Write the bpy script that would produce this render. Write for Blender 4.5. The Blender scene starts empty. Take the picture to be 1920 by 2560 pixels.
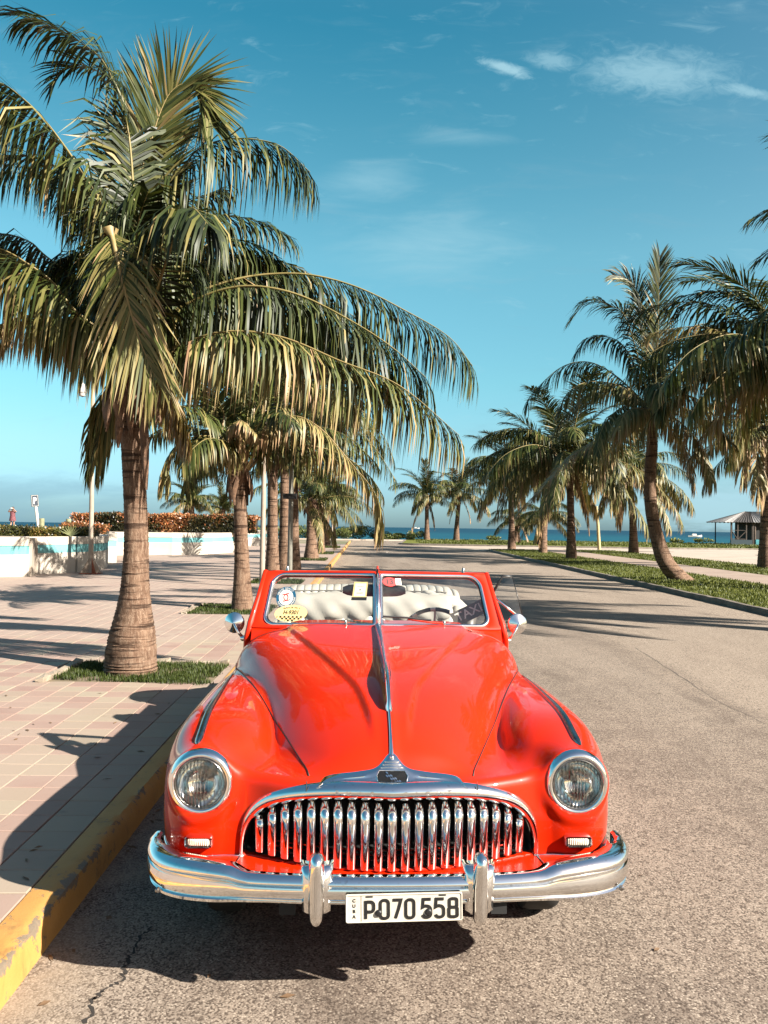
import bpy, bmesh, math, random
import numpy as np
from mathutils import Vector, Matrix, Quaternion

SC = bpy.context.scene
COL = SC.collection
PI = math.pi
R = math.radians
rng = np.random.default_rng(7)
random.seed(7)

# ------------------------------------------------------------------ camera
CAM_H = 1.83
FPX = 2070.0                      # focal length in pixels of the 1920 x 2560 photograph
PITCH = R(1.05)
ROLL = 0.0144
cam_d = bpy.data.cameras.new('camera')
cam = bpy.data.objects.new('camera', cam_d)
COL.objects.link(cam)
cam_d.sensor_fit = 'VERTICAL'
cam_d.sensor_height = 36.0
cam_d.lens = 36.0 * FPX / 2560.0
cam_d.clip_start = 0.05
cam_d.clip_end = 60000.0
CAM_R = Matrix.Rotation(R(90) + PITCH, 3, 'X') @ Matrix.Rotation(ROLL, 3, 'Z')
cam.matrix_world = Matrix.Translation((0, 0, CAM_H)) @ CAM_R.to_4x4()
SC.camera = cam

def ray(px, py):
    return CAM_R @ Vector(((px - 960) / FPX, -(py - 1280) / FPX, -1.0))
def ground(px, py, z=0.0):
    d = ray(px, py); t = (z - CAM_H) / d.z
    return Vector((d.x * t, d.y * t, z))
def at_y(px, py, Y):
    d = ray(px, py); t = Y / d.y
    return Vector((d.x * t, Y, CAM_H + d.z * t))

# ------------------------------------------------------------------ sun + sky
SUN_EL = R(32.0)
SUN_AZ = R(119.0)                 # clockwise from +Y
to_sun = Vector((math.sin(SUN_AZ) * math.cos(SUN_EL), math.cos(SUN_AZ) * math.cos(SUN_EL), math.sin(SUN_EL)))
sun_d = bpy.data.lights.new('sun', 'SUN')
sun_d.energy = 5.0
sun_d.angle = R(0.53)
sun_d.color = (1.0, 0.94, 0.84)
sun = bpy.data.objects.new('sun', sun_d)
COL.objects.link(sun)
sun.rotation_euler = to_sun.to_track_quat('Z', 'Y').to_euler()
sun.location = to_sun * 60

SKY_STRENGTH = 0.05
W = bpy.data.worlds.new('World'); SC.world = W; W.use_nodes = True

class NT:
    """small node helper"""
    def __init__(s, tree): s.t = tree; s.n = tree.nodes; s.l = tree.links
    def node(s, typ, **kw):
        n = s.n.new(typ)
        for k, v in kw.items():
            if k.startswith('i_'):
                s.set(n.inputs[k[2:].replace('_', ' ')], v)
            elif k == 'ins':
                for kk, vv in v.items(): s.set(n.inputs[kk], vv)
            else: setattr(n, k, v)
        return n
    def set(s, sock, v):
        if isinstance(v, bpy.types.NodeSocket): s.l.new(v, sock)
        else:
            if isinstance(v, (tuple, list)) and len(v) == 3 and sock.type == 'RGBA': v = (*v, 1.0)
            sock.default_value = v
    def math(s, op, a, b=0.0, c=0.0, clamp=False):
        n = s.n.new('ShaderNodeMath'); n.operation = op; n.use_clamp = clamp
        s.set(n.inputs[0], a); s.set(n.inputs[1], b); s.set(n.inputs[2], c)
        return n.outputs[0]
    def mix(s, f, a, b, blend='MIX'):
        n = s.n.new('ShaderNodeMix'); n.data_type = 'RGBA'; n.blend_type = blend; n.clamp_factor = True
        s.set(n.inputs['Factor'], f); s.set(n.inputs[6], a); s.set(n.inputs[7], b)
        return n.outputs[2]
    def noise(s, vec, scale, detail=4.0, rough=0.55, dist=0.0, out='Fac'):
        n = s.n.new('ShaderNodeTexNoise')
        if vec is not None: s.set(n.inputs['Vector'], vec)
        n.inputs['Scale'].default_value = scale; n.inputs['Detail'].default_value = detail
        n.inputs['Roughness'].default_value = rough; n.inputs['Distortion'].default_value = dist
        return n.outputs[out]
    def ramp(s, f, stops, interp='LINEAR'):
        n = s.n.new('ShaderNodeValToRGB'); n.color_ramp.interpolation = interp
        e = n.color_ramp.elements
        while len(e) < len(stops): e.new(0.5)
        for el, (p, c) in zip(e, stops):
            el.position = p
            el.color = (c, c, c, 1) if isinstance(c, (int, float)) else (*c, 1)
        s.set(n.inputs[0], f)
        return n.outputs[0]
    def mapping(s, vec, scale=(1, 1, 1), rot=(0, 0, 0), loc=(0, 0, 0)):
        n = s.n.new('ShaderNodeMapping')
        s.set(n.inputs['Vector'], vec)
        n.inputs['Scale'].default_value = scale; n.inputs['Rotation'].default_value = rot; n.inputs['Location'].default_value = loc
        return n.outputs[0]
    def smooth(s, x, a, b):
        n = s.n.new('ShaderNodeMapRange'); n.interpolation_type = 'SMOOTHSTEP'
        s.set(n.inputs['Value'], x); n.inputs['From Min'].default_value = a; n.inputs['From Max'].default_value = b
        return n.outputs[0]
    def bump(s, h, strength=0.3, dist=0.01, normal=None):
        n = s.n.new('ShaderNodeBump'); s.set(n.inputs['Height'], h)
        n.inputs['Strength'].default_value = strength; n.inputs['Distance'].default_value = dist
        if normal is not None: s.set(n.inputs['Normal'], normal)
        return n.outputs[0]

def build_sky():
    w = NT(W.node_tree); w.n.clear()
    tc = w.node('ShaderNodeTexCoord')
    sky = w.node('ShaderNodeTexSky', sky_type='NISHITA', sun_disc=False, sun_elevation=SUN_EL, sun_rotation=SUN_AZ,
                 air_density=1.0, dust_density=1.0, ozone_density=1.0, altitude=0.0)
    # the photograph's teal cast of the sky
    sep = w.node('ShaderNodeSeparateXYZ'); w.set(sep.inputs[0], tc.outputs['Generated'])
    X, Y, Z = sep.outputs
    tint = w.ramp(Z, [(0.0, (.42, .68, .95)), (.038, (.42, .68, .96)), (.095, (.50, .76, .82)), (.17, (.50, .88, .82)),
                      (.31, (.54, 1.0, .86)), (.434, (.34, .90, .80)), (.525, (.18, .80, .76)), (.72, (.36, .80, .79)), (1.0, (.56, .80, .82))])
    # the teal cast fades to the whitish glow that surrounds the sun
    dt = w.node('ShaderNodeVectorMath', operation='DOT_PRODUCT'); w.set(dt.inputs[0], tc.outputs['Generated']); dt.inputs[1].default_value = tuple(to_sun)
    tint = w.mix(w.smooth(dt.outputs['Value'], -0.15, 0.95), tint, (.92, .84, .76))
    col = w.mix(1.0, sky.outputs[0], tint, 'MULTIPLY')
    yc = w.math('MAXIMUM', Y, 0.15)
    a = w.math('DIVIDE', X, yc); e = w.math('DIVIDE', Z, yc)
    def blob(ca, ce, ra, re, slope=0.0):
        da = w.math('SUBTRACT', a, ca)
        de = w.math('SUBTRACT', w.math('SUBTRACT', e, ce), w.math('MULTIPLY', da, slope))
        d = w.math('ADD', w.math('POWER', w.math('DIVIDE', da, ra), 2.0), w.math('POWER', w.math('DIVIDE', de, re), 2.0))
        return w.math('SUBTRACT', 1.0, w.math('SQRT', d), clamp=True)
    comb = w.node('ShaderNodeCombineXYZ'); w.set(comb.inputs[0], a); w.set(comb.inputs[1], e)
    v = w.mapping(comb.outputs[0], scale=(14, 42, 1), rot=(0, 0, R(6)))
    n1 = w.noise(v, 1.0, 8.0, 0.62, 0.8)
    v2 = w.mapping(comb.outputs[0], scale=(7, 30, 1), rot=(0, 0, R(-8)))
    n2 = w.noise(v2, 1.0, 7.0, 0.6, 0.5)
    def cloud(mask, nz, lo, hi, amt):
        return w.math('MULTIPLY', w.smooth(w.math('ADD', w.math('MULTIPLY', mask, 0.75), nz), lo, hi), amt)
    v3 = w.mapping(comb.outputs[0], scale=(34, 60, 1), rot=(0, 0, R(10)))
    n3 = w.math('ADD', w.math('MULTIPLY', w.noise(v3, 1.0, 9.0, 0.68, 1.2), .75), w.math('MULTIPLY', n1, .35))
    c = cloud(blob(0.325, 0.558, 0.165, 0.055, -0.04), n3, 0.72, 1.3, 0.56)
    c = w.math('MAXIMUM', c, cloud(blob(0.435, 0.538, 0.06, 0.012, -0.22), n3, 0.70, 1.2, 0.55))
    c = w.math('MAXIMUM', c, cloud(blob(0.20, 0.572, 0.06, 0.020, -0.10), n3, 0.74, 1.25, 0.45))
    c = w.math('MAXIMUM', c, cloud(blob(0.140, 0.562, 0.050, 0.014, -0.25), n3, 0.70, 1.15, 0.75))
    c = w.math('MAXIMUM', c, cloud(blob(0.06, 0.345, 0.20, 0.075, 0.05), n2, 0.66, 1.35, 0.42))
    c = w.math('MAXIMUM', c, cloud(blob(-0.03, 0.420, 0.13, 0.045, 0.1), n2, 0.66, 1.35, 0.36))
    c = w.math('MAXIMUM', c, cloud(blob(0.09, 0.475, 0.10, 0.02, 0.0), n2, 0.66, 1.5, 0.25))
    c = w.math('MAXIMUM', c, cloud(blob(0.42, 0.030, 0.22, 0.040, 0.0), n1, 0.56, 1.0, 0.75))
    col = w.mix(c, col, CLOUD_COL)
    # grey-blue cloud bank low on the left horizon
    bank = cloud(blob(-0.62, 0.022, 0.45, 0.05, 0.0), n2, 0.5, 1.0, 0.55)
    col = w.mix(bank, col, BANK_COL)
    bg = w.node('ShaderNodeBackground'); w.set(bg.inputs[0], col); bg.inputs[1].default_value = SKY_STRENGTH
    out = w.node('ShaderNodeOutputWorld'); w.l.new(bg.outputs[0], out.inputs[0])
CLOUD_COL = (2.3, 3.7, 4.2)
BANK_COL = (1.25, 2.3, 2.9)
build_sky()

SC.view_settings.view_transform = 'Standard'
SC.view_settings.look = 'None'
SC.view_settings.exposure = 2.05
SC.view_settings.gamma = 1.0
SC.view_settings.use_curve_mapping = False
SC.cycles.max_bounces = 8
SC.cycles.transparent_max_bounces = 16
SC.cycles.caustics_reflective = False
SC.cycles.caustics_refractive = False
SC.cycles.sample_clamp_indirect = 6.0
# ------------------------------------------------------------------ object helpers
def link(o, parent=None):
    COL.objects.link(o)
    if parent is not None: o.parent = parent
    return o
def tag(o, label=None, cat=None, group=None, kind=None):
    if label: o['label'] = label
    if cat: o['category'] = cat
    if group: o['group'] = group
    if kind: o['kind'] = kind
    return o
def thing(name, label, cat, loc=(0, 0, 0), rz=0.0, group=None):
    o = bpy.data.objects.new(name, None); o.empty_display_size = 0.2
    o.location = loc; o.rotation_euler = (0, 0, rz)
    link(o); return tag(o, label, cat, group)
def smooth_me(me, angle=None):
    me.polygons.foreach_set('use_smooth', np.ones(len(me.polygons), bool))
    if angle is not None: me.set_sharp_from_angle(angle=angle)
    me.update()
def mesh_np(name, V, F, mats=(), smooth=False, parent=None, obj=True):
    """V (n,3), F list of arrays (k,3)/(k,4) or one array"""
    me = bpy.data.meshes.new(name)
    V = np.asarray(V, np.float32)
    Fs = F if isinstance(F, (list, tuple)) else [F]
    Fs = [np.asarray(f, np.int32) for f in Fs if len(f)]
    me.vertices.add(len(V)); me.vertices.foreach_set('co', V.ravel())
    loops = np.concatenate([f.ravel() for f in Fs])
    sizes = np.concatenate([np.full(len(f), f.shape[1], np.int32) for f in Fs])
    starts = np.concatenate([[0], np.cumsum(sizes)[:-1]]).astype(np.int32)
    me.loops.add(len(loops)); me.loops.foreach_set('vertex_index', loops)
    me.polygons.add(len(sizes)); me.polygons.foreach_set('loop_start', starts)
    me.update(calc_edges=True)
    for m in (mats if isinstance(mats, (list, tuple)) else [mats]):
        if m is not None: me.materials.append(m)
    if smooth: smooth_me(me)
    if not obj: return me
    o = bpy.data.objects.new(name, me)
    return link(o, parent)

class MB:
    """collects shapes, builds ONE mesh"""
    def __init__(s): s.v = []; s.f = []; s.mi = []; s.cur = 0
    def add(s, verts, faces):
        b = len(s.v); s.v += [tuple(p) for p in verts]
        for f in faces: s.f.append(tuple(i + b for i in f)); s.mi.append(s.cur)
    def box(s, c, size, M=None):
        hx, hy, hz = size[0] / 2, size[1] / 2, size[2] / 2
        P = [Vector((x * hx, y * hy, z * hz)) for x in (-1, 1) for y in (-1, 1) for z in (-1, 1)]
        if M is not None: P = [M @ p for p in P]
        P = [p + Vector(c) for p in P]
        s.add(P, [(0, 1, 3, 2), (4, 6, 7, 5), (0, 4, 5, 1), (2, 3, 7, 6), (0, 2, 6, 4), (1, 5, 7, 3)])
    def tube(s, pts, rad, n=8, cap=True, closed=False):
        pts = [Vector(p) for p in pts]; m = len(pts)
        rads = rad if isinstance(rad, (list, np.ndarray)) else [rad] * m
        up = None; rings = []
        for i, p in enumerate(pts):
            if closed: t = pts[(i + 1) % m] - pts[(i - 1) % m]
            else: t = pts[min(i + 1, m - 1)] - pts[max(i - 1, 0)]
            t.normalize()
            if up is None: up = Vector((0, 0, 1)) if abs(t.z) < 0.9 else Vector((1, 0, 0))
            a = t.cross(up)
            if a.length < 1e-6: a = t.orthogonal()
            a.normalize(); b = t.cross(a); up = -b if b.dot(up) < 0 else b
            up = a.cross(t)
            rr = rads[i]
            rx, ry = rr if isinstance(rr, (tuple, list)) else (rr, rr)
            rings.append([p + a * (math.cos(2 * PI * k / n) * rx) + up * (math.sin(2 * PI * k / n) * ry) for k in range(n)])
        V = [q for r_ in rings for q in r_]; F = []
        for i in range(m if closed else m - 1):
            j = (i + 1) % m
            for k in range(n):
                F.append((i * n + k, i * n + (k + 1) % n, j * n + (k + 1) % n, j * n + k))
        if cap and not closed:
            F.append(tuple(range(n - 1, -1, -1))); F.append(tuple((m - 1) * n + k for k in range(n)))
        s.add(V, F)
    def lathe(s, prof, n=24, M=None, cap=False):
        """prof: list of (r, h); axis +Z, M places it"""
        V = []; F = []
        for r_, h in prof:
            for k in range(n):
                p = Vector((r_ * math.cos(2 * PI * k / n), r_ * math.sin(2 * PI * k / n), h))
                V.append(M @ p if M is not None else p)
        for i in range(len(prof) - 1):
            for k in range(n):
                F.append((i * n + k, i * n + (k + 1) % n, (i + 1) * n + (k + 1) % n, (i + 1) * n + k))
        if cap:
            F.append(tuple(range(n - 1, -1, -1))); F.append(tuple((len(prof) - 1) * n + k for k in range(n)))
        s.add(V, F)
    def prism(s, poly, h, M=None):
        """poly in local XY, extruded along Z from 0 to h"""
        n = len(poly)
        V = [Vector((x, y, 0)) for x, y in poly] + [Vector((x, y, h)) for x, y in poly]
        if M is not None: V = [M @ p for p in V]
        F = [tuple(range(n - 1, -1, -1)), tuple(range(n, 2 * n))]
        F += [(i, (i + 1) % n, n + (i + 1) % n, n + i) for i in range(n)]
        s.add(V, F)
    def grid(s, P, closed_u=False, closed_v=False):
        """P[i][j] grid of points"""
        nu, nv = len(P), len(P[0]); V = [q for r_ in P for q in r_]; F = []
        for i in range(nu if closed_u else nu - 1):
            for j in range(nv if closed_v else nv - 1):
                a, b = (i + 1) % nu, (j + 1) % nv
                F.append((i * nv + j, a * nv + j, a * nv + b, i * nv + b))
        s.add(V, F)
    def build(s, name, mats, parent=None, smooth=None, bevel=None, subsurf=0):
        me = bpy.data.meshes.new(name); me.from_pydata(s.v, [], s.f)
        ms = mats if isinstance(mats, (list, tuple)) else [mats]
        for m in ms: me.materials.append(m)
        if len(ms) > 1: me.polygons.foreach_set('material_index', s.mi)
        bm = bmesh.new(); bm.from_mesh(me); bmesh.ops.recalc_face_normals(bm, faces=bm.faces)
        if bevel:
            bmesh.ops.bevel(bm, geom=[e for e in bm.edges if e.calc_face_angle(0) > 0.6], offset=bevel, segments=2, profile=0.7, affect='EDGES')
        bm.to_mesh(me); bm.free()
        if smooth: smooth_me(me, smooth if smooth is not True else None)
        o = bpy.data.objects.new(name, me); link(o, parent)
        if subsurf:
            m = o.modifiers.new('subsurf', 'SUBSURF'); m.levels = subsurf; m.render_levels = subsurf
        return o

def catmull(P, n=12, closed=False):
    P = [np.array(p, float) for p in P]; out = []
    m = len(P)
    for i in range(m if closed else m - 1):
        if closed: p0, p1, p2, p3 = P[i - 1], P[i], P[(i + 1) % m], P[(i + 2) % m]
        else:
            p1, p2 = P[i], P[i + 1]
            p0 = P[i - 1] if i else 2 * p1 - p2
            p3 = P[i + 2] if i + 2 < m else 2 * p2 - p1
        for k in range(n):
            t = k / n
            out.append(0.5 * (2 * p1 + (p2 - p0) * t + (2 * p0 - 5 * p1 + 4 * p2 - p3) * t * t + (3 * p1 - p0 - 3 * p2 + p3) * t ** 3))
    if not closed: out.append(P[-1])
    return out
def prof(xs, ys):
    """smooth (pchip) interpolation of a table, evaluated through a dense table"""
    x = np.array(xs, float); y = np.array(ys, float)
    h = np.diff(x); d = np.diff(y) / h
    m = np.zeros(len(x)); m[0], m[-1] = d[0], d[-1]
    for i in range(1, len(x) - 1):
        if d[i - 1] * d[i] > 0:
            w1, w2 = 2 * h[i] + h[i - 1], h[i] + 2 * h[i - 1]
            m[i] = (w1 + w2) / (w1 / d[i - 1] + w2 / d[i])
    X = np.linspace(x[0], x[-1], 1500); k = np.clip(np.searchsorted(x, X, 'right') - 1, 0, len(h) - 1)
    t = (X - x[k]) / h[k]
    Yv = (2 * t**3 - 3 * t**2 + 1) * y[k] + (t**3 - 2 * t**2 + t) * h[k] * m[k] + (-2 * t**3 + 3 * t**2) * y[k + 1] + (t**3 - t**2) * h[k] * m[k + 1]
    return lambda q: np.interp(q, X, Yv)
def srgb(r, g, b):
    f = lambda c: c / 12.92 if c <= 0.04045 else ((c + 0.055) / 1.055) ** 2.4
    return (f(r / 255), f(g / 255), f(b / 255))

_font_cache = {}
def text_data(txt, size, bold=0.0, extrude=0.0, shear=0.0, align='CENTER'):
    """text as plain mesh data (verts, faces), centred on the local origin"""
    c = bpy.data.curves.new('lettering', 'FONT'); c.body = txt; c.size = size; c.offset = bold; c.extrude = extrude; c.shear = shear
    c.align_x = align; c.align_y = 'CENTER'; c.resolution_u = 3
    o = bpy.data.objects.new('lettering', c); COL.objects.link(o)
    dg = bpy.context.evaluated_depsgraph_get(); dg.update()
    me = bpy.data.meshes.new_from_object(o.evaluated_get(dg))
    V = [v.co.copy() for v in me.vertices]; F = [tuple(p.vertices) for p in me.polygons]
    bpy.data.objects.remove(o); bpy.data.curves.remove(c); bpy.data.meshes.remove(me)
    return V, F
def stroke(pts, w, h=0.0015, closed=False):
    """a flat pen stroke with mitred corners -> verts, faces (XY plane, thickness h)"""
    P = [Vector((p[0], p[1])) for p in pts]; n = len(P); L = []; Rr = []
    for i in range(n):
        a = P[(i - 1) % n] if (closed or i > 0) else None
        b = P[(i + 1) % n] if (closed or i < n - 1) else None
        d1 = (P[i] - a).normalized() if a is not None else None
        d2 = (b - P[i]).normalized() if b is not None else None
        if d1 is None: d1 = d2
        if d2 is None: d2 = d1
        nrm = Vector((-(d1 + d2).y, (d1 + d2).x)); nrm.normalize()
        k = w / 2 / max(0.5, nrm.dot(Vector((-d1.y, d1.x))))
        L.append(P[i] + nrm * k); Rr.append(P[i] - nrm * k)
    V = [(p.x, p.y, h) for p in L] + [(p.x, p.y, h) for p in Rr] + [(p.x, p.y, 0) for p in L] + [(p.x, p.y, 0) for p in Rr]
    F = []
    for i in range(n if closed else n - 1):
        j = (i + 1) % n
        F += [(i, n + i, n + j, j), (2 * n + i, i, j, 2 * n + j), (n + i, 3 * n + i, 3 * n + j, n + j)]
    if not closed: F += [(0, 2 * n, 3 * n, n), (n - 1, 2 * n - 1, 4 * n - 1, 3 * n - 1)]
    return V, F

# ------------------------------------------------------------------ materials
def new_mat(name):
    m = bpy.data.materials.new(name); m.use_nodes = True
    t = NT(m.node_tree); t.n.clear()
    out = t.node('ShaderNodeOutputMaterial')
    b = t.node('ShaderNodeBsdfPrincipled'); t.l.new(b.outputs[0], out.inputs[0])
    return m, t, b, out
def simple(name, col, rough=0.5, metal=0.0, spec=0.5, var=0.0, scale=8.0, bump=0.0, bscale=60.0, bdist=0.004, coat=0.0):
    m, t, b, out = new_mat(name)
    b.inputs['Roughness'].default_value = rough; b.inputs['Metallic'].default_value = metal
    b.inputs['Specular IOR Level'].default_value = spec
    if coat: b.inputs['Coat Weight'].default_value = coat; b.inputs['Coat Roughness'].default_value = 0.04
    tc = t.node('ShaderNodeTexCoord').outputs['Object']
    if var > 0:
        nz = t.noise(tc, scale, 5.0, 0.6)
        f = t.smooth(nz, 0.3, 0.7)
        t.set(b.inputs['Base Color'], t.mix(f, tuple(c * (1 - var) for c in col), tuple(min(1, c * (1 + var)) for c in col)))
    else: b.inputs['Base Color'].default_value = (*col, 1)
    if bump > 0:
        t.set(b.inputs['Normal'], t.bump(t.noise(tc, bscale, 4.0, 0.6), bump, bdist))
    return m
# ------------------------------------------------------------------ car materials
def m_paint():
    m, t, b, out = new_mat('car_paint_red')
    tc = t.node('ShaderNodeTexCoord').outputs['Object']
    n = t.noise(tc, 3.0, 4.0, 0.6)
    t.set(b.inputs['Base Color'], t.mix(n, (0.37, 0.0105, 0.0006), (0.44, 0.0150, 0.0009)))
    b.inputs['Roughness'].default_value = 0.42
    b.inputs['Coat Weight'].default_value = 0.85; b.inputs['Coat Roughness'].default_value = 0.02
    b.inputs['Coat IOR'].default_value = 1.36
    b.inputs['Specular IOR Level'].default_value = 0.12
    t.set(b.inputs['Coat Normal'], t.bump(t.noise(tc, 5.0, 2.0, 0.5), 0.025, 0.01))
    return m
PAINT = m_paint()
def m_chrome():
    m, t, b, out = new_mat('chrome')
    tc = t.node('ShaderNodeTexCoord').outputs['Object']
    n = t.noise(tc, 40.0, 6.0, 0.7)
    t.set(b.inputs['Base Color'], t.mix(t.smooth(n, 0.55, 0.75), (0.86, 0.85, 0.83), (0.62, 0.58, 0.53)))
    b.inputs['Metallic'].default_value = 1.0
    t.set(b.inputs['Roughness'], t.ramp(n, [(0.45, 0.05), (0.8, 0.16)]))
    t.set(b.inputs['Normal'], t.bump(t.noise(tc, 9.0, 2.0, 0.5), 0.06, 0.01))
    return m
CHROME = m_chrome()
DARKCHROME = simple('tarnished_trim', (0.30, 0.29, 0.28), 0.22, 1.0, var=0.25, scale=30)
BLACK = simple('black_recess', (0.006, 0.006, 0.006), 0.8)
RUBBER = simple('tyre_rubber', (0.018, 0.017, 0.016), 0.8, var=0.3, scale=20, bump=0.2)
BLACKPL = simple('black_plastic', (0.012, 0.012, 0.013), 0.35)
VINYL = simple('white_vinyl', (0.40, 0.392, 0.36), 0.42, var=0.05, scale=6, bump=0.12, bscale=25, bdist=0.01)
CANVAS = simple('white_canvas', (0.36, 0.352, 0.325), 0.75, var=0.06, scale=5, bump=0.3, bscale=120, bdist=0.002)
PLATE = simple('plate_enamel', (0.62, 0.60, 0.54), 0.45, var=0.10, scale=25)
PLATEBLK = simple('plate_black', (0.012, 0.012, 0.012), 0.45, var=0.3, scale=60)
ENAMEL = simple('emblem_enamel', (0.012, 0.012, 0.012), 0.2)
STKBLUE = simple('sticker_blue', (0.010, 0.085, 0.17), 0.4)
STKWHITE = simple('sticker_white', (0.80, 0.79, 0.74), 0.45)
STKRED = simple('sticker_red', (0.62, 0.03, 0.03), 0.45)
STKYEL = simple('sticker_yellow', (0.80, 0.62, 0.28), 0.45)
STKBLK = simple('sticker_black', (0.01, 0.01, 0.01), 0.45)
SIGNGREY = simple('sign_grey', (0.10, 0.09, 0.08), 0.5)
def m_glass(name, tint=(0.96, 0.98, 0.97), wavy=0.0, dirt=0.0, boost=1.0):
    m, t, b, out = new_mat(name)
    t.n.remove(b)
    tr = t.node('ShaderNodeBsdfTransparent'); tr.inputs[0].default_value = (*tint, 1)
    gl = t.node('ShaderNodeBsdfGlossy'); gl.inputs['Roughness'].default_value = 0.02
    fr = t.node('ShaderNodeFresnel'); fr.inputs['IOR'].default_value = 1.5
    tc = t.node('ShaderNodeTexCoord').outputs['Object']
    if wavy:
        wv = t.node('ShaderNodeTexWave', wave_type='BANDS', bands_direction='X'); t.set(wv.inputs['Vector'], tc)
        wv.inputs['Scale'].default_value = 22.0
        nb = t.bump(wv.outputs['Fac'], wavy, 0.01)
        t.set(gl.inputs['Normal'], nb); t.set(fr.inputs['Normal'], nb)
    mx = t.node('ShaderNodeMixShader')
    t.set(mx.inputs[0], t.math('MULTIPLY', fr.outputs[0], boost, clamp=True))
    t.l.new(tr.outputs[0], mx.inputs[1]); t.l.new(gl.outputs[0], mx.inputs[2])
    last = mx.outputs[0]
    if dirt:
        df = t.node('ShaderNodeBsdfDiffuse'); df.inputs[0].default_value = (0.6, 0.58, 0.55, 1)
        m2 = t.node('ShaderNodeMixShader')
        t.set(m2.inputs[0], t.math('MULTIPLY', t.smooth(t.noise(tc, 5.0, 6.0, 0.65), 0.4, 0.85), dirt))
        t.l.new(last, m2.inputs[1]); t.l.new(df.outputs[0], m2.inputs[2]); last = m2.outputs[0]
    t.l.new(last, out.inputs[0])
    return m
GLASS = m_glass('windscreen_glass', (0.93, 0.95, 0.94), dirt=0.10)
LENS = m_glass('headlamp_lens', (0.95, 0.95, 0.92), wavy=0.7, boost=1.6)
def m_parklens():
    m, t, b, out = new_mat('parking_lens')
    tc = t.node('ShaderNodeTexCoord').outputs['Object']
    wv = t.node('ShaderNodeTexWave', wave_type='BANDS', bands_direction='X'); t.set(wv.inputs['Vector'], tc)
    wv.inputs['Scale'].default_value = 40.0
    t.set(b.inputs['Base Color'], t.mix(t.noise(tc, 30, 3), (0.75, 0.62, 0.45), (0.85, 0.80, 0.70)))
    b.inputs['Roughness'].default_value = 0.15
    t.set(b.inputs['Normal'], t.bump(wv.outputs['Fac'], 0.6, 0.004))
    return m
PARKLENS = m_parklens()
REFLECT = simple('lamp_reflector', (0.92, 0.91, 0.88), 0.10, 1.0)
# ------------------------------------------------------------------ convertible car: body from an implicit surface
# car frame: u to the right of the picture, v from the front bumper backwards, z up
CAR_ROT = R(2.4)
CAR = thing('convertible_car', 'red vintage convertible with a white interior parked beside the yellow kerb', 'car', (0.060, 3.10, 0.0), CAR_ROT)
H_ZC = prof([.24, .30, .34, .40, .50, .60, .9, 1.3, 1.7, 2.1, 2.4], [.70, .845, .885, .927, .970, 1.000, 1.070, 1.132, 1.172, 1.196, 1.20])
H_W = prof([.24, .30, .40, .65, 1.0, 1.4, 1.8, 2.1, 2.4], [.44, .455, .483, .556, .628, .750, .845, .898, .90])
H_N = prof([.24, .40, .65, 1.0, 1.4, 1.8, 2.1, 2.4], [2.0, 2.0, 2.3, 3.0, 3.4, 4.2, 5.0, 5.5])
SEAM = prof([.28, .36, .45, .65, 1.0, 1.4, 1.8, 2.0, 2.15], [.33, .345, .375, .445, .565, .695, .815, .865, .88])
CREASE = prof([.3, .5, .7, .85, 1.1, 1.5, 1.9, 2.1], [.06, .075, .105, .135, .22, .36, .49, .55])
F_ZT = prof([.3, 1.0, 1.3, 1.5, 1.8, 2.1, 2.6, 3.2, 3.7], [.365, .365, .364, .360, .347, .31, .22, .09, .01])
F_IN = prof([.3, .7, 1.0, 1.5, 2.0, 3.7], [.29, .30, .295, .27, .23, .2])
GV = lambda u: .225 + .47 * u * u          # plan curve of the grille face
def smin(a, b, k):
    h = np.clip(.5 + .5 * (b - a) / k, 0, 1)
    return b + (a - b) * h - k * h * (1 - h)
def smax(a, b, k): return -smin(-a, -b, k)
def sstep(x, a, b):
    t = np.clip((x - a) / (b - a), 0, 1); return t * t * (3 - 2 * t)
def f_hood(u, v, z):
    au = np.abs(u)
    zc = H_ZC(v); w = H_W(v); n = H_N(v); z0 = .55
    cr = CREASE(v)
    fade = sstep(v, .36, .60)
    zc = zc + (0.020 * (1 - sstep(au, cr - .010, cr + .030))) * fade + .010 * np.exp(-(u / .028) ** 2)
    q = (au / w) ** n + (np.maximum(z - z0, 0) / (zc - z0)) ** n
    f = (np.maximum(q, 1e-9) ** (1 / n) - 1) * .40
    f = smax(f, .292 + .42 * u * u + .10 * np.maximum(0, .80 - z) - v, .07)
    f = np.maximum(f, .45 - z)
    return np.maximum(f, v - 2.35)
def f_mask(u, v, z):
    au = np.abs(u)
    f = smax(GV(u) - .012 - v, z - .80, .05)
    f = smax(f, au - .72, .06)
    f = np.maximum(f, .455 - z)
    return np.maximum(f, v - .95)
def f_fender(u, v, z):
    au = np.abs(u)
    zt = F_ZT(v); z0 = .61
    du = au - .785
    side = np.where(z < z0, 1 - .10 * np.clip((z0 - z) / .25, 0, 1) ** 2, 1.0)
    a = np.where(du > 0, .223 * side, F_IN(v))
    n = 2.7
    L = np.where(z < z0, .645 - .03 * np.clip((z0 - z) / .2, 0, 1) ** 2, .645)
    q = (np.abs(du) / a) ** n + (np.maximum(z - z0, 0) / zt) ** n + (np.maximum(1.0 - v, 0) / L) ** n
    f = (np.maximum(q, 1e-9) ** (1 / n) - 1) * .24
    bot = np.where(v < 1.5, .448, .36)
    f = smax(f, bot - z, .015)
    # headlamp bowl
    rr = np.sqrt((au - .785) ** 2 + (z - .765) ** 2)
    bowl = np.maximum(smax(rr - .137, .375 - v, .03), v - .8)
    return smin(f, bowl, .05)
B_ZT = prof([1.9, 2.3, 3.0, 4.0, 4.4, 4.8, 5.1, 5.3], [1.06, 1.10, 1.09, 1.10, 1.07, .96, .78, .60])
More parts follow.
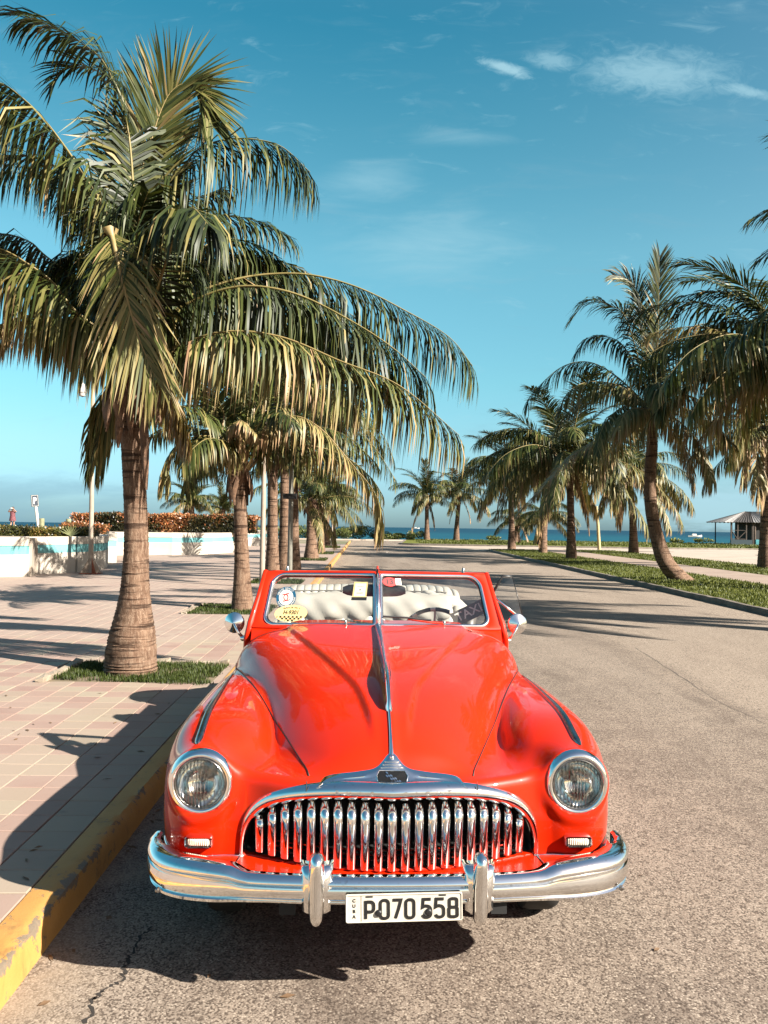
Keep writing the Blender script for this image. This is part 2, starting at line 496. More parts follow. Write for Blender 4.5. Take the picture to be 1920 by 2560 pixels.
B_W = prof([1.9, 2.3, 3.0, 4.0, 4.4, 4.8, 5.1, 5.3], [.82, .845, .90, .89, .86, .78, .68, .58])
def f_body(u, v, z):
    au = np.abs(u); n = 4.5; z0 = .55
    q = (au / B_W(v)) ** n + (np.maximum(z - z0, 0) / np.maximum(B_ZT(v) - z0, .04)) ** n
    f = (np.maximum(q, 1e-9) ** (1 / n) - 1) * .5
    f = smax(f, v - 5.27, .08)
    f = np.maximum(f, 1.95 - v)
    return np.maximum(f, .36 - z)
def f_rear(u, v, z):
    du = np.abs(u) - .79
    a = np.where(du > 0, .215, .3)
    q = (np.abs(du) / a) ** 2.5 + (np.maximum(z - .58, 0) / .34) ** 2.5 + (np.abs(v - 4.15) / .98) ** 2.5
    f = (np.maximum(q, 1e-9) ** .4 - 1) * .25
    return np.maximum(f, .38 - z)
G_W, G_Z0, G_H, G_N = .603, .462, .287, 3.0
def grille_open(u, z):
    n = G_N
    q = (np.abs(u) / G_W) ** n + (np.maximum(z - G_Z0, 0) / G_H) ** n
    return np.maximum((np.maximum(q, 1e-9) ** (1 / n) - 1) * .28, G_Z0 + .01 - z)
def f_car(u, v, z):
    f = smin(f_hood(u, v, z), f_fender(u, v, z), .030)
    f = smin(f, f_mask(u, v, z), .07)
    f = np.minimum(f, smin(f_body(u, v, z), f_fender(u, v, z), .05))
    f = smin(f, f_rear(u, v, z), .06)
    f = np.maximum(f, -np.maximum(grille_open(u, z), v - .66))
    au = np.abs(u)
    for vc in (.97, 4.12):                                            # wheel arches
        f = np.maximum(f, -np.maximum(np.sqrt((v - vc) ** 2 + (z - .37) ** 2) - (.39 if vc < 2 else .37), .55 - au))
    ck = smax(np.maximum(2.45 - v, v - 4.02), np.maximum(au - .79, .50 - z), .06)   # cockpit
    rr = np.sqrt((au - .785) ** 2 + (z - .765) ** 2)
    f = np.maximum(f, -np.maximum(rr - .120, v - .50))               # headlamp hole
    return np.maximum(f, -ck)
def grad(f, p, e=.0015):
    u, v, z = p[:, 0], p[:, 1], p[:, 2]
    return np.stack([f(u + e, v, z) - f(u - e, v, z), f(u, v + e, z) - f(u, v - e, z), f(u, v, z + e) - f(u, v, z - e)], 1) / (2 * e)
def surface_nets(F, org, h):
    S = F < 0
    nx, ny, nz = F.shape
    acc = np.zeros((nx - 1, ny - 1, nz - 1, 3), np.float32); cnt = np.zeros((nx - 1, ny - 1, nz - 1), np.float32)
    for ax in range(3):
        sl0 = [slice(None)] * 3; sl1 = [slice(None)] * 3
        sl0[ax] = slice(0, -1); sl1[ax] = slice(1, None)
        A, B = F[tuple(sl0)], F[tuple(sl1)]
        cross = (A < 0) != (B < 0)
        t = np.where(cross, A / np.where(np.abs(A - B) < 1e-12, 1, A - B), 0).astype(np.float32)
        o1, o2 = [a for a in range(3) if a != ax]
        for i in (0, 1):
            for j in (0, 1):
                sl = [slice(None)] * 3
                sl[o1] = slice(i, i + F.shape[o1] - 1); sl[o2] = slice(j, j + F.shape[o2] - 1)
                c = cross[tuple(sl)]; tt = t[tuple(sl)]
                cnt += c
                acc[..., ax] += tt * c
                if i: acc[..., o1] += c
                if j: acc[..., o2] += c
    act = cnt > 0
    idx = np.full(cnt.shape, -1, np.int32); idx[act] = np.arange(act.sum())
    ijk = np.argwhere(act)
    V = (ijk + acc[act] / cnt[act][:, None]) * h + org
    quads = []
    for ax in range(3):
        o1, o2 = [(1, 2), (2, 0), (0, 1)][ax]
        sl0 = [slice(1, -1)] * 3; sl1 = [slice(1, -1)] * 3
        sl0[ax] = slice(0, -1); sl1[ax] = slice(1, None)
        s0, s1 = S[tuple(sl0)], S[tuple(sl1)]
        for sgn, msk in ((1, s0 & ~s1), (-1, ~s0 & s1)):
            e = np.argwhere(msk)
            if not len(e): continue
            off = np.ones(3, int); off[ax] = 0
            e = e + off
            def cell(d1, d2):
                c = e.copy(); c[:, o1] -= d1; c[:, o2] -= d2
                return idx[c[:, 0], c[:, 1], c[:, 2]]
            q = np.stack([cell(1, 1), cell(0, 1), cell(0, 0), cell(1, 0)], 1)
            quads.append(q if sgn > 0 else q[:, ::-1])
    Q = np.concatenate(quads)
    return V, Q[(Q >= 0).all(1)]
def build_body():
    h = .0145
    N = int(math.ceil(1.08 / h))
    us = np.arange(0, N + 1) * h; vs = np.arange(.14, 5.42, h); zs = np.arange(.30, 1.30, h)
    U, Vv, Z = np.meshgrid(us, vs, zs, indexing='ij')
    F = f_car(U, Vv, Z).astype(np.float32)
    F = np.concatenate([F[:0:-1], F], 0)
    V, Q = surface_nets(F, np.array([-N * h, .14, .30]), h)
    for _ in range(4):                                   # pull the vertices onto the exact surface
        f = f_car(V[:, 0], V[:, 1], V[:, 2]); g = grad(f_car, V)
        st = -f[:, None] * g / np.maximum((g * g).sum(1), .02)[:, None]
        ln = np.linalg.norm(st, axis=1, keepdims=True)
        V = V + st * np.minimum(1, .008 / np.maximum(ln, 1e-9))
    Nn = grad(f_car, V, .004); Nn /= np.maximum(np.linalg.norm(Nn, axis=1, keepdims=True), 1e-9)
    C = V[Q].mean(1); u, v, z = C.T; au = np.abs(u)
    code = np.full(len(Q), 6)                            # 6 = body shell
    inside_g = (grille_open(u, z) < .012) & (v > GV(u) + .012) & (v < .68) & (z < .80)
    arch = np.zeros(len(Q), bool)
    for vc in (.97, 4.12):
        arch |= (np.sqrt((v - vc) ** 2 + (z - .37) ** 2) < (.395 if vc < 2 else .375)) & (au > .54)
    hood = (v < 2.10) & (au < SEAM(v)) & (z > .74)
    fend = (v < 2.28) & ~hood & (au > .25)
    nose = (v < 1.0) & ~hood & (au <= .25)
    door = (v >= 2.28) & (v < 3.42) & (au > .80) & (z > .40)
    trunk = (v > 4.25) & (au < .58) & (z > .55)
    code[hood] = 0; code[fend & (u < 0)] = 1; code[fend & (u > 0)] = 2
    code[door & (u < 0)] = 3; code[door & (u > 0)] = 4; code[trunk] = 5
    code[nose] = 6
    dark = inside_g | arch | (z < .372) & (v > 1.4)
    ckpt = (au < .795) & (v > 2.44) & (v < 4.03) & (z < 1.06) & (z > .49) & (au < .78)
    names = ['hood', 'fender', 'fender', 'door', 'door', 'trunk_lid', 'body_shell']
    for c, nm in enumerate(names):
        for drk in ((False, True) if c == 6 else (False,)):
            if c == 6: sel = (dark & ~ckpt) if drk else ((code == 6) & ~dark)
            else: sel = (code == c) & ~dark
            q = Q[sel]
            if not len(q): continue
            used, inv = np.unique(q, return_inverse=True); q2 = inv.reshape(q.shape)
            o = mesh_np('wheel_wells' if drk else nm, V[used], q2, BLACK if drk else PAINT, True, CAR)
            if not drk: o.data.normals_split_custom_set_from_vertices(Nn[used])
build_body()
# ---- queries on the body surface
def ztop(u, v, z0=1.3):
    u = np.atleast_1d(np.asarray(u, float)); v = np.atleast_1d(np.asarray(v, float)) + 0 * u; u = u + 0 * v
    zs = np.linspace(z0, .40, 361); out = np.full(len(u), .4)
    Fv = f_car(u[:, None] + 0 * zs, v[:, None] + 0 * zs, zs[None, :] + 0 * u[:, None])
    for i in range(len(u)):
        k = np.argmax(Fv[i] < 0)
        if Fv[i, k] < 0 and k > 0:
            a, b = Fv[i, k - 1], Fv[i, k]; out[i] = zs[k - 1] + (zs[k] - zs[k - 1]) * a / (a - b)
    return out
def vfront(u, z, v0=.12, v1=1.2):
    u = np.atleast_1d(np.asarray(u, float)); z = np.atleast_1d(np.asarray(z, float)) + 0 * u; u = u + 0 * z
    vs = np.linspace(v0, v1, 433); out = np.full(len(u), np.nan)
    Fv = f_car(u[:, None] + 0 * vs, vs[None, :] + 0 * u[:, None], z[:, None] + 0 * vs)
    for i in range(len(u)):
        k = np.argmax(Fv[i] < 0)
        if Fv[i, k] < 0 and k > 0:
            a, b = Fv[i, k - 1], Fv[i, k]; out[i] = vs[k - 1] + (vs[k] - vs[k - 1]) * a / (a - b)
    return out
# ------------------------------------------------------------------ seams (dark panel gaps)
def surf_strip(name, path, half, lift, mat, drop=.004, n_across=5, parent=CAR):
    """raised strip on the body following (u, v) points; half = half width at each point, lift = crown height"""
    P = np.array(catmull(path, 10)); m = len(P)
    T = np.gradient(P, axis=0); T /= np.linalg.norm(T, axis=1, keepdims=True)
    Nn = np.stack([-T[:, 1], T[:, 0]], 1)
    hw = np.interp(np.linspace(0, 1, m), np.linspace(0, 1, len(half)), half)
    lf = np.interp(np.linspace(0, 1, m), np.linspace(0, 1, len(lift)), lift)
    zc = ztop(P[:, 0], P[:, 1])
    rows = []
    ks = np.linspace(-1, 1, n_across)
    for k in ks:
        Q = P + Nn * (hw * k)[:, None]
        zz = ztop(Q[:, 0], Q[:, 1])
        zz = np.where(np.abs(zz - zc) > .04, zc, zz)
        hgt = np.where(abs(k) > .99, -drop, lf * (1 - k * k) ** .5 if abs(k) < .99 else 0)
        rows.append(np.stack([Q[:, 0], Q[:, 1], zz + hgt], 1))
    mb = MB(); mb.grid([[tuple(rows[j][i]) for j in range(n_across)] for i in range(m)])
    return mb.build(name, mat, parent, smooth=R(60))
SEAMMAT = simple('panel_gap', (0.02, 0.004, 0.003), 0.6)
def seam_tube(pts, name='panel_gap', r=.0035, mat=None, parent=CAR):
    mb = MB(); mb.tube(pts, r, 5); return mb.build(name, mat or SEAMMAT, parent, smooth=True)
for s in (-1, 1):
    vs = np.linspace(.33, 2.09, 46); uu = SEAM(vs) * s
    zz = ztop(uu, vs)
    seam_tube([(a, b, c + .0005) for a, b, c in zip(uu, vs, zz)])
    # cowl seam across the rear edge of the hood
    # hood to door gap
uu = np.linspace(-.80, .80, 41)
seam_tube([(a, 2.10, c) for a, c in zip(uu, ztop(uu, np.full(41, 2.10)))], r=.003)

# ------------------------------------------------------------------ grille
def make_grille():
    g = bpy.data.objects.new('grille', None); g.empty_display_size = .1; link(g, CAR)
    # chrome arch: closed-ended sweep along the opening; fat at the crown, slim down the sides
    th = np.linspace(0, PI, 61); mb = MB()
    n = G_N
    cu = -np.sign(np.cos(th)) * np.abs(np.cos(th)) ** (2 / n); cz = np.abs(np.sin(th)) ** (2 / n)
    P = []
    for a, b in zip(cu, cz):
        u0, z0 = a * (G_W + .004), G_Z0 + b * (G_H + .004)
        nx, nz = np.sign(a) * abs(a) ** (n - 1) / G_W, b ** (n - 1) / G_H
        ln = math.hypot(nx, nz); nx, nz = nx / ln, nz / ln
        crown = max(0.0, nz) ** 1.5
        wdt = .020 + .032 * crown                               # visible width
        row = []
        vf = vfront([u0 + nx * .034], [z0 + nz * .034])[0]
        gv = lambda uu_: min(GV(uu_), vf + .006 if vf == vf else 9)
        vee = -.010 * max(0, 1 - abs(u0) / .05)                # slight ridge in the middle
        for w_, d_ in ((-.25, .050), (-.22, -.004), (0, -.020), (.3, -.030), (.62, -.030), (.9, -.016), (1.05, .006), (1.05, .05)):
            uu_, zz_ = u0 + nx * wdt * w_, z0 + nz * wdt * w_
            row.append((uu_, gv(uu_) + d_ * (.62 + .38 * crown) + vee, zz_))
        P.append(row)
    mb.grid(P); mb.build('surround', CHROME, g, smooth=R(50))
    for s in (-1, 1):                                           # joints of the top bar
        mb = MB(); u0 = s * .345; z1 = G_Z0 + G_H
        mb.tube([(u0, GV(u0) - .014, z1 - .006), (u0, GV(u0) - .031, z1 + .015), (u0, GV(u0) - .031, z1 + .034), (u0, GV(u0) - .012, z1 + .053)], .0022, 5)
        mb.build('joint', BLACK, g)
    # thin lip under the arch
    # 21 teeth
    for i in range(21):
        u0 = -.540 + 1.080 * i / 20
        ztop_ = G_Z0 + G_H * (1 - (abs(u0) / G_W) ** n) ** (1 / n) - .012 - .018 * (1 - abs(u0) / .6)
        zb = .466 + .03 * (abs(u0) / .6) ** 2
        mb = MB(); Pg = []
        hgt = ztop_ - zb
        for t in np.linspace(0, 1, 15):
            z_ = zb + hgt * t
            fw = -.030 + .060 * max(0, (t - .80) / .20) ** 1.9 + .012 * (1 - t) ** 2
            wv = GV(u0) + fw + .008
            wd = .0200 * (1.0 - .18 * max(0, (t - .85) / .15) ** 2)
            slope = .94 * u0
            row = []
            for k in range(9):
                a = PI * k / 8
                row.append((u0 - math.cos(a) * wd, wv - math.sin(a) * .022 + .012 - slope * math.cos(a) * wd, z_))
            Pg.append(row)
        mb.grid(Pg)
        o = mb.build('grille_tooth', CHROME, g, smooth=R(60))
    # red louvre bars low behind the teeth
    for k in range(3):
        mb = MB(); zc_ = .472 + .013 * k
        pts = [(u_, GV(u_) + .075 + .02 * k, zc_) for u_ in np.linspace(-.50, .55, 15)]
        mb.tube(pts, (.002, .003), 6); mb.build('louvre_bar', PAINT, g)
    # radiator core far behind
    mb = MB(); mb.box((0, .64, .60), (1.05, .02, .26)); mb.build('radiator', BLACK, g)
    # embossed letters on the crown bar
    V = []; F = []
    for ch, x in zip('BUICKEIGHT', (-.222, -.176, -.130, -.084, -.038, .050, .094, .138, .182, .228)):
        tv, tf = text_data(ch, .026, extrude=.001)
        b = len(V); z1 = G_Z0 + G_H + .024
        V += [(p.x + x, GV(x) - .0335 - p.z, z1 + p.y) for p in tv]; F += [tuple(i + b for i in f) for f in tf]
    mb = MB(); mb.add(V, F); tag(mb.build('lettering', CHROME, g), kind='stuff')
make_grille()

# ------------------------------------------------------------------ hood trim
def make_moustache():
    """chrome winged emblem along the lower edge of the hood"""
    hi = prof([0, .018, .035, .06, .085, .115, .16, .22, .27, .305], [.905, .893, .874, .852, .842, .837, .830, .822, .811, .786])
    lo = lambda a: .773
    us = np.concatenate([np.linspace(-.305, -.09, 18), np.linspace(-.08, .08, 23), np.linspace(.09, .305, 18)])
    ts = np.linspace(0, 1, 13); P = []
    for u_ in us:
        a = abs(u_); h = float(hi(a)); row = []
        zz = lo(a) + (h - lo(a)) * ts
        vv = vfront(np.full(13, u_), zz)
        vv = np.where(np.isnan(vv), .34, vv)
        wing = sstep(a, .08, .10)
        for k, (z_, v_, t) in enumerate(zip(zz, vv, ts)):
            d = .017 * min(1, 6 * t) * min(1, 6 * (1 - t)) ** .6
            d += wing * .0035 * math.cos(t * 4 * 2 * PI) * (1 if .1 < t < .9 else 0)
            if t in (0., 1.): d = -.006
            row.append((u_, v_ - d, z_))
        P.append(row)
    e = bpy.data.objects.new('hood_emblem', None); e.empty_display_size = .05; link(e, CAR)
    mb = MB(); mb.grid(P); mb.build('wing', CHROME, e, smooth=R(50))
    # shield: dark enamel field with a band of checks, ribs above and a lock button
    def face(u_, z_, d):
        v_ = vfront([u_], [z_])[0]
        return (u_, (v_ if v_ == v_ else .33) - .017 - d, z_)
    sh = [(-.052, .842), (-.064, .824), (-.057, .804), (0, .779), (.057, .804), (.064, .824), (.052, .842)]
    V = [face(0, .815, .006)] + [face(a, b, .005) for a, b in sh]
    mb = MB(); mb.add(V, [(0, i, i % 7 + 1) for i in range(1, 8)] if False else [(0, i + 1, i + 2 if i < 6 else 1) for i in range(7)])
    mb.build('shield_field', ENAMEL, e)
    mb = MB(); mb.tube([face(a, b, .006) for a, b in sh], .0028, 6, closed=True); mb.build('shield_rim', CHROME, e, smooth=True)
    mb = MB()
    for r_ in range(3):
        for c_ in range(8):
            if (r_ + c_) % 2: continue
            q = []
            for dx, dz in ((0, 0), (1, 0), (1, 1), (0, 1)):
                x = -.026 + (c_ + dx) * .0088 + (r_ + dz) * .0; z_ = .841 - (c_ + dx) * .0046 - (r_ + dz) * .0054
                q.append(face(x, z_, .0085))
            mb.add(q, [(0, 1, 2, 3)])
    tag(mb.build('checker_band', CHROME, e), kind='stuff')
    for k in range(3):
        zz = .851 + k * .0095; w = .046 - k * .008
        mb = MB(); mb.tube([face(x, zz + .002 * math.cos(x * 40), .002) for x in np.linspace(-w, w, 9)], .0022, 6); mb.build('rib', CHROME, e, smooth=True)
    c = Vector(face(0, .887, .002))
    M = Matrix.Translation(c) @ Matrix.Rotation(R(70), 4, 'X')
    mb = MB(); mb.lathe([(.0, .008), (.006, .007), (.0085, .003), (.009, -.004)], 14, M); mb.build('lock_button', CHROME, e, smooth=True)
make_moustache()
def make_ornament():
    # thin strip from the emblem up to the ornament
    surf_strip('hood_strip', [(0, .314), (0, .36), (0, .45), (0, .60), (0, .74)], [.014, .009, .007, .007, .008], [.012, .010, .009, .009, .010], CHROME)
    # bombsight shaped ornament: a tall narrow fin that sinks into a long dark blade towards the windscreen
    vs = np.array([.565, .59, .66, .74, .84, .95, 1.06, 1.20, 1.45, 1.75, 2.02, 2.04])
    hh = np.array([.004, .026, .044, .058, .062, .056, .044, .034, .028, .024, .020, .0])
    ww = np.array([.008, .013, .017, .020, .021, .019, .016, .015, .015, .016, .017, .017])
    vv = np.linspace(.565, 2.04, 60); h_ = np.array(prof(vs, hh)(vv)); w_ = np.interp(vv, vs, ww); zt = ztop(0 * vv, vv)
    P = []
    for v_, h, w, z_ in zip(vv, h_, w_, zt):
        lean = -.35 * h
        P.append([(w * a, v_ + lean * max(b, 0), z_ + h * b if b > 0 else z_ - .006) for a, b in
                  ((-1.25, -1), (-1.2, .15), (-.75, .5), (-.55, .8), (-.3, .96), (0, 1.0), (.3, .96), (.55, .8), (.75, .5), (1.2, .15), (1.25, -1))])
    mb = MB(); mb.grid(P)
    mb.add(P[0], [tuple(range(11))])
    o = mb.build('hood_ornament', CHROME, CAR, smooth=R(50))
    for s in (-1, 1):
        for k in range(5):
            v0 = .80 + k * .035; z0 = ztop([0], [v0])[0]
            mb = MB(); mb.tube([(s * .017, v0 - .03, z0 + .030), (s * .0165, v0 - .005, z0 + .062)], .0018, 5)
            mb.build('rib', DARKCHROME, o)
make_ornament()
for s in (-1, 1):
    # centre ridge of the fender blade: a dark-faced chrome spear
    surf_strip('fender_spear', [(s * .816, .438), (s * .818, .50), (s * .824, .75), (s * .832, 1.1), (s * .846, 1.45), (s * .868, 1.86)],
               [.004, .019, .018, .015, .012, .009], [.004, .016, .016, .014, .011, .006], DARKCHROME, n_across=7)

# ------------------------------------------------------------------ lamps
def make_headlamp(s):
    g = bpy.data.objects.new('headlight', None); g.empty_display_size = .05; g.location = (s * .785, .395, .765); link(g, CAR)
    A = Matrix.Rotation(R(90), 4, 'X') @ Matrix.Rotation(0, 4, 'Z')       # lathe +Z -> -v (forwards)
    mb = MB(); mb.lathe([(.139, -.075), (.139, -.02), (.137, .012), (.130, .030), (.123, .041), (.113, .043), (.107, .038), (.104, .030)], 56, A)
    mb.build('bezel', CHROME, g, smooth=R(60))
    mb = MB(); mb.lathe([(.105, .030), (.104, .037), (.1005, .040), (.097, .036), (.0965, .020)], 56, A); mb.build('inner_ring', DARKCHROME, g, smooth=R(60))
    mb = MB(); mb.lathe([(.0, -.055), (.022, -.053), (.049, -.042), (.074, -.022), (.089, .0), (.0965, .022)], 40, A); mb.build('reflector', REFLECT, g, smooth=True)
    mb = MB(); mb.lathe([(.0, -.01), (.010, -.012), (.014, -.022), (.012, -.05)], 16, A); mb.build('bulb', DARKCHROME, g, smooth=True)
    # fluted glass
    mb = MB(); P = []
    rr = np.linspace(0, .0968, 12)
    for r_ in rr:
        row = []
        for k in range(72):
            a = 2 * PI * k / 72; x, y = r_ * math.cos(a), r_ * math.sin(a)
            row.append((x, -(.030 + .020 * math.sqrt(max(0, 1 - (r_ / .100) ** 2))), y))
        P.append(row)
    mb.grid(P, closed_v=True); mb.build('lens', LENS, g, smooth=True)
    # prism ribs moulded in the glass
    mb = MB()
    for x in np.linspace(-.028, .028, 13):
        for (za, zb) in ((.038, .072), (-.036, .012)):
            pts = [(x, -(.0315 + .020 * math.sqrt(max(0, 1 - (math.hypot(x, z_) / .092) ** 2))), z_) for z_ in np.linspace(za, zb, 5)]
            mb.tube(pts, .0013, 5)
    tag(mb.build('prism_ribs', LENS, g, smooth=True), kind='stuff')
    mb = MB(); mb.lathe([(0, .003), (.004, .002), (.005, -.004)], 10, Matrix.Translation((0, -.012, -.147)) @ A); mb.build('screw', CHROME, g)
    mb = MB(); mb.tube([(0.03 * math.sin(a) * 4.7, -.006, -.142 * math.cos(a)) for a in np.linspace(-.42, .42, 9)], .006, 6); mb.build('bezel_clip', PAINT, g, smooth=True)
    return g
def make_parking(s):
    u0, z0 = s * .785, .530
    v0 = vfront([u0], [z0])[0]; v1 = vfront([u0 + s * .03], [z0])[0]; v2 = vfront([u0 - s * .03], [z0])[0]
    g = bpy.data.objects.new('parking_light', None); g.empty_display_size = .03; g.location = (u0, v0 - .004, z0)
    ang = math.atan2((v1 - v2) * s, .06); g.rotation_euler = (0, 0, ang); link(g, CAR)
    def rr(w, h, r_, n=5):
        o = []
        for cx, cy, a0 in ((w - r_, h - r_, 0), (-w + r_, h - r_, 90), (-w + r_, -h + r_, 180), (w - r_, -h + r_, 270)):
            o += [(cx + r_ * math.cos(R(a0 + 90 * k / n)), cy + r_ * math.sin(R(a0 + 90 * k / n))) for k in range(n + 1)]
        return o
    loops = [(.058, .0245, .014, .02), (.058, .0245, .014, -.012), (.056, .0225, .013, -.018), (.051, .0185, .011, -.017), (.049, .0165, .010, -.008)]
    mb = MB(); mb.grid([[(x, d, y) for x, y in rr(w, h, r_)] for w, h, r_, d in loops], closed_v=True); mb.build('bezel', CHROME, g, smooth=R(50))
    mb = MB(); L = rr(.049, .0165, .010)
    mb.grid([[(x * k, -.008 - d, y * k) for x, y in L] for k, d in ((1, 0), (.9, .005), (.6, .008), (.05, .009))], closed_v=True)
    mb.build('lens', PARKLENS, g, smooth=True)
for s in (-1, 1): make_headlamp(s); make_parking(s)

# ------------------------------------------------------------------ apron between grille and bumper
def bump_v(u): return np.interp(np.abs(u), BPU, BPV)
BPATH = np.array(catmull([(0, .0), (.20, .003), (.40, .016), (.58, .040), (.74, .078), (.855, .130), (.93, .200), (.972, .290), (.985, .380), (.985, .44)], 8))
BPU, BPV = BPATH[:, 0], BPATH[:, 1]
def make_apron():
    mb = MB(); P = []
    for u_ in np.linspace(-.965, .965, 61):
        a = abs(u_)
        vb = float(np.interp(a, BPU[:60], BPV[:60])) + .075
        vi = max(GV(u_) + .03 if a < .62 else .44 + max(0, (a - .78)) ** 2 * 6, vb + .02)
        row = []
        for t in np.linspace(0, 1, 7):
            v_ = vb + (vi - vb) * t
            row.append((u_, v_, .440 + .022 * t ** .8 + .014 * (a / .9) ** 2))
        row.insert(0, (u_, vb - .004, .415))
        P.append(row)
    mb.grid(P); mb.build('apron', PAINT, CAR, smooth=R(50))
    for s in (-1, 1):
        # bead between fender and apron
        pts = []
        for t in np.linspace(0, 1, 22):
            th = t * PI / 2
            u_ = .605 + .365 * math.sin(th) ** .8; z_ = .462
            v_ = vfront([s * u_], [.475])[0]
            if v_ != v_: continue
            pts.append((s * u_, v_ - .006, .4605 + .011 * (u_ / .9) ** 2))
        seam_tube(pts, 'apron_bead', .004, CHROME)
        a = .61; vb = float(np.interp(.66, BPU[:60], BPV[:60])) + .08
        seam_tube([(s * .612, .40, .468), (s * .63, .28, .463), (s * .66, vb, .452)], 'apron_gap', .003, CHROME)
make_apron()

# ------------------------------------------------------------------ bumper
B_TOP = prof([0, .44, .56, .64, .80, .95, 1.05, 1.2], [.524, .524, .526, .545, .552, .548, .548, .55])
B_BOT = prof([0, .44, .56, .70, .90, 1.05, 1.2], [.420, .420, .416, .402, .394, .398, .41])
B_DEEP = prof([0, .44, .56, .64, .9, 1.2], [.050, .050, .054, .082, .085, .05])
def make_bumper():
    arc = np.concatenate([[0], np.cumsum(np.linalg.norm(np.diff(BPATH, axis=0), axis=1))])
    full = np.concatenate([np.stack([-BPATH[:0:-1, 0], BPATH[:0:-1, 1]], 1), BPATH]); sa = np.concatenate([-arc[:0:-1], arc])
    T = np.gradient(full, axis=0); T /= np.linalg.norm(T, axis=1, keepdims=True); Nn = np.stack([T[:, 1], -T[:, 0]], 1)   # outward
    P = []
    for (u_, v_), n_, a in zip(full, Nn, np.abs(sa)):
        zt, zb, dp = float(B_TOP(a)), float(B_BOT(a)), float(B_DEEP(a)); H = zt - zb; row = []
        tip = 1 - sstep(a, 1.02, 1.16) * .75
        for out, fr in ((-dp - .02, .90), (-dp, .97), (-dp * .55, 1.0), (-dp * .25, .985), (-.004, .92), (.006, .82), (.006, .74), (-.002, .68), (-.008, .655),
                        (.004, .62), (.008, .50), (.006, .34), (-.002, .22), (-.008, .18), (-.002, .14), (-.006, .06), (-.03, .0), (-.07, .01)):
            k = out * (1 if out > -.03 else (.35 + .65 * tip))
            zz = zb + H * (.5 + (fr - .5) * (.45 + .55 * tip)) + (1 - tip) * .03
            row.append((u_ + n_[0] * k, v_ + n_[1] * k, zz))
        P.append(row)
    mb = MB(); mb.grid(P)
    for end in (0, -1): mb.add(P[end], [tuple(range(len(P[end])))])
    b = mb.build('bumper', CHROME, CAR, smooth=R(50))
    for s in (-1, 1):
        mb = MB()
        mb.lathe([(0, .006), (.009, .004), (.011, -.004)], 12, Matrix.Translation((s * .905, .158, .418)) @ Matrix.Rotation(R(-40 * s), 4, 'Z') @ Matrix.Rotation(R(90), 4, 'X'))
        mb.build('bolt', DARKCHROME, b)
    for s in (-1, 1):
        mb = MB(); mb.box((s * .40, .35, .395), (.06, .60, .05)); mb.build('bracket', BLACK, b)
make_bumper()
def make_guard(u0):
    g = bpy.data.objects.new('bumper_guard', None); g.location = (u0, float(np.interp(abs(u0), BPU[:60], BPV[:60])), .015); link(g, CAR)
    zs = [.345, .352, .370, .40, .45, .50, .54, .57, .590, .603, .610]
    ws = [.009, .020, .026, .029, .030, .030, .030, .029, .027, .020, .006]
    fs = [-.030, -.040, -.050, -.056, -.058, -.062, -.068, -.072, -.070, -.058, -.030]
    bk = [.02, .02, .02, .02, .02, .02, .03, .03, .02, .006, -.020]
    P = []
    for z_, w, f, b_ in zip(zs, ws, fs, bk):
        row = []
        for k in range(20):
            a = 2 * PI * k / 20
            cx = math.copysign(abs(math.cos(a)) ** 1.0, math.cos(a)); sx = math.copysign(abs(math.sin(a)) ** 1.0, math.sin(a))
            row.append((w * cx, (f + b_) / 2 + (b_ - f) / 2 * sx, z_))
        P.append(row)
    mb = MB(); mb.grid(P, closed_v=True); mb.add(P[0], [tuple(range(20))]); mb.add(P[-1], [tuple(range(20))])
    mb.build('post', CHROME, g, smooth=R(60))
    P = []
    for z_, w, d in ((.365, .040, .0), (.385, .052, -.020), (.45, .055, -.026), (.52, .056, -.030), (.545, .060, -.012), (.552, .062, .04)):
        P.append([(x * w, d + .016 * abs(x) ** 3 + .012, z_) for x in np.linspace(-1, 1, 9)])
    mb = MB(); mb.grid(P); o = mb.build('flange', CHROME, g, smooth=R(60))
    m = o.modifiers.new('thick', 'SOLIDIFY'); m.thickness = .006
for u0 in (-.290, .318): make_guard(u0)

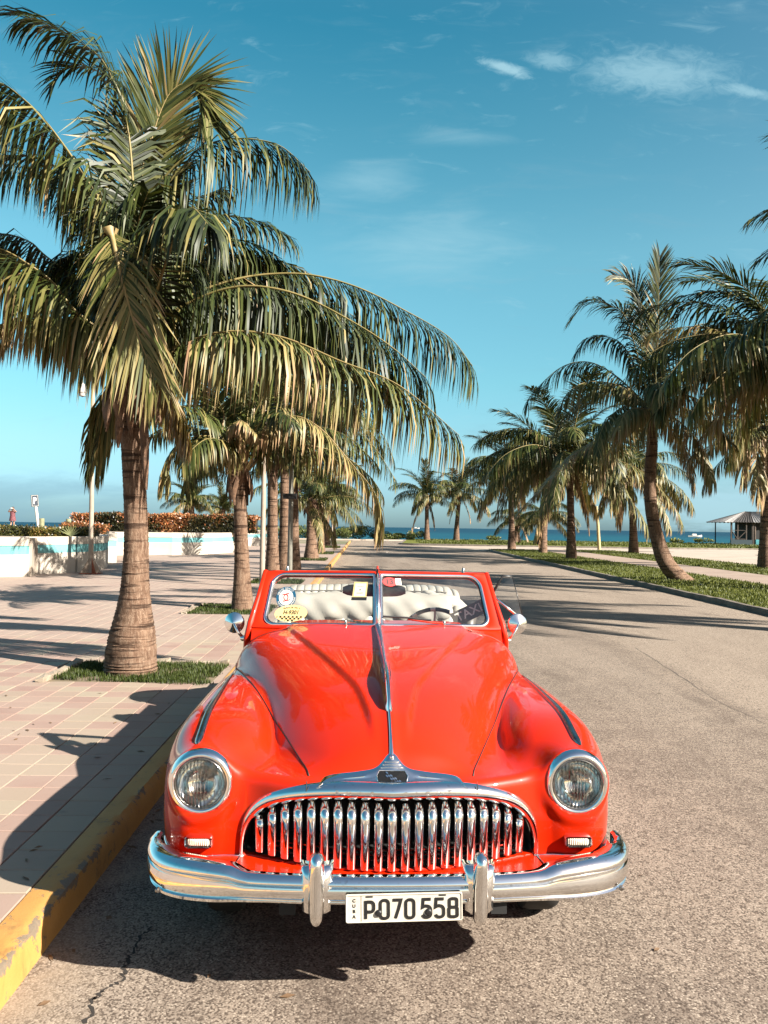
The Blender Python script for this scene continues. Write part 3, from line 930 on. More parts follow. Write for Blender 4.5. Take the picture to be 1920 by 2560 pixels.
# ------------------------------------------------------------------ number plate
def make_plate():
    g = bpy.data.objects.new('number_plate', None); g.location = (.034, -.022, .430); g.rotation_euler = (0, R(-1.2), 0); link(g, CAR)
    Wd, Ht = .216, .0525
    def rr(w, h, r_, n=5):
        o = []
        for cx, cy, a0 in ((w - r_, h - r_, 0), (-w + r_, h - r_, 90), (-w + r_, -h + r_, 180), (w - r_, -h + r_, 270)):
            o += [(cx + r_ * math.cos(R(a0 + 90 * k / n)), cy + r_ * math.sin(R(a0 + 90 * k / n))) for k in range(n + 1)]
        return o
    A = Matrix.Rotation(R(90), 4, 'X')          # XY plane -> XZ plane facing -v
    mb = MB(); mb.prism(rr(Wd, Ht, .008), .003, A); mb.build('plate_sheet', PLATE, g)
    mb = MB(); mb.tube([(x, -.0035, y) for x, y in rr(Wd - .003, Ht - .003, .007)], .0024, 6, closed=True); mb.build('rim', PLATE, g, smooth=True)
    mb = MB(); mb.box((-.158, -.0034, 0), (.0012, .0008, .095)); mb.build('divider', PLATEBLK, g)
    mb = MB()
    for k, ch in enumerate('CUBA'):
        tv, tf = text_data(ch, .0165, bold=.0004, extrude=.0004)
        mb.add([(p.x - .184, -.0040 - p.z, .0295 - k * .0195 + p.y) for p in tv], tf)
    tag(mb.build('country_lettering', PLATEBLK, g), kind='stuff')
    sw = .0105
    def arc(cx, cy, rx, ry, a0, a1, n=8): return [(cx + rx * math.cos(R(a0 + (a1 - a0) * k / n)), cy + ry * math.sin(R(a0 + (a1 - a0) * k / n))) for k in range(n + 1)]
    w, h = .0150, .0330
    def zero(r_=.012): return arc(w - r_, h - r_, r_, r_, 0, 90, 4) + arc(-w + r_, h - r_, r_, r_, 90, 180, 4) + arc(-w + r_, -h + r_, r_, r_, 180, 270, 4) + arc(w - r_, -h + r_, r_, r_, 270, 360, 4)
    GL = {'P': [([(-w, -h), (-w, h)], False), ([(-w + sw * .45, h - sw * .45)] + arc(w - .012, h - sw * .45 - .012, .012, .012, 90, 0, 4) + arc(w - .012, .004, .012, .012, 0, -90, 4) + [(-w + sw * .45, -.008)], False)],
          '0': [(zero(), True)],
          '7': [([(-w, h), (w, h), (w * .4, 0), (-w * .35, -h)], False)],
          '5': [([(w, h), (-w * .85, h), (-w, .004), (-w * .3, .009)] + arc(w - .014, -.006, .014, .014, 80, 0, 4) + arc(w - .013, -h + .013, .013, .013, 0, -90, 4) + arc(-w + .012, -h + .012, .012, .012, 270, 190, 4), False)],
          '8': [([(p[0] * .92, p[1] * .47 + h * .53) for p in zero(.011)], True), ([(p[0] * 1.02, p[1] * .53 - h * .47) for p in zero(.011)], True)]}
    for ch, x in zip('P070558', (-.126, -.072, -.026, .022, .084, .132, .182)):
        mb = MB()
        for q, (pts, cl) in enumerate(GL[ch]):
            v_, f_ = stroke(pts, sw, .0022 + .0004 * q, cl)
            mb.add([(a + x, -c - .003, b - .004) for a, b, c in v_], f_)
        mb.build('character', PLATEBLK, g)
    for x, z_ in ((-.128, .0425), (.142, .0425)):
        mb = MB(); mb.box((x, -.0036, z_), (.026, .0014, .0048)); mb.build('slot', PLATEBLK, g)
    for x in (-.094, .090):
        mb = MB(); mb.lathe([(0, .010), (.009, .0095), (.0125, .006), (.0135, .002)], 14, Matrix.Translation((x, -.001, -.018)) @ A); mb.build('plate_bolt', PLATEBLK, g, smooth=R(40))
make_plate()

# ------------------------------------------------------------------ windscreen
WS = dict(bi=(0, 2.06, 1.190), bo=(.808, 2.235, 1.170), to=(.742, 2.475, 1.522), ti=(0, 2.31, 1.535))
def ws_pt(s, a, b):
    """a 0..1 centre->outside, b 0..1 bottom->top"""
    bi, bo, to, ti = (np.array(WS[k]) for k in ('bi', 'bo', 'to', 'ti'))
    p = (bi * (1 - a) + bo * a) * (1 - b) + (ti * (1 - a) + to * a) * b
    return Vector((p[0] * s, p[1], p[2]))
def ws_n(s):
    n = (ws_pt(s, .8, .5) - ws_pt(s, .2, .5)).cross(ws_pt(s, .5, .8) - ws_pt(s, .5, .2)); n.normalize()
    return n if n.y < 0 else -n
def make_windscreen():
    fr = bpy.data.objects.new('windscreen', None); fr.location = (0, 0, 0); link(fr, CAR)
    def inner(n=7):
        o = []
        # (corner centre, radii, start angle) in (a, b)
        for ca, cb, ra, rb, a0 in ((.912 - .11, .948 - .20, .11, .20, 0), (.022 + .02, .948 - .035, .02, .035, 90), (.022 + .02, .072 + .035, .02, .035, 180), (.905 - .085, .072 + .16, .085, .16, 270)):
            o += [(ca + ra * math.cos(R(a0 + 90 * k / n)), cb + rb * math.sin(R(a0 + 90 * k / n))) for k in range(n + 1)]
        return o
    # pane aperture leans with the post: outer edge further in at the top comes from the bilinear patch
    IN = inner()
    for s in (-1, 1):
        n = ws_n(s)
        ring = [ws_pt(s, a, b) for a, b in IN]
        # outer outline at matching parameters
        def outer(a, b):
            ca, cb = .47, .5
            da, db = a - ca, b - cb
            k = min((1.0 - ca) / da if da > 1e-6 else 9, (0.0 - ca) / da if da < -1e-6 else 9, (1.0 - cb) / db if db > 1e-6 else 9, (0.0 - cb) / db if db < -1e-6 else 9)
            return ca + da * k, cb + db * k
        IN2 = []
        for i in range(len(IN)):                                   # densify
            a0, a1 = IN[i], IN[(i + 1) % len(IN)]
            for t in (0, .25, .5, .75): IN2.append((a0[0] + (a1[0] - a0[0]) * t, a0[1] + (a1[1] - a0[1]) * t))
        P = []
        for a, b in IN2:
            oa, ob = outer(a, b); row = []
            for t, d in ((0, -.035), (0, -.002), (.12, .006), (.5, .016), (.9, .012), (1, -.006), (1.0, -.05)):
                row.append(ws_pt(s, a + (oa - a) * t, b + (ob - b) * t) + n * d)
            P.append(row)
        mb = MB(); mb.grid(P, closed_u=True); mb.build('frame', PAINT, fr, smooth=R(50))
        mb = MB(); mb.tube([ws_pt(s, a, b) + n * .008 for a, b in IN2], (.011, .009), 8, closed=True); mb.build('chrome_trim', CHROME, fr, smooth=True)
        mb = MB(); mb.tube([ws_pt(s, .47 + (a - .47) * .972, .5 + (b - .5) * .955) + n * .001 for a, b in IN2], .007, 6, closed=True); mb.build('rubber_seal', BLACKPL, fr, smooth=True)
        mb = MB(); mb.add([ws_pt(s, a, b) - n * .002 for a, b in IN] + [ws_pt(s, .47, .5) - n * .002], [(i, (i + 1) % len(IN), len(IN)) for i in range(len(IN))])
        mb.build('pane', GLASS, fr)
    # centre post
    mb = MB(); mb.tube([ws_pt(1, 0, b) + Vector((0, -.018, .004)) for b in (.05, .5, .97)], (.012, .012), 10); mb.build('centre_post', CHROME, fr, smooth=True)
    # header rail and its three studs
    pts = [ws_pt(-1, a, .995) for a in np.linspace(1, 0, 9)] + [ws_pt(1, a, .995) for a in np.linspace(.125, 1, 8)]
    mb = MB(); mb.tube([p + Vector((0, .012, -.002)) for p in pts], (.024, .013), 12); mb.build('header_rail', PAINT, fr, smooth=True)
    for a, s, m_ in ((.80, -1, DARKCHROME), (0, 1, PAINT), (.78, 1, DARKCHROME)):
        p = ws_pt(s, a, 1.0)
        mb = MB(); mb.lathe([(.012, 0), (.010, .012), (.007, .028), (.002, .034)], 10, Matrix.Translation(p + Vector((0, 0, .008)))); mb.build('stud', m_, fr, smooth=True)
    # pillars down to the doors
    for s in (-1, 1):
        mb = MB(); mb.tube([ws_pt(s, .985, .97) + Vector((0, .03, 0)), ws_pt(s, .985, .5) + Vector((s * .004, .035, 0)), ws_pt(s, .99, .06) + Vector((s * .006, .035, 0)), ws_pt(s, .99, -.12) + Vector((s * .0, .06, 0)), (s * .815, 2.34, 1.02)],
                           [(.026, .045), (.026, .05), (.028, .06), (.03, .07), (.03, .08)], 12)
        mb.build('pillar', PAINT, fr, smooth=True)
    # cowl panel filling below the frame
    P = []
    for x in np.linspace(-1, 1, 25):
        s = 1 if x >= 0 else -1; p = ws_pt(s, abs(x), .03)
        z_ = ztop([p.x * .985], [p.y - .03])[0]
        P.append([(p.x * .99, p.y - .085, ztop([p.x * .985], [p.y - .085])[0] - .004), (p.x * .99, p.y - .04, max(z_ + .004, p.z - .035)), (p.x * .995, p.y - .012, p.z - .008), (p.x, p.y + .02, p.z + .01)])
    mb = MB(); mb.grid(P); mb.build('cowl', PAINT, fr, smooth=R(60))
    # wiper and the two spindles
    p0 = ws_pt(1, .52, .07) + ws_n(1) * .030
    p1 = ws_pt(1, .035, .20) + ws_n(1) * .022
    mb = MB(); mb.tube([p0, p0.lerp(p1, .35), p0.lerp(p1, .6)], [.007, .006, .004], 6); o = mb.build('wiper_arm', PAINT, CAR, smooth=True)
    mb = MB(); a_ = p0.lerp(p1, .22) + Vector((0, -.004, .014)); mb.tube([a_, a_.lerp(p1, .5) + Vector((0, 0, .004)), p1], (.004, .007), 6); mb.build('wiper_blade', BLACKPL, o)
    for s, a in ((-1, .245), (1, .52)):
        q = ws_pt(s, a, .055) + ws_n(s) * .020
        mb = MB(); mb.box(q + Vector((0, .004, -.012)), (.030, .03, .014)); mb.lathe([(.010, -.02), (.009, .012), (.006, .026), (.002, .031)], 10, Matrix.Translation(q + Vector((0, -.005, .002)))); mb.build('wiper_spindle', DARKCHROME, CAR, smooth=R(40))
make_windscreen()
# ------------------------------------------------------------------ stickers on the panes
def pane_frame(s, a, b, lift=.004):
    n = ws_n(s); x = (ws_pt(s, .7, b) - ws_pt(s, .3, b)).normalized() * s; y = n.cross(x) * -1
    y = x.cross(n) * -1
    if y.z < 0: y = -y
    p = ws_pt(s, a, b) + n * lift
    return Matrix(((x.x, y.x, n.x, p.x), (x.y, y.y, n.y, p.y), (x.z, y.z, n.z, p.z), (0, 0, 0, 1)))
def flat(name, mat, M, polys, parent):
    mb = MB()
    for V, F in polys: mb.add([M @ Vector((*v[:2], v[2] if len(v) > 2 else 0)) for v in V], F)
    o = mb.build(name, mat, parent)
    return tag(o, kind='stuff') if len(polys) > 1 else o
def disc(rx, ry, n=40, z=0.0, rot=0.0):
    V = [(0, 0, z)]
    for k in range(n):
        a = 2 * PI * k / n; x, y = rx * math.cos(a), ry * math.sin(a)
        V.append((x * math.cos(rot) - y * math.sin(rot), x * math.sin(rot) + y * math.cos(rot), z))
    return V, [(0, k + 1, (k + 1) % n + 1) for k in range(n)]
def ring_text(txt, r, a0, a1, size, up, z, squash=1.0):
    out = []
    for k, ch in enumerate(txt):
        if ch == ' ': continue
        a = R(a0 + (a1 - a0) * k / (len(txt) - 1)); tv, tf = text_data(ch, size, bold=size * .02)
        rot = a - PI / 2 if up else a + PI / 2
        out.append(([(r * math.cos(a) + p.x * math.cos(rot) - p.y * math.sin(rot), squash * (r * math.sin(a) + p.x * math.sin(rot) + p.y * math.cos(rot)), z) for p in tv], tf))
    return out
def make_stickers():
    M = pane_frame(-1, .765, .535) @ Matrix.Rotation(R(14), 4, 'Z') @ Matrix.Scale(1.25, 4, (0, 1, 0))
    st = flat('cruise_sticker', STKBLUE, M, [disc(.066, .066)], CAR)
    flat('sticker_face', STKWHITE, M, [disc(.047, .047, z=.0006)], st)
    flat('sticker_lettering', STKWHITE, M, ring_text('CRUISE 2016/17', .0555, 150, 32, .0135, True, .0012) + ring_text('PASEO DEL PRADO', .0575, 200, 345, .0135, False, .0012), st)
    cc = []
    for sgn in (-1, 1):
        pts = [(sgn * (-.010 + .024 * math.cos(R(a))), .021 * math.sin(R(a))) for a in np.linspace(-125, 125, 22)]
        v, f = stroke(pts, .0055, .0006); cc.append(([(x, y, z + .0012 + (.0005 if sgn > 0 else 0)) for x, y, z in v], f))
    flat('sticker_emblem', STKRED, M, cc, st)
    # yellow taxi agency oval
    M = pane_frame(-1, .700, .262) @ Matrix.Scale(1.22, 4, (0, 1, 0))
    ov = flat('taxi_agency_sticker', STKYEL, M, [disc(.108, .051, 48, rot=.02)], CAR)
    flat('sticker_lettering', STKBLK, M, [([(p.x, p.y + .004, .0008) for p in tv], tf) for tv, tf in [text_data('H-9301', .034, bold=.0010, shear=.15)]] +
         ring_text('AGENCIA DE TAXI 8', .12, 115, 63, .0115, True, .0008, 1.0)[:0] +
         [([(p.x + x, p.y + .0335 - 1.6 * x * x, .0008) for p in tv], tf) for x, (tv, tf) in zip(np.linspace(-.052, .052, 17), [text_data(c, .0115, bold=.0003) for c in 'AGENCIA DE TAXI 8']) if tf], ov)
    ch = []
    for r_ in range(3):
        y1 = -.0165 - r_ * .0105; y0 = y1 - .0105
        half = .106 * math.sqrt(max(0, 1 - (y0 / .0505) ** 2))
        x = -.098 + (r_ % 2) * .0135
        while x < .10:
            a, b = max(x, -half), min(x + .0135, half)
            if b - a > .002: ch.append(([(a, y0, .0008), (b, y0, .0008), (b, y1, .0008), (a, y1, .0008)], [(0, 1, 2, 3)]))
            x += .027
    flat('checker_band', STKBLK, M, ch, ov)
    # number 13 sticker and its small pale square
    M = pane_frame(1, .105, .825)
    q = lambda w, h, z=0, x=0, y=0: ([(x - w, y - h, z), (x + w, y - h, z), (x + w, y + h, z), (x - w, y + h, z)], [(0, 1, 2, 3)])
    o = flat('number_sticker', STKRED, M, [disc(.048, .034, 24)], CAR)
    flat('sticker_lettering', STKBLK, M, [([(p.x - .002, p.y, .0008) for p in tv], tf) for tv, tf in [text_data('13', .054, bold=.0016)]], o)
    o = flat('validation_sticker', STKWHITE, M, [q(.019, .025, .0004, .058, .002)], CAR)
    flat('sticker_pattern', SIGNGREY, M, [q(.005, .006, .001, .050, .014), q(.006, .004, .001, .064, .004), q(.004, .006, .001, .052, -.010), q(.005, .004, .001, .066, -.014)], o)
    # permit card in a dark holder behind the glass
    M = pane_frame(-1, .150, .70, -.012)
    o = flat('permit_card', STKYEL, M, [q(.046, .060)], CAR)
    flat('card_face', STKWHITE, M, [q(.036, .048, .0008)], o)
    flat('card_print', SIGNGREY, M, [disc(.005, .006, 10, .0016)] + [q(.022, .0012, .0016, 0, y) for y in (.024, -.018, -.028)], o)
    flat('card_holder', BLACKPL, M, [q(.050, .012, .0004, 0, -.066)], o)
    # TAXI board lying on the dash on the driver side
    M = Matrix.Translation((.62, 2.42, 1.265)) @ Matrix.Rotation(R(26), 4, 'Y').inverted() @ Matrix.Rotation(R(62), 4, 'X')
    mb = MB(); mb.prism([(-.12, -.05), (.12, -.05), (.12, .05), (-.12, .05)], .006, M); o = mb.build('taxi_board', SIGNGREY, CAR)
    flat('sign_lettering', STKWHITE, M, [([(p.x, p.y, .0075) for p in tv], tf) for tv, tf in [text_data('TAXI', .085, bold=.001)]], o)
make_stickers()
# ------------------------------------------------------------------ vent window, mirrors
def make_vent():
    a = Vector((.790, 2.44, 1.415)); 
    A = Vector((.795, 2.50, 1.40)); B = Vector((.868, 2.56, 1.505)); C_ = Vector((.935, 2.55, 1.505)); D = Vector((1.005, 2.50, 1.21)); E = Vector((.880, 2.46, 1.20))
    mb = MB(); mb.tube([A, B, C_], [.009, .008, .006], 8); mb.tube([C_, D], .0035, 6)
    fr = mb.build('vent_window', BLACKPL, CAR, smooth=True)
    mb = MB(); mb.tube([A + Vector((.0, 0, -.03)), D], .009, 8); mb.build('vent_rail', CHROME, fr, smooth=True)
    mb = MB(); mb.tube([E, D], .008, 8); mb.build('vent_pivot', BLACKPL, fr, smooth=True)
    mb = MB(); mb.add([A, B, C_, D], [(0, 1, 2, 3)]); mb.build('vent_glass', GLASS, fr)
make_vent()
def make_mirror(s):
    c = Vector((s * (.930 if s > 0 else .925), 2.34, 1.205 if s > 0 else 1.195))
    g = bpy.data.objects.new('side_mirror', None); g.location = c; g.empty_display_size = .03; link(g, CAR)
    A = Matrix.Rotation(R(90), 4, 'X') @ Matrix.Rotation(R(12 * s), 4, 'Y')
    mb = MB(); mb.lathe([(.0, .040), (.008, .038), (.064, .004), (.068, -.002), (.066, -.010)], 32, A); mb.build('mirror_back', CHROME, g, smooth=R(25))
    mb = MB(); mb.add([A @ Vector((*p[:2], -.009)) for p in disc(.060, .060, 32)[0]], disc(.060, .060, 32)[1]); mb.build('mirror_glass', CHROME, g)
    root = Vector((s * .86, 2.30, 1.10)) - c
    mb = MB(); mb.tube([(0, -.034, 0), (root * .45) + Vector((0, -.03, -.01)), root], [.007, .009, .012], 8); mb.build('mirror_arm', CHROME, g, smooth=True)
    mb = MB(); mb.lathe([(.020, -.01), (.018, .010), (.012, .02)], 12, Matrix.Translation(root) @ Matrix.Rotation(R(90 * s), 4, 'Y')); mb.build('mirror_base', CHROME, g, smooth=R(40))
for s in (-1, 1): make_mirror(s)

# ------------------------------------------------------------------ interior
def make_interior():
    mb = MB(); P = []
    for x in np.linspace(-.78, .78, 17):
        P.append([(x, 2.36 - .02 * (1 - abs(x)), 1.15), (x, 2.44, 1.17), (x, 2.52, 1.15), (x, 2.55, 1.10), (x, 2.55, .85)])
    mb.grid(P); mb.build('dashboard', PAINT, CAR, smooth=R(50))
    def pad(name, x0, x1, prof_pts, nrib, depth, mat, bow=0.0, wrinkle=0.0, seed=1):
        """upholstered bolster: profile in (v, z) swept across u with pleats"""
        rg = np.random.default_rng(seed); ph = rg.uniform(0, 6, 6)
        P = []; N_ = max(nrib * 8, 60)
        for i in range(N_ + 1):
            t = i / N_; u_ = x0 + (x1 - x0) * t
            rib = abs(math.sin(PI * nrib * t)) ** .35
            end = min(1, min(t, 1 - t) * 14 + .0) ** .5
            row = []
            cv = sum(p[0] for p in prof_pts) / len(prof_pts); cz = sum(p[1] for p in prof_pts) / len(prof_pts)
            for k, (v_, z_) in enumerate(prof_pts):
                kk = (.80 + .20 * end) * (1 - depth * (1 - rib))
                w_ = wrinkle * (math.sin(u_ * 21 + ph[0] + k * .7) + .7 * math.sin(u_ * 37 + ph[1] - k * 1.3) + .6 * math.sin(u_ * 9 + ph[2] + k * .4))
                row.append((u_, cv + (v_ - cv) * kk + bow * (1 - (2 * t - 1) ** 2) + w_, cz + (z_ - cz) * kk + w_ * .6))
            P.append(row)
        mb = MB(); mb.grid(P, closed_v=True); mb.add(P[0], [tuple(range(len(P[0])))]); mb.add(P[-1], [tuple(range(len(P[-1])))])
        return mb.build(name, mat, CAR, smooth=R(60))
    ell = lambda cv, cz, a, b, n=2.6, m=20: [(cv + a * math.copysign(abs(math.cos(2 * PI * k / m)) ** (2 / n), math.cos(2 * PI * k / m)), cz + b * math.copysign(abs(math.sin(2 * PI * k / m)) ** (2 / n), math.sin(2 * PI * k / m))) for k in range(m)]
    pad('seat_cushion', -.72, .72, ell(2.98, .72, .27, .12), 12, .05, VINYL)
    pad('seat_back', -.72, .72, [(v_ + .18 * (z_ - 1.0), z_) for v_, z_ in ell(3.22, .98, .085, .27)], 14, .16, VINYL)
    # cloth cover over the top of the front backrest
    pad('seat_cover', -.66, .60, [(v_ + .18 * (z_ - 1.0), z_) for v_, z_ in ell(3.235, 1.205, .112, .115, 2.2)], 2, .02, CANVAS, wrinkle=.013, seed=5)
    pad('rear_seat_back', -.74, .74, [(v_ + .2 * (z_ - 1.0), z_) for v_, z_ in ell(4.00, .95, .09, .26)], 16, .10, VINYL)
    pad('folded_top', -.78, .78, ell(4.22, 1.17, .26, .13, 2.3), 26, .11, VINYL, bow=.10)
    pad('folded_top_cover', -.70, .70, ell(4.18, 1.245, .16, .075, 2.2), 22, .10, VINYL, bow=.10, wrinkle=.004, seed=8)
    PIPE = simple('grey_piping', (.13, .125, .115), .6)
    for nm, pts in (('cover_hem', [(x, 3.115 - .010 * math.sin(x * 19) + .03, 1.100 + .012 * math.sin(x * 13)) for x in np.linspace(-.66, .60, 40)]),
                    ('top_piping', [(x, 3.93 + .10 * (1 - (x / .78) ** 2), 1.205) for x in np.linspace(-.74, .74, 30)]), ('top_piping', [(x, 4.03 + .10 * (1 - (x / .7) ** 2), 1.275) for x in np.linspace(-.66, .66, 30)])):
        mb = MB(); mb.tube(pts, .006, 5); mb.build(nm, PIPE, CAR, smooth=True)
    # bunched cloth on the driver side
    bm = bmesh.new(); bmesh.ops.create_icosphere(bm, subdivisions=4, radius=1.0)
    for v in bm.verts:
        p = v.co.copy()
        k = 1 + .10 * math.sin(p.x * 7 + p.z * 5) + .07 * math.sin(p.y * 11 - p.x * 6) + .05 * math.sin(p.x * 17 + p.z * 13)
        v.co = Vector((p.x * .20 * k + .52, p.y * .13 * k + 3.36, p.z * .105 * k + 1.22 - .22 * (p.x * .20)))
    me = bpy.data.meshes.new('cloth_bundle'); bm.to_mesh(me); bm.free(); me.materials.append(CANVAS); smooth_me(me)
    o = bpy.data.objects.new('cloth_bundle', me); link(o, CAR)
    mb = MB(); mb.tube([(.70, 2.95, 1.05), (.72, 3.05, 1.17), (.74, 3.2, 1.15)], [.03, .05, .03], 8); mb.build('folded_strap', SIGNGREY, CAR, smooth=True)
    # door trims and floor
    for s in (-1, 1):
        mb = MB(); mb.box((s * .785, 3.2, .80), (.02, 1.5, .50)); mb.build('door_trim', VINYL, CAR)
    mb = MB(); mb.box((0, 3.23, .505), (1.5, 1.5, .012)); mb.build('floor_mat', BLACKPL, CAR)
    # steering wheel
    g = bpy.data.objects.new('steering_wheel', None); g.location = (.415, 2.74, 1.085); g.rotation_euler = (R(-58), 0, 0); link(g, CAR)
    WHT = simple('wheel_white', (0.75, 0.72, 0.66), 0.4)
    for k in range(40):
        a0, a1 = 2 * PI * k / 40, 2 * PI * (k + 1.0) / 40
        mb = MB(); mb.tube([(.215 * math.cos(a), .215 * math.sin(a), 0) for a in np.linspace(a0, a1, 4)], .014 if k % 2 == 0 else .0125, 8)
        mb.build('rim', BLACKPL if k % 2 == 0 else (WHT if k % 4 == 1 else BLACKPL), g, smooth=R(50))
    mb = MB(); mb.tube([(.2 * math.cos(a), .2 * math.sin(a), .002) for a in np.linspace(0, 2 * PI, 48, endpoint=False)], .005, 6, closed=True); mb.build('grip_ring', WHT, g, smooth=True)
    mb = MB()
    for a in (PI * .12, PI * .88, PI * 1.5): mb.tube([(0, 0, -.03), (.2 * math.cos(a), .2 * math.sin(a), 0)], .008, 6)
    mb.lathe([(0, .0), (.04, -.004), (.05, -.02), (.03, -.06)], 20); mb.build('spokes', WHT, g, smooth=R(50))
    mb = MB(); mb.tube([(0, 0, -.04), (0, 0, -.50)], .022, 10); mb.build('column', BLACKPL, g, smooth=True)
    # rear view mirror
    p = ws_pt(1, 0, .60) + Vector((-.02, .11, .02))
    mb = MB(); P = []
    for x in np.linspace(-1, 1, 15):
        hh = .040 * (1 - abs(x) ** 6 * .5)
        P.append([p + Vector((x * .205, .012 * math.cos(a) - .01, hh * math.sin(a) - .0)) for a in np.linspace(0, 2 * PI, 12, endpoint=False)])
    mb.grid(P, closed_v=True); mb.add(P[0], [tuple(range(12))]); mb.add(P[-1], [tuple(range(12))]); mb.tube([p, p + Vector((.02, -.06, .14))], .008, 6)
    mb.build('rear_view_mirror', BLACKPL, CAR, smooth=R(50))
    # dark glass partition and side glass seen behind: none in the photo
make_interior()
# ------------------------------------------------------------------ wheels
def make_wheel(u0, v0):
    s = 1 if u0 > 0 else -1
    g = bpy.data.objects.new('wheel', None); g.location = (u0, v0, .355); link(g, CAR)
    A = Matrix.Rotation(R(90) * s, 4, 'Y')
    mb = MB(); mb.lathe([(.21, -.08), (.30, -.088), (.345, -.075), (.355, -.05), (.355, .05), (.345, .075), (.30, .088), (.21, .08)], 40, A); mb.build('tyre', RUBBER, g, smooth=R(40))
    mb = MB(); mb.lathe([(.212, .078), (.295, .0895)], 40, A); mb.build('white_wall', STKWHITE, g)
    mb = MB(); mb.lathe([(.0, .10), (.05, .098), (.10, .085), (.14, .07), (.16, .072), (.205, .08), (.212, .07)], 36, A); mb.build('hubcap', CHROME, g, smooth=R(40))
for u0, v0 in ((-.73, .97), (.73, .97), (-.73, 4.12), (.73, 4.12)): make_wheel(u0, v0)
# rear bumper and tail lamps
mb = MB(); mb.tube([(x, 5.36 - .25 * (abs(x) / .95) ** 4, .50) for x in np.linspace(-.95, .95, 25)], (.03, .055), 10); mb.build('rear_bumper', CHROME, CAR, smooth=True)
for s in (-1, 1):
    mb = MB(); mb.lathe([(0, .03), (.03, .025), (.045, .0), (.05, -.02)], 16, Matrix.Translation((s * .68, 5.07, .70)) @ Matrix.Rotation(R(-90), 4, 'X')); mb.build('tail_light', STKRED, CAR, smooth=True)
# ------------------------------------------------------------------ ground materials
def m_asphalt():
    m, t, b, out = new_mat('asphalt')
    tc = t.node('ShaderNodeTexCoord').outputs['Object']
    vor = t.node('ShaderNodeTexVoronoi', feature='F1'); t.set(vor.inputs['Vector'], tc); vor.inputs['Scale'].default_value = 120.0
    vd, vc = vor.outputs['Distance'], vor.outputs['Color']
    fine = t.noise(tc, 170.0, 3.0, 0.7)
    big = t.noise(t.mapping(tc, scale=(1, .16, 1)), 0.8, 7.0, 0.66, 0.5)
    mid = t.noise(tc, 2.6, 7.0, 0.7)
    base = t.mix(t.smooth(big, .36, .64), (0.185, 0.150, 0.125), (0.305, 0.258, 0.218))
    base = t.mix(t.math('MULTIPLY', t.smooth(mid, .42, .72), .8), base, (0.335, 0.280, 0.232))
    gx = t.node('ShaderNodeSeparateXYZ'); t.set(gx.inputs[0], tc)
    lane = t.smooth(t.math('ADD', gx.outputs[0], t.math('MULTIPLY', t.noise(t.mapping(tc, scale=(1, .12, 1)), 1.0, 5, .6), 1.6)), 4.3, 4.75)
    base = t.mix(t.math('MULTIPLY', lane, .55), base, (0.40, 0.335, 0.275))
    sp = t.node('ShaderNodeSeparateColor'); t.set(sp.inputs[0], vc)
    stone = t.mix(t.math('MULTIPLY', t.smooth(sp.outputs[0], .70, .95), .75), base, (0.46, 0.40, 0.34))
    stone = t.mix(t.math('MULTIPLY', t.smooth(sp.outputs[1], .74, .80), .85), stone, (0.060, 0.045, 0.035))
    col = t.mix(t.math('MULTIPLY', t.smooth(vd, .45, .85), .65), stone, (0.085, 0.062, 0.048))
    ravel = t.math('MULTIPLY', t.smooth(t.noise(tc, 24.0, 6.0, 0.75), .53, .66), t.smooth(t.noise(tc, 1.1, 4.0, .6), .30, .55))
    col = t.mix(t.math('MULTIPLY', ravel, .85), col, (0.050, 0.036, 0.028))
    col = t.mix(t.math('MULTIPLY', t.smooth(t.noise(t.mapping(tc, scale=(1, .35, 1)), 0.8, 5.0, .65, .6), .56, .72), .5), col, (0.075, 0.056, 0.044))
    oil = t.math('MULTIPLY', t.smooth(t.math('ABSOLUTE', t.math('ADD', gx.outputs[0], t.math('MULTIPLY', t.noise(t.mapping(tc, scale=(1, .3, 1)), 1.5, 4, .6), .8))), .75, .25), t.smooth(t.noise(t.mapping(tc, scale=(1, .5, 1)), 3.0, 5, .65), .42, .68))
    col = t.mix(t.math('MULTIPLY', oil, .55), col, (0.060, 0.046, 0.037))
    sand = t.math('MULTIPLY', t.smooth(gx.outputs[0], -.95, -1.35), t.smooth(t.noise(tc, 2.0, 6, .7), .38, .62))
    col = t.mix(t.math('MULTIPLY', sand, .6), col, (0.36, 0.29, 0.22))
    t.set(b.inputs['Base Color'], col); b.inputs['Roughness'].default_value = 0.9; b.inputs['Specular IOR Level'].default_value = 0.25
    h = t.math('ADD', t.math('MULTIPLY', vd, -1.0), t.math('ADD', t.math('MULTIPLY', fine, .6), t.math('MULTIPLY', ravel, -.8)))
    t.set(b.inputs['Normal'], t.bump(h, 0.3, 0.004))
    return m
ASPHALT = m_asphalt()
def m_concrete(name, c1, c2, scale=1.2, bump=.25, stain=(.1, .08, .06), stain_amt=.4):
    m, t, b, out = new_mat(name)
    tc = t.node('ShaderNodeTexCoord').outputs['Object']
    col = t.mix(t.smooth(t.noise(tc, scale, 7.0, .65), .3, .7), c1, c2)
    col = t.mix(t.math('MULTIPLY', t.smooth(t.noise(tc, scale * 2.7, 5.0, .7, .5), .58, .78), stain_amt), col, stain)
    t.set(b.inputs['Base Color'], col); b.inputs['Roughness'].default_value = .85
    t.set(b.inputs['Normal'], t.bump(t.noise(tc, 60, 5, .7), bump, .004))
    return m
PALECON = m_concrete('pale_concrete', (.36, .30, .25), (.44, .38, .32), .35)
PATHMAT = m_concrete('path_concrete', (.26, .195, .16), (.33, .26, .215), .6)
KERBCON = m_concrete('kerb_concrete', (.10, .085, .07), (.22, .19, .16), 2.0, .5)
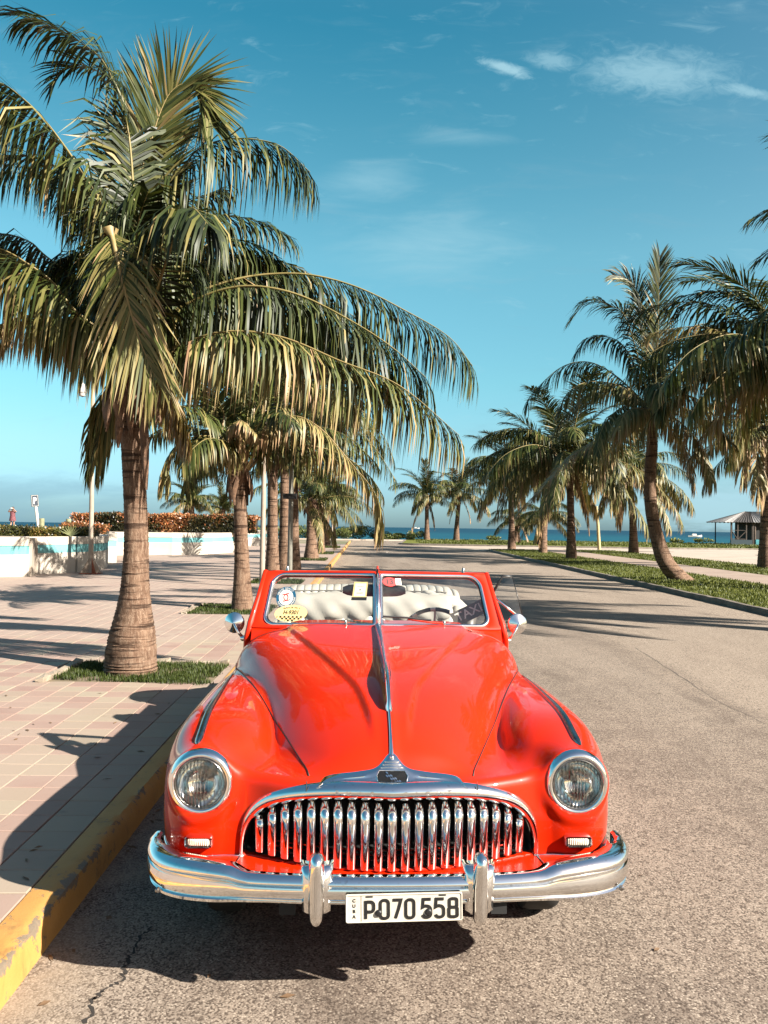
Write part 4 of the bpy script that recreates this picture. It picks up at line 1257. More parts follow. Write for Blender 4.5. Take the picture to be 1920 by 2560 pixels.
def m_yellow():
    m, t, b, out = new_mat('yellow_kerb_paint')
    tc = t.node('ShaderNodeTexCoord').outputs['Object']
    n1 = t.noise(tc, 9.0, 8.0, .72, .4); n2 = t.noise(tc, 2.2, 5.0, .6); n3 = t.noise(tc, 45.0, 4.0, .7)
    col = t.mix(t.smooth(n2, .3, .7), (.46, .235, .055), (.54, .30, .085))
    sep = t.node('ShaderNodeSeparateXYZ'); t.set(sep.inputs[0], tc)
    edge = t.math('ADD', t.smooth(sep.outputs[2], .118, .146), t.math('MULTIPLY', t.smooth(sep.outputs[0], -.045, -.002), .0))
    # scraped outer edge, chipped face, scuffs
    near = t.smooth(t.math('ABSOLUTE', t.math('SUBTRACT', t.math('ADD', sep.outputs[0], t.math('MULTIPLY', t.math('SUBTRACT', .15, sep.outputs[2]), -1.0)), -.0)), .055, .0)
    k = t.math('ADD', n1, t.math('MULTIPLY', near, .20))
    chip = t.smooth(k, .595, .64)
    col = t.mix(chip, col, t.mix(n3, (.11, .085, .06), (.27, .22, .165)))
    dirt = t.math('MULTIPLY', t.smooth(t.noise(tc, 3.6, 6, .7, .6), .52, .72), .55)
    col = t.mix(dirt, col, (.13, .075, .03))
    t.set(b.inputs['Base Color'], col); b.inputs['Roughness'].default_value = .7
    t.set(b.inputs['Normal'], t.bump(t.math('ADD', t.math('MULTIPLY', chip, -.6), t.math('MULTIPLY', n3, .6)), .5, .006))
    return m
YELLOW = m_yellow()
def m_tile(name, joints=False):
    m, t, b, out = new_mat(name)
    tc = t.node('ShaderNodeTexCoord').outputs['Object']
    if joints:
        br = t.node('ShaderNodeTexBrick'); t.set(br.inputs['Vector'], tc)
        br.inputs['Scale'].default_value = 1.0; br.offset = 0.0; br.inputs['Mortar Size'].default_value = .006
        br.inputs['Brick Width'].default_value = TILE; br.inputs['Row Height'].default_value = TILE
        br.inputs['Color1'].default_value = (.305, .222, .192, 1); br.inputs['Color2'].default_value = (.345, .275, .23, 1); br.inputs['Mortar'].default_value = (.36, .31, .265, 1)
        col = br.outputs['Color']
    else:
        at = t.node('ShaderNodeAttribute', attribute_type='OBJECT', attribute_name='tile_tint')
        col = t.ramp(at.outputs['Fac'], [(0, (.285, .188, .160)), (.45, (.325, .232, .195)), (.6, (.315, .250, .198)), (1, (.335, .283, .220))])
    geo = t.node('ShaderNodeNewGeometry').outputs['Position']
    n = t.noise(geo, 1.1, 6.0, .65, .3)
    col = t.mix(t.math('MULTIPLY', t.smooth(n, .35, .7), .5), col, (.36, .28, .24))
    st = t.math('MULTIPLY', t.smooth(t.noise(t.mapping(geo, scale=(1, 1.6, 1)), 1.7, 7.0, .72, .8), .60, .76), .55)
    col = t.mix(st, col, (.10, .075, .06))
    col = t.mix(t.math('MULTIPLY', t.smooth(t.noise(geo, 26.0, 4.0, .7), .60, .75), .35), col, (.14, .10, .085))
    t.set(b.inputs['Base Color'], col); b.inputs['Roughness'].default_value = .72
    t.set(b.inputs['Normal'], t.bump(t.noise(geo, 55, 5, .7), .25, .003))
    return m
TILE = .252
TILEMAT = m_tile('pavement_tile')
TILEFAR = m_tile('pavement_tiles_far', True)
def m_lawn():
    m, t, b, out = new_mat('lawn_turf')
    geo = t.node('ShaderNodeNewGeometry').outputs['Position']
    n = t.noise(geo, .55, 6, .65); n2 = t.noise(geo, 9.0, 5, .7)
    col = t.mix(t.smooth(n, .3, .7), (.105, .125, .024), (.190, .205, .042))
    col = t.mix(t.smooth(n2, .4, .75), col, (.07, .085, .018))
    col = t.mix(t.math('MULTIPLY', t.smooth(t.noise(geo, .9, 4, .6, .5), .58, .72), .5), col, (.20, .165, .08))
    t.set(b.inputs['Base Color'], col); b.inputs['Roughness'].default_value = .95; b.inputs['Specular IOR Level'].default_value = .1
    t.set(b.inputs['Normal'], t.bump(t.noise(geo, 30, 5, .8), .9, .03))
    return m
LAWN = m_lawn()
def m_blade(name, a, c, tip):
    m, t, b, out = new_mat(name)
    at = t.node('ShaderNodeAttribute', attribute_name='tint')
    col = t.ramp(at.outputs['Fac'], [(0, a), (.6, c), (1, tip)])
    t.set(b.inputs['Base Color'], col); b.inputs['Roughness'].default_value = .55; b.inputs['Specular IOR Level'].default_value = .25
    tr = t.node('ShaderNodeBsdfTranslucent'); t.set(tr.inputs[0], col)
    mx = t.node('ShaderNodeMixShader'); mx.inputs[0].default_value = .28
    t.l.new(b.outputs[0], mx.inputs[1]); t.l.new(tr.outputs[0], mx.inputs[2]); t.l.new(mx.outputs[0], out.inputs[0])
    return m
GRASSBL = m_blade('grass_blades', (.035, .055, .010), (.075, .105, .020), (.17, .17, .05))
VERGEBL = m_blade('verge_blades', (.07, .09, .016), (.14, .165, .030), (.26, .25, .075))
SOIL = m_concrete('ground_soil', (.13, .10, .065), (.20, .16, .10), .3, .6)
def m_scrub():
    m, t, b, out = new_mat('scrub_ground')
    geo = t.node('ShaderNodeNewGeometry').outputs['Position']
    col = t.mix(t.smooth(t.noise(geo, .12, 7, .65), .38, .62), (.085, .10, .03), (.24, .20, .14))
    t.set(b.inputs['Base Color'], col); b.inputs['Roughness'].default_value = .95
    return m
SCRUB = m_scrub()
def m_sea():
    m, t, b, out = new_mat('sea_water')
    geo = t.node('ShaderNodeNewGeometry').outputs['Position']
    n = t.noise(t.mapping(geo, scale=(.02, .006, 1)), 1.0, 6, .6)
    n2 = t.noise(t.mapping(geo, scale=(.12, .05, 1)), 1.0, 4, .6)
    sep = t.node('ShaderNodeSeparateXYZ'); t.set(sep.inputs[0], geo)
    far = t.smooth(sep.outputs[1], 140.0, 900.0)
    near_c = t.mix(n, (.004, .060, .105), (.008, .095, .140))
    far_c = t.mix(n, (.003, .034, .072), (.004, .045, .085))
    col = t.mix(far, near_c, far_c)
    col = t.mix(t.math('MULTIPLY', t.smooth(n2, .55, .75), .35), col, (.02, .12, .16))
    t.set(b.inputs['Base Color'], col); b.inputs['Roughness'].default_value = .6; b.inputs['Specular IOR Level'].default_value = .12
    t.set(b.inputs['Normal'], t.bump(n2, .5, .4))
    return m
SEA = m_sea()

# ------------------------------------------------------------------ setting
RF_ANG = math.atan(0.0262)
RF = Matrix.Translation((-1.33, 0, 0)) @ Matrix.Rotation(RF_ANG, 4, 'Z')
def rfp(x, y, z=0.0): return RF @ Vector((x, y, z))
def sheet(name, poly, z, mat, kind='structure', thick=0.0):
    mb = MB()
    if thick: mb.prism(poly, thick, Matrix.Translation((0, 0, z - thick)))
    else: mb.add([(x, y, z) for x, y in poly], [tuple(range(len(poly)))])
    return tag(mb.build(name, mat), kind=kind)
def rounded(poly, rad, n=6):
    out = []; m = len(poly)
    for i in range(m):
        p = Vector(poly[i]); a = Vector(poly[i - 1]); c = Vector(poly[(i + 1) % m]); r_ = rad[i] if isinstance(rad, (list, tuple)) else rad
        if r_ <= 0: out.append(tuple(p)); continue
        d1 = (a - p).normalized() * r_; d2 = (c - p).normalized() * r_
        for k in range(n + 1):
            t = k / n; out.append(tuple((p + d1) * (1 - t) ** 2 + p * 2 * t * (1 - t) + (p + d2) * t * t))
    return out
sheet('ground', [(-500, -60), (500, -60), (500, 124), (-500, 124)], -.03, SCRUB)
mb = MB(); mb.grid([[(x, 124, -.03), (x, 127, -.6), (x, 132, -2.4)] for x in np.linspace(-500, 500, 41)]); tag(mb.build('shore', SOIL), kind='structure')
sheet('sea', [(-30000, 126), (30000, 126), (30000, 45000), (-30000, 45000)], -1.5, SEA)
sheet('road', [(-1.2, -14), (8.62, -14), (8.62, 66), (5, 80), (3.0, 112), (-4.2, 112), tuple(rfp(0.02, 60).xy)], 0.0, ASPHALT)
sheet('cross_road', [(8.2, 68), (9.5, 71), (26, 74), (26, 104), (24.5, 104), (24, 88), (4.2, 85), (5.0, 76)], .006, PALECON)
sheet('side_road', [(19.3, -14), (120, -14), (120, 103), (25.9, 103), (25.9, 73.5), (19.3, 71)], .002, PALECON)
# left pavement: a base sheet with its joints, tiles on top near the camera
def pav():
    o = bpy.data.objects.new('pavement', None); o.matrix_world = RF; link(o); return tag(o, kind='structure')
PAV = pav()
mb = MB(); mb.box((-30.155, 33, .06), (60, 94, .16)); base = mb.build('paving_bed', TILEFAR, PAV)
PITS = []            # (x0, x1, y0, y1) in the pavement frame, filled below
def kerb():
    P = []; rg = np.random.default_rng(3)
    ys = np.concatenate([np.arange(-4, 14, .035), np.arange(14, 100, .5)])
    wob = np.convolve(rg.normal(0, 1, len(ys)), np.ones(5) / 5, 'same')
    w2 = np.convolve(rg.normal(0, 1, len(ys)), np.ones(3) / 3, 'same'); w3 = np.convolve(rg.normal(0, 1, len(ys)), np.ones(40) / 40, 'same')
    for y, a, b_, c in zip(ys, wob, w2, w3):
        e = min(.012, max(0, .006 * a + .010 * c * 2)); 
        P.append([(-.158, y, .10), (-.157, y, .150 + .0015 * a), (-.08, y, .154 + .001 * b_), (-.030 - e, y, .153 + .0015 * a), (-.009 - e * 1.3 + .002 * b_, y, .143 - e), (-.001 + .0025 * a - .5 * e, y, .118 - e), (.001 + .002 * b_, y, .06), (.004 + .002 * a, y, -.02)])
    mb = MB(); mb.grid(P); o = mb.build('kerb', YELLOW, smooth=R(40)); o.matrix_world = RF
    return tag(o, kind='structure')
kerb()
def dark_kerb():
    P = []; rg = np.random.default_rng(4)
    def pt(t):  # along X = 8.5, round the nose at Y = 70
        return t
    path = [(8.50, y) for y in np.arange(-12, 66, .4)] + [(8.52, 66.5), (8.75, 68.2), (9.4, 69.6), (10.4, 70.4), (12, 70.9)]
    for i, (x, y) in enumerate(path):
        a = rg.normal(0, 1) * .006
        d = Vector(path[min(i + 1, len(path) - 1)]) - Vector(path[max(i - 1, 0)]); d.normalize(); n = Vector((d.y, -d.x))
        P.append([(x + n.x * k, y + n.y * k, z + (a if z > .1 else 0)) for k, z in ((-.004, -.02), (.0, .10), (.02, .135), (.14, .14), (.16, .10))])
    mb = MB(); mb.grid(P); tag(mb.build('verge_kerb', KERBCON, smooth=R(40)), kind='structure')
dark_kerb()
sheet('lawn', rounded([(8.62, -13), (12.6, -13), (12.6, 70.3), (8.62, 69.5)], [0, 0, .5, 2.2]), .118, LAWN, thick=.14)
sheet('path', [(12.604, -13), (15.5, -13), (15.5, 71.5), (12.604, 71)], .112, PATHMAT, thick=.13)
sheet('lawn', rounded([(15.504, -13), (19.4, -13), (19.4, 71), (15.504, 72)], [0, 0, 1.5, .5]), .120, LAWN, thick=.14)
# lawn island between the cross road and the sea, with its dark kerb
isl = rounded([(1.9, 88), (26, 84.5), (120, 104), (120, 123), (3.5, 121)], [2.5, 6, 0, 0, 3], 8)
sheet('lawn_island', isl, .13, LAWN, thick=.16)
mb = MB(); P = []
m_ = len(isl)
for i in range(m_):
    p = Vector(isl[i]); d = Vector(isl[(i + 1) % m_]) - Vector(isl[i - 1]); d.normalize(); n = Vector((d.y, -d.x))
    P.append([(p.x + n.x * k, p.y + n.y * k, z) for k, z in ((.34, -.02), (.32, .15), (.0, .16))])
mb.grid(P, closed_u=True); tag(mb.build('island_kerb', KERBCON), kind='structure')
mb = MB(); pts = [(x, 112 + .02 * x * x * .2, .02) for x in np.linspace(-14, 3, 12)]
mb.grid([[(x, y - .6, .0), (x, y - .5, .16), (x, y + .4, .17), (x, y + .5, .0)] for x, y, _ in pts]); tag(mb.build('end_kerb', PALECON), kind='structure')
# small planted island on the side road
mb = MB(); isl2 = [(34.5 + 4.2 * math.cos(a), 66 + 3.0 * math.sin(a)) for a in np.linspace(0, 2 * PI, 24, endpoint=False)]
sheet('planted_island', isl2, .30, KERBCON, thick=.33)
isl3 = [(34.5 + 3.9 * math.cos(a), 66 + 2.7 * math.sin(a)) for a in np.linspace(0, 2 * PI, 24, endpoint=False)]
sheet('island_turf', isl3, .315, LAWN, thick=.1)
# cracks in the carriageway
def crack(px_pts, w):
    P = catmull([ground(x, y)[:2] for x, y in px_pts], 8); rg = np.random.default_rng(len(px_pts)); rows = []
    for i, p in enumerate(P):
        ww = w * (.4 + .9 * rg.random()) * (1 - .5 * i / len(P)); j = rg.normal(0, .008, 2)
        rows.append([(p[0] + j[0] - ww, p[1] + j[1], .0012), (p[0] + j[0] + ww, p[1] + j[1] + ww * .5, .0012)])
    mb = MB(); mb.grid(rows); tag(mb.build('road_crack', CRACKM), kind='structure')
CRACKM = simple('crack_dark', (.022, .017, .013), .9)
crack([(222, 2556), (232, 2510), (258, 2478), (300, 2450), (318, 2412), (330, 2380), (352, 2345), (372, 2318)], .010)
crack([(1590, 1620), (1700, 1690), (1790, 1750), (1920, 1812)], .006)
# ------------------------------------------------------------------ grass pits and tiles of the pavement
RFi = RF.inverted()
def loc(px, py, z=.15):
    p = RFi @ ground(px, py, z); return p.x, p.y
PITS = [(-1.98, -.25, 8.72, 10.0), (-1.95, -.42, 15.6, 17.4), (-1.95, -.42, 23.9, 25.6), (-1.95, -.42, 28.0, 29.6), (-1.95, -.4, 40.5, 43), (-1.95, -.4, 50, 53), (-1.95, -.4, 65, 68)]
GRP = []
def blades(name, pts, hgt, wid, mat, parent=None, lean=.45, seed=1, kind='stuff', tint_hi=1.0):
    rg = np.random.default_rng(seed); n = len(pts); pts = np.asarray(pts)
    az = rg.uniform(0, 2 * PI, n); ln = rg.uniform(.05, lean, n); h = hgt * rg.uniform(.5, 1.15, n)
    d = np.stack([np.cos(az), np.sin(az), np.zeros(n)], 1); s = np.stack([-np.sin(az), np.cos(az), np.zeros(n)], 1) * (wid * rg.uniform(.7, 1.3, n))[:, None]
    up = np.array([0, 0, 1.0])
    mid = pts + d * (h * ln * .4)[:, None] + up * (h * .55)[:, None]; tip = pts + d * (h * ln * 1.2)[:, None] + up * (h * (1 - .3 * ln))[:, None]
    V = np.concatenate([pts - s, pts + s, mid - s * .7, mid + s * .7, tip]); i = np.arange(n)
    me = mesh_np(name, V, [np.stack([i, i + n, i + 3 * n, i + 2 * n], 1), np.stack([i + 2 * n, i + 3 * n, i + 4 * n], 1)], mat, False, None, obj=False)
    t0 = rg.uniform(0, .7 * tint_hi, n) ** 1.3
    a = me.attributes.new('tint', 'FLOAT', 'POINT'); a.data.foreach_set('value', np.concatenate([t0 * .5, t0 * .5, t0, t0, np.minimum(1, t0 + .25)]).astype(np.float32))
    o = bpy.data.objects.new(name, me); link(o, parent)
    return tag(o, kind=kind)
for k, (x0, x1, y0, y1) in enumerate(PITS):
    P = [rfp(*p) for p in ((x0, y0), (x1, y0), (x1, y1), (x0, y1))]
    sheet('grass_pit', [tuple(p.xy) for p in P], .146, SOIL)
    n = (9000, 5000, 2500, 2000, 1200, 900, 700)[k]; rg = np.random.default_rng(20 + k)
    L = np.stack([rg.uniform(x0 + .01, x1 - .01, n), rg.uniform(y0 + .0, y1 - .0, n)], 1) + rg.normal(0, .022, (n, 2))
    bare = np.sin(L[:, 0] * 5.3 + k) * np.sin(L[:, 1] * 6.1 + 2 * k) + .5 * np.sin(L[:, 0] * 13 + 1) * np.sin(L[:, 1] * 11)
    L = L[rg.random(len(L)) > np.clip(bare * 1.1 - .15, 0, .93)]
    if k == 0:                                  # the front edge of the first pit is cut at a slant
        L = L[L[:, 1] > 8.95 - .17 * (L[:, 0] + 1.98)]
    W_ = np.array([list(rfp(a, b, .146)) for a, b in L])
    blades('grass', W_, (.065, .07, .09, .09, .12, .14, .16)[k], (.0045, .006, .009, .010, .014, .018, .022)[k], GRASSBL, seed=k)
# rough broken concrete edging round the first two pits
def edging(x0, x1, y0, y1, seed):
    t = thing('pit_edging', ('broken pale concrete edging round the grass of the nearest palm', 'broken pale concrete edging round the grass of the second palm')[seed], 'edging', rfp(x0, y1, .14), RF_ANG, 'broken edgings of the tree pits')
    rg = np.random.default_rng(50 + seed)
    def stone(a, b, w, h):
        mb = MB(); c = (Vector(a) + Vector(b)) / 2; L = (Vector(b) - Vector(a)).length; ang = math.atan2(b[1] - a[1], b[0] - a[0])
        bm_pts = []
        mb.box((0, 0, h / 2), (L * .97, w, h))
        mb.v = [(v[0] + rg.normal(0, .012), v[1] + rg.normal(0, .012), v[2] + rg.normal(0, .010)) for v in mb.v]
        M = Matrix.Translation((c.x - x0, c.y - y1, 0)) @ Matrix.Rotation(ang, 4, 'Z')
        mb.v = [tuple(M @ Vector(v)) for v in mb.v]
        mb.build('edging_stone', EDGEMAT, t, bevel=.008)
    y = y0 + .05
    while y < y1:
        L = rg.uniform(.16, .34); stone((x0 - .05, y), (x0 - .05, min(y + L, y1)), rg.uniform(.07, .12), rg.uniform(.03, .09)); y += L
    x = x0
    while x < x1:
        L = rg.uniform(.2, .4); stone((x, y1 + .04), (min(x + L, x1), y1 + .04), rg.uniform(.06, .10), rg.uniform(.03, .06)); x += L
EDGEMAT = m_concrete('edging_concrete', (.26, .21, .16), (.40, .34, .27), 6.0, .8)
edging(*PITS[0], 0); edging(*PITS[1], 1)
# ---- tiles: the 300 that show largest are parts of the pavement, the next rows are one joined part
def tile_mesh():
    mb = MB(); h = TILE / 2 - .0035
    P = [[(x * (h - i), y * (h - i), z) for x, y in ((-1, -1), (1, -1), (1, 1), (-1, 1))] for i, z in ((0, -.03), (0, .0085), (.003, .012))]
    mb.grid(P, closed_v=True); mb.add(P[2], [(0, 1, 2, 3)])
    return mb
def build_tiles():
    rg = np.random.default_rng(11); cand = []
    for j in range(int(2.2 / TILE), int(26 / TILE)):
        for i in range(0, 90):
            x = -.162 - TILE * (i + .5); y = TILE * (j + .5)
            w = rfp(x, y, .15)
            if w.x < -(.4638 + .04) * w.y - .25: break
            if any(x > a - TILE * .48 and x < b + TILE * .1 and y > c - TILE * .10 and y < d + TILE * .48 for a, b, c, d in PITS): continue
            cand.append((w.y, x, y, i, j))
    cand.sort(); near, far = cand[:300], cand[300:]
    me = None; zb = .1405
    def tint(i, j):
        # greenish-cream and pink tiles laid by rows, a little at random
        g = .80 if (i * 7 + j * 5 + (i * j) % 3) % 5 < 2 else .25
        return float(np.clip(g + rg.normal(0, .22), 0, 1))
    for d, x, y, i, j in near:
        if me is None:
            o = tile_mesh().build('tile', TILEMAT, PAV); me = o.data
        else:
            o = bpy.data.objects.new('tile', me); link(o, PAV)
        o.location = (x, y, zb + rg.normal(0, .0009)); o.rotation_euler = (rg.normal(0, .004), rg.normal(0, .004), rg.normal(0, .004)); o['tile_tint'] = tint(i, j)
    base = tile_mesh(); bv = np.array(base.v); nb = len(bv); V = []; F = []
    for q, (d, x, y, i, j) in enumerate(far):
        V.append(bv + np.array([x, y, zb + rg.normal(0, .0006)])); F += [tuple(a + q * nb for a in f) for f in base.f]
    me2 = bpy.data.meshes.new('tile_rows'); me2.from_pydata(np.concatenate(V).tolist(), [], F); me2.materials.append(TILEFAR)
    o = bpy.data.objects.new('tile_rows', me2); link(o, PAV); tag(o, kind='stuff')
build_tiles()
# grass on the right-hand verges, and weeds along the far kerbs
def scatter(n, x0, x1, y0, y1, seed, z, pw=1.7):
    rg = np.random.default_rng(seed)
    y = y0 + (y1 - y0) * rg.random(n) ** pw; x = rg.uniform(x0, x1, n)
    return np.stack([x, y, np.full(n, z)], 1)
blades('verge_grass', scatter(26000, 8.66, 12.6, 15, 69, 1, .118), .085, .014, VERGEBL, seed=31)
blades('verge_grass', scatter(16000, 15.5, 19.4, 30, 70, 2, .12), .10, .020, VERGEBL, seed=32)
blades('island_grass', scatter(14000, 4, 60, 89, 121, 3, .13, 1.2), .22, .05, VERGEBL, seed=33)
# a few dry leaves and scraps on the pavement and road
DRY = simple('dry_leaf', (.13, .075, .035), .8)
def dry_leaves():
    rg = np.random.default_rng(77); mb = MB()
    for k in range(150):
        if k < 50:
            px, py = rg.uniform(0, 520), rg.uniform(1560, 2300); p = ground(px, py, .154)
            if (RFi @ p).x > -.18: continue
        elif k < 70: p = ground(rg.uniform(500, 1900), rg.uniform(1650, 2540), .003)
        else:
            yy = rg.uniform(2.9, 9) if k < 105 else rg.uniform(16, 45); p = rfp(abs(rg.normal(0, .10)) + .01, yy, .003)
            if k > 120: p = Vector((8.45 - abs(rg.normal(0, .25)), rg.uniform(16, 50), .003))
        a = rg.uniform(0, 6.28); L, w = rg.uniform(.012, .04), rg.uniform(.005, .012); c, s = math.cos(a), math.sin(a)
        mb.add([(p.x + c * L, p.y + s * L, p.z + .004), (p.x - s * w, p.y + c * w, p.z + .008), (p.x - c * L, p.y - s * L, p.z + .002), (p.x + s * w, p.y - c * w, p.z + .001)], [(0, 1, 2), (0, 2, 3)])
    tag(mb.build('dry_leaves', DRY), kind='stuff')
dry_leaves()
PAPER = simple('paper_scrap', (.75, .72, .66), .8)
for lab, (px, py) in (('crumpled white paper scrap in the middle of the road ahead', (967, 1382)), ('small white scrap on the road by the yellow kerb, nearest to it', (890, 1383)), ('small white scrap on the road between two other scraps', (918, 1382)), ('white scrap lying on the grass verge before the leaning palm', (1752, 1464))):
    p = ground(px, py, .12 if px > 1700 else .0)
    bm = bmesh.new(); bmesh.ops.create_icosphere(bm, subdivisions=1, radius=.10)
    for v in bm.verts: v.co *= random.uniform(.6, 1.2); v.co.z = abs(v.co.z) * .6
    me = bpy.data.meshes.new('paper_scrap'); bm.to_mesh(me); bm.free(); me.materials.append(PAPER)
    o = bpy.data.objects.new('paper_scrap', me); o.location = p; link(o); tag(o, lab, 'litter', 'scraps of litter')
# ------------------------------------------------------------------ palms
def m_leaf():
    m, t, b, out = new_mat('palm_leaflet')
    at = t.node('ShaderNodeAttribute', attribute_name='tint')
    col = t.ramp(at.outputs['Fac'], [(0, (.010, .016, .006)), (.22, (.027, .043, .010)), (.40, (.078, .098, .020)), (.60, (.27, .23, .085)), (.85, (.44, .29, .165)), (1, (.28, .17, .10))])
    t.set(b.inputs['Base Color'], col); b.inputs['Roughness'].default_value = .5; b.inputs['Specular IOR Level'].default_value = .30
    tr = t.node('ShaderNodeBsdfTranslucent'); t.set(tr.inputs[0], t.mix(1.0, col, (1.0, 1.0, .55), 'MULTIPLY'))
    mx = t.node('ShaderNodeMixShader'); mx.inputs[0].default_value = .14
    t.l.new(b.outputs[0], mx.inputs[1]); t.l.new(tr.outputs[0], mx.inputs[2]); t.l.new(mx.outputs[0], out.inputs[0])
    return m
LEAF = m_leaf()
def m_bark():
    m, t, b, out = new_mat('palm_bark')
    tc = t.node('ShaderNodeTexCoord').outputs['Object']
    sep = t.node('ShaderNodeSeparateXYZ'); t.set(sep.inputs[0], tc)
    n = t.noise(t.mapping(tc, scale=(1, 1, .35)), 9, 6, .7)
    fib = t.noise(t.mapping(tc, scale=(42, 42, 9)), 1.0, 6, .8, .6)
    ringn = t.noise(t.mapping(tc, scale=(1.4, 1.4, 16)), 1.0, 4, .6, .3)
    col = t.mix(t.smooth(n, .3, .7), (.095, .054, .036), (.205, .132, .092))
    col = t.mix(t.smooth(fib, .45, .68), col, (.30, .22, .165))
    col = t.mix(t.math('MULTIPLY', t.smooth(ringn, .52, .64), .85), col, (.045, .027, .019))
    pits = t.noise(t.mapping(tc, scale=(10, 10, 6)), 1.0, 3, .6)
    col = t.mix(t.smooth(pits, .68, .74), col, (.02, .013, .01))
    t.set(b.inputs['Base Color'], col); b.inputs['Roughness'].default_value = .9; b.inputs['Specular IOR Level'].default_value = .15
    h = t.math('ADD', t.math('MULTIPLY', fib, 1.0), t.math('MULTIPLY', t.smooth(ringn, .54, .66), -1.0))
    t.set(b.inputs['Normal'], t.bump(h, .8, .014))
    return m
BARK = m_bark()
HUSK = simple('palm_fibre_husk', (.15, .085, .05), .9, var=.5, scale=14, bump=.7, bscale=60, bdist=.01)
PETIOLE = simple('palm_leaf_base', (.28, .20, .085), .55, var=.3, scale=10)
WIND = Vector((-.10, .03, 0))
def frond_mesh(name, ctrl, leaf, n, hang, seed, tint=0.25, tipbrown=.35, w=.020, r0=.022, spread=1.0, upnormal=None, t0=.10, gap=.06, segs=3, nplace=9, sweep=0.0):
    rg = np.random.default_rng(seed)
    C = np.array(catmull(ctrl, nplace)); m = len(C)
    sl = np.concatenate([[0], np.cumsum(np.linalg.norm(np.diff(C, axis=0), axis=1))]); L = sl[-1]; sl /= L
    T = np.gradient(C, sl, axis=0); T /= np.linalg.norm(T, axis=1, keepdims=True)
    V = []; F3 = []; F4 = []; TI = []
    # rachis
    k5 = 5; up = np.array([0, 0, 1.0])
    for i in range(m):
        t = T[i]; a = np.cross(t, up if abs(t[2]) < .95 else np.array([1.0, 0, 0])); a /= np.linalg.norm(a); b = np.cross(a, t)
        rr = r0 * (1 - .88 * sl[i]) * (1 + 1.6 * max(0, (.06 - sl[i]) / .06))
        for k in range(k5):
            an = 2 * PI * k / k5; V.append(C[i] + a * math.cos(an) * rr * 1.15 + b * math.sin(an) * rr * .8); TI.append(min(.86, .52 + .2 * tint + .12 * rg.random()))
    for i in range(m - 1):
        for k in range(k5): F4.append((i * k5 + k, i * k5 + (k + 1) % k5, (i + 1) * k5 + (k + 1) % k5, (i + 1) * k5 + k))
    g = np.array([WIND.x, WIND.y, -1.0]); g /= np.linalg.norm(g)
    for s in (-1, 1):
        for q in range(n):
            t = t0 + (1 - t0) * ((q + rg.uniform(-.3, .3)) / n)
            if rg.random() < gap * .5: continue
            t = min(max(t, 0), .995)
            p = np.array([np.interp(t, sl, C[:, a]) for a in range(3)]); tv = np.array([np.interp(t, sl, T[:, a]) for a in range(3)])
            ref = upnormal if upnormal is not None else up
            side = np.cross(tv, ref)
            if np.linalg.norm(side) < .15: side = np.cross(tv, np.array([.6, -.8, .1]))
            side /= np.linalg.norm(side); nrm = np.cross(side, tv)
            A = R(62 - 34 * t + rg.normal(0, 4)) * spread
            d0 = side * s * math.sin(A) + tv * math.cos(A) + nrm * (.22 + rg.normal(0, .07)); d0 /= np.linalg.norm(d0)
            ll = leaf * (.52 + .55 * math.sin(PI * min(1, .12 + .78 * t)) ** .8 if t < .9 else .52 + .55 * math.sin(PI * .82) ** .8 - 3.2 * (t - .9)) * rg.uniform(.86, 1.08)
            ll = max(ll, leaf * .36)
            h = np.clip(hang * rg.uniform(.75, 1.25), 0, 1.3)
            ti = np.clip(tint + rg.normal(0, .10) + (.28 if rg.random() < .08 else 0), 0, 1)
            brn = tipbrown * rg.uniform(.2, 1.2)
            if rg.random() < .10: ll *= rg.uniform(.45, .8)
            pts = [p]; dd = d0; ds = ll / segs; dirs = [d0]
            for k in range(segs):
                f = (k + .6 + .55 * min(1, h)) / segs
                dk = d0 * (1 - min(1, h * f * 1.15)) + g * (h * f * 1.5) ; dk /= np.linalg.norm(dk)
                pts.append(pts[-1] + dk * ds); dirs.append(dk)
            wd = w * rg.uniform(.75, 1.25); wa = np.cross(d0, nrm); wa /= np.linalg.norm(wa)
            tw = rg.normal(0, .5)
            b0 = len(V)
            for k in range(segs + 1):
                dk = dirs[k]; ax = wa - dk * wa.dot(dk); ax /= max(np.linalg.norm(ax), 1e-6); bx = np.cross(dk, ax)
                ax = ax * math.cos(tw * k / segs) + bx * math.sin(tw * k / segs)
                prof_w = (.55, 1.0, .8, 0.0)[k] if segs == 3 else (.6, 1.0, 0.0)[k]
                tt = ti + brn * (k / segs) ** 2.0
                if prof_w == 0: V.append(pts[k]); TI.append(min(1, tt))
                else:
                    V.append(pts[k] - ax * wd * prof_w); V.append(pts[k] + ax * wd * prof_w); TI += [min(1, tt)] * 2
            for k in range(segs - 1): F4.append((b0 + 2 * k, b0 + 2 * k + 1, b0 + 2 * k + 3, b0 + 2 * k + 2))
            e = b0 + 2 * (segs - 1); F3.append((e, e + 1, e + 2))
    me = mesh_np(name, np.array(V), [np.array(F4), np.array(F3)], LEAF, False, None, obj=False)
    a = me.attributes.new('tint', 'FLOAT', 'POINT'); a.data.foreach_set('value', np.array(TI, np.float32))
    return me
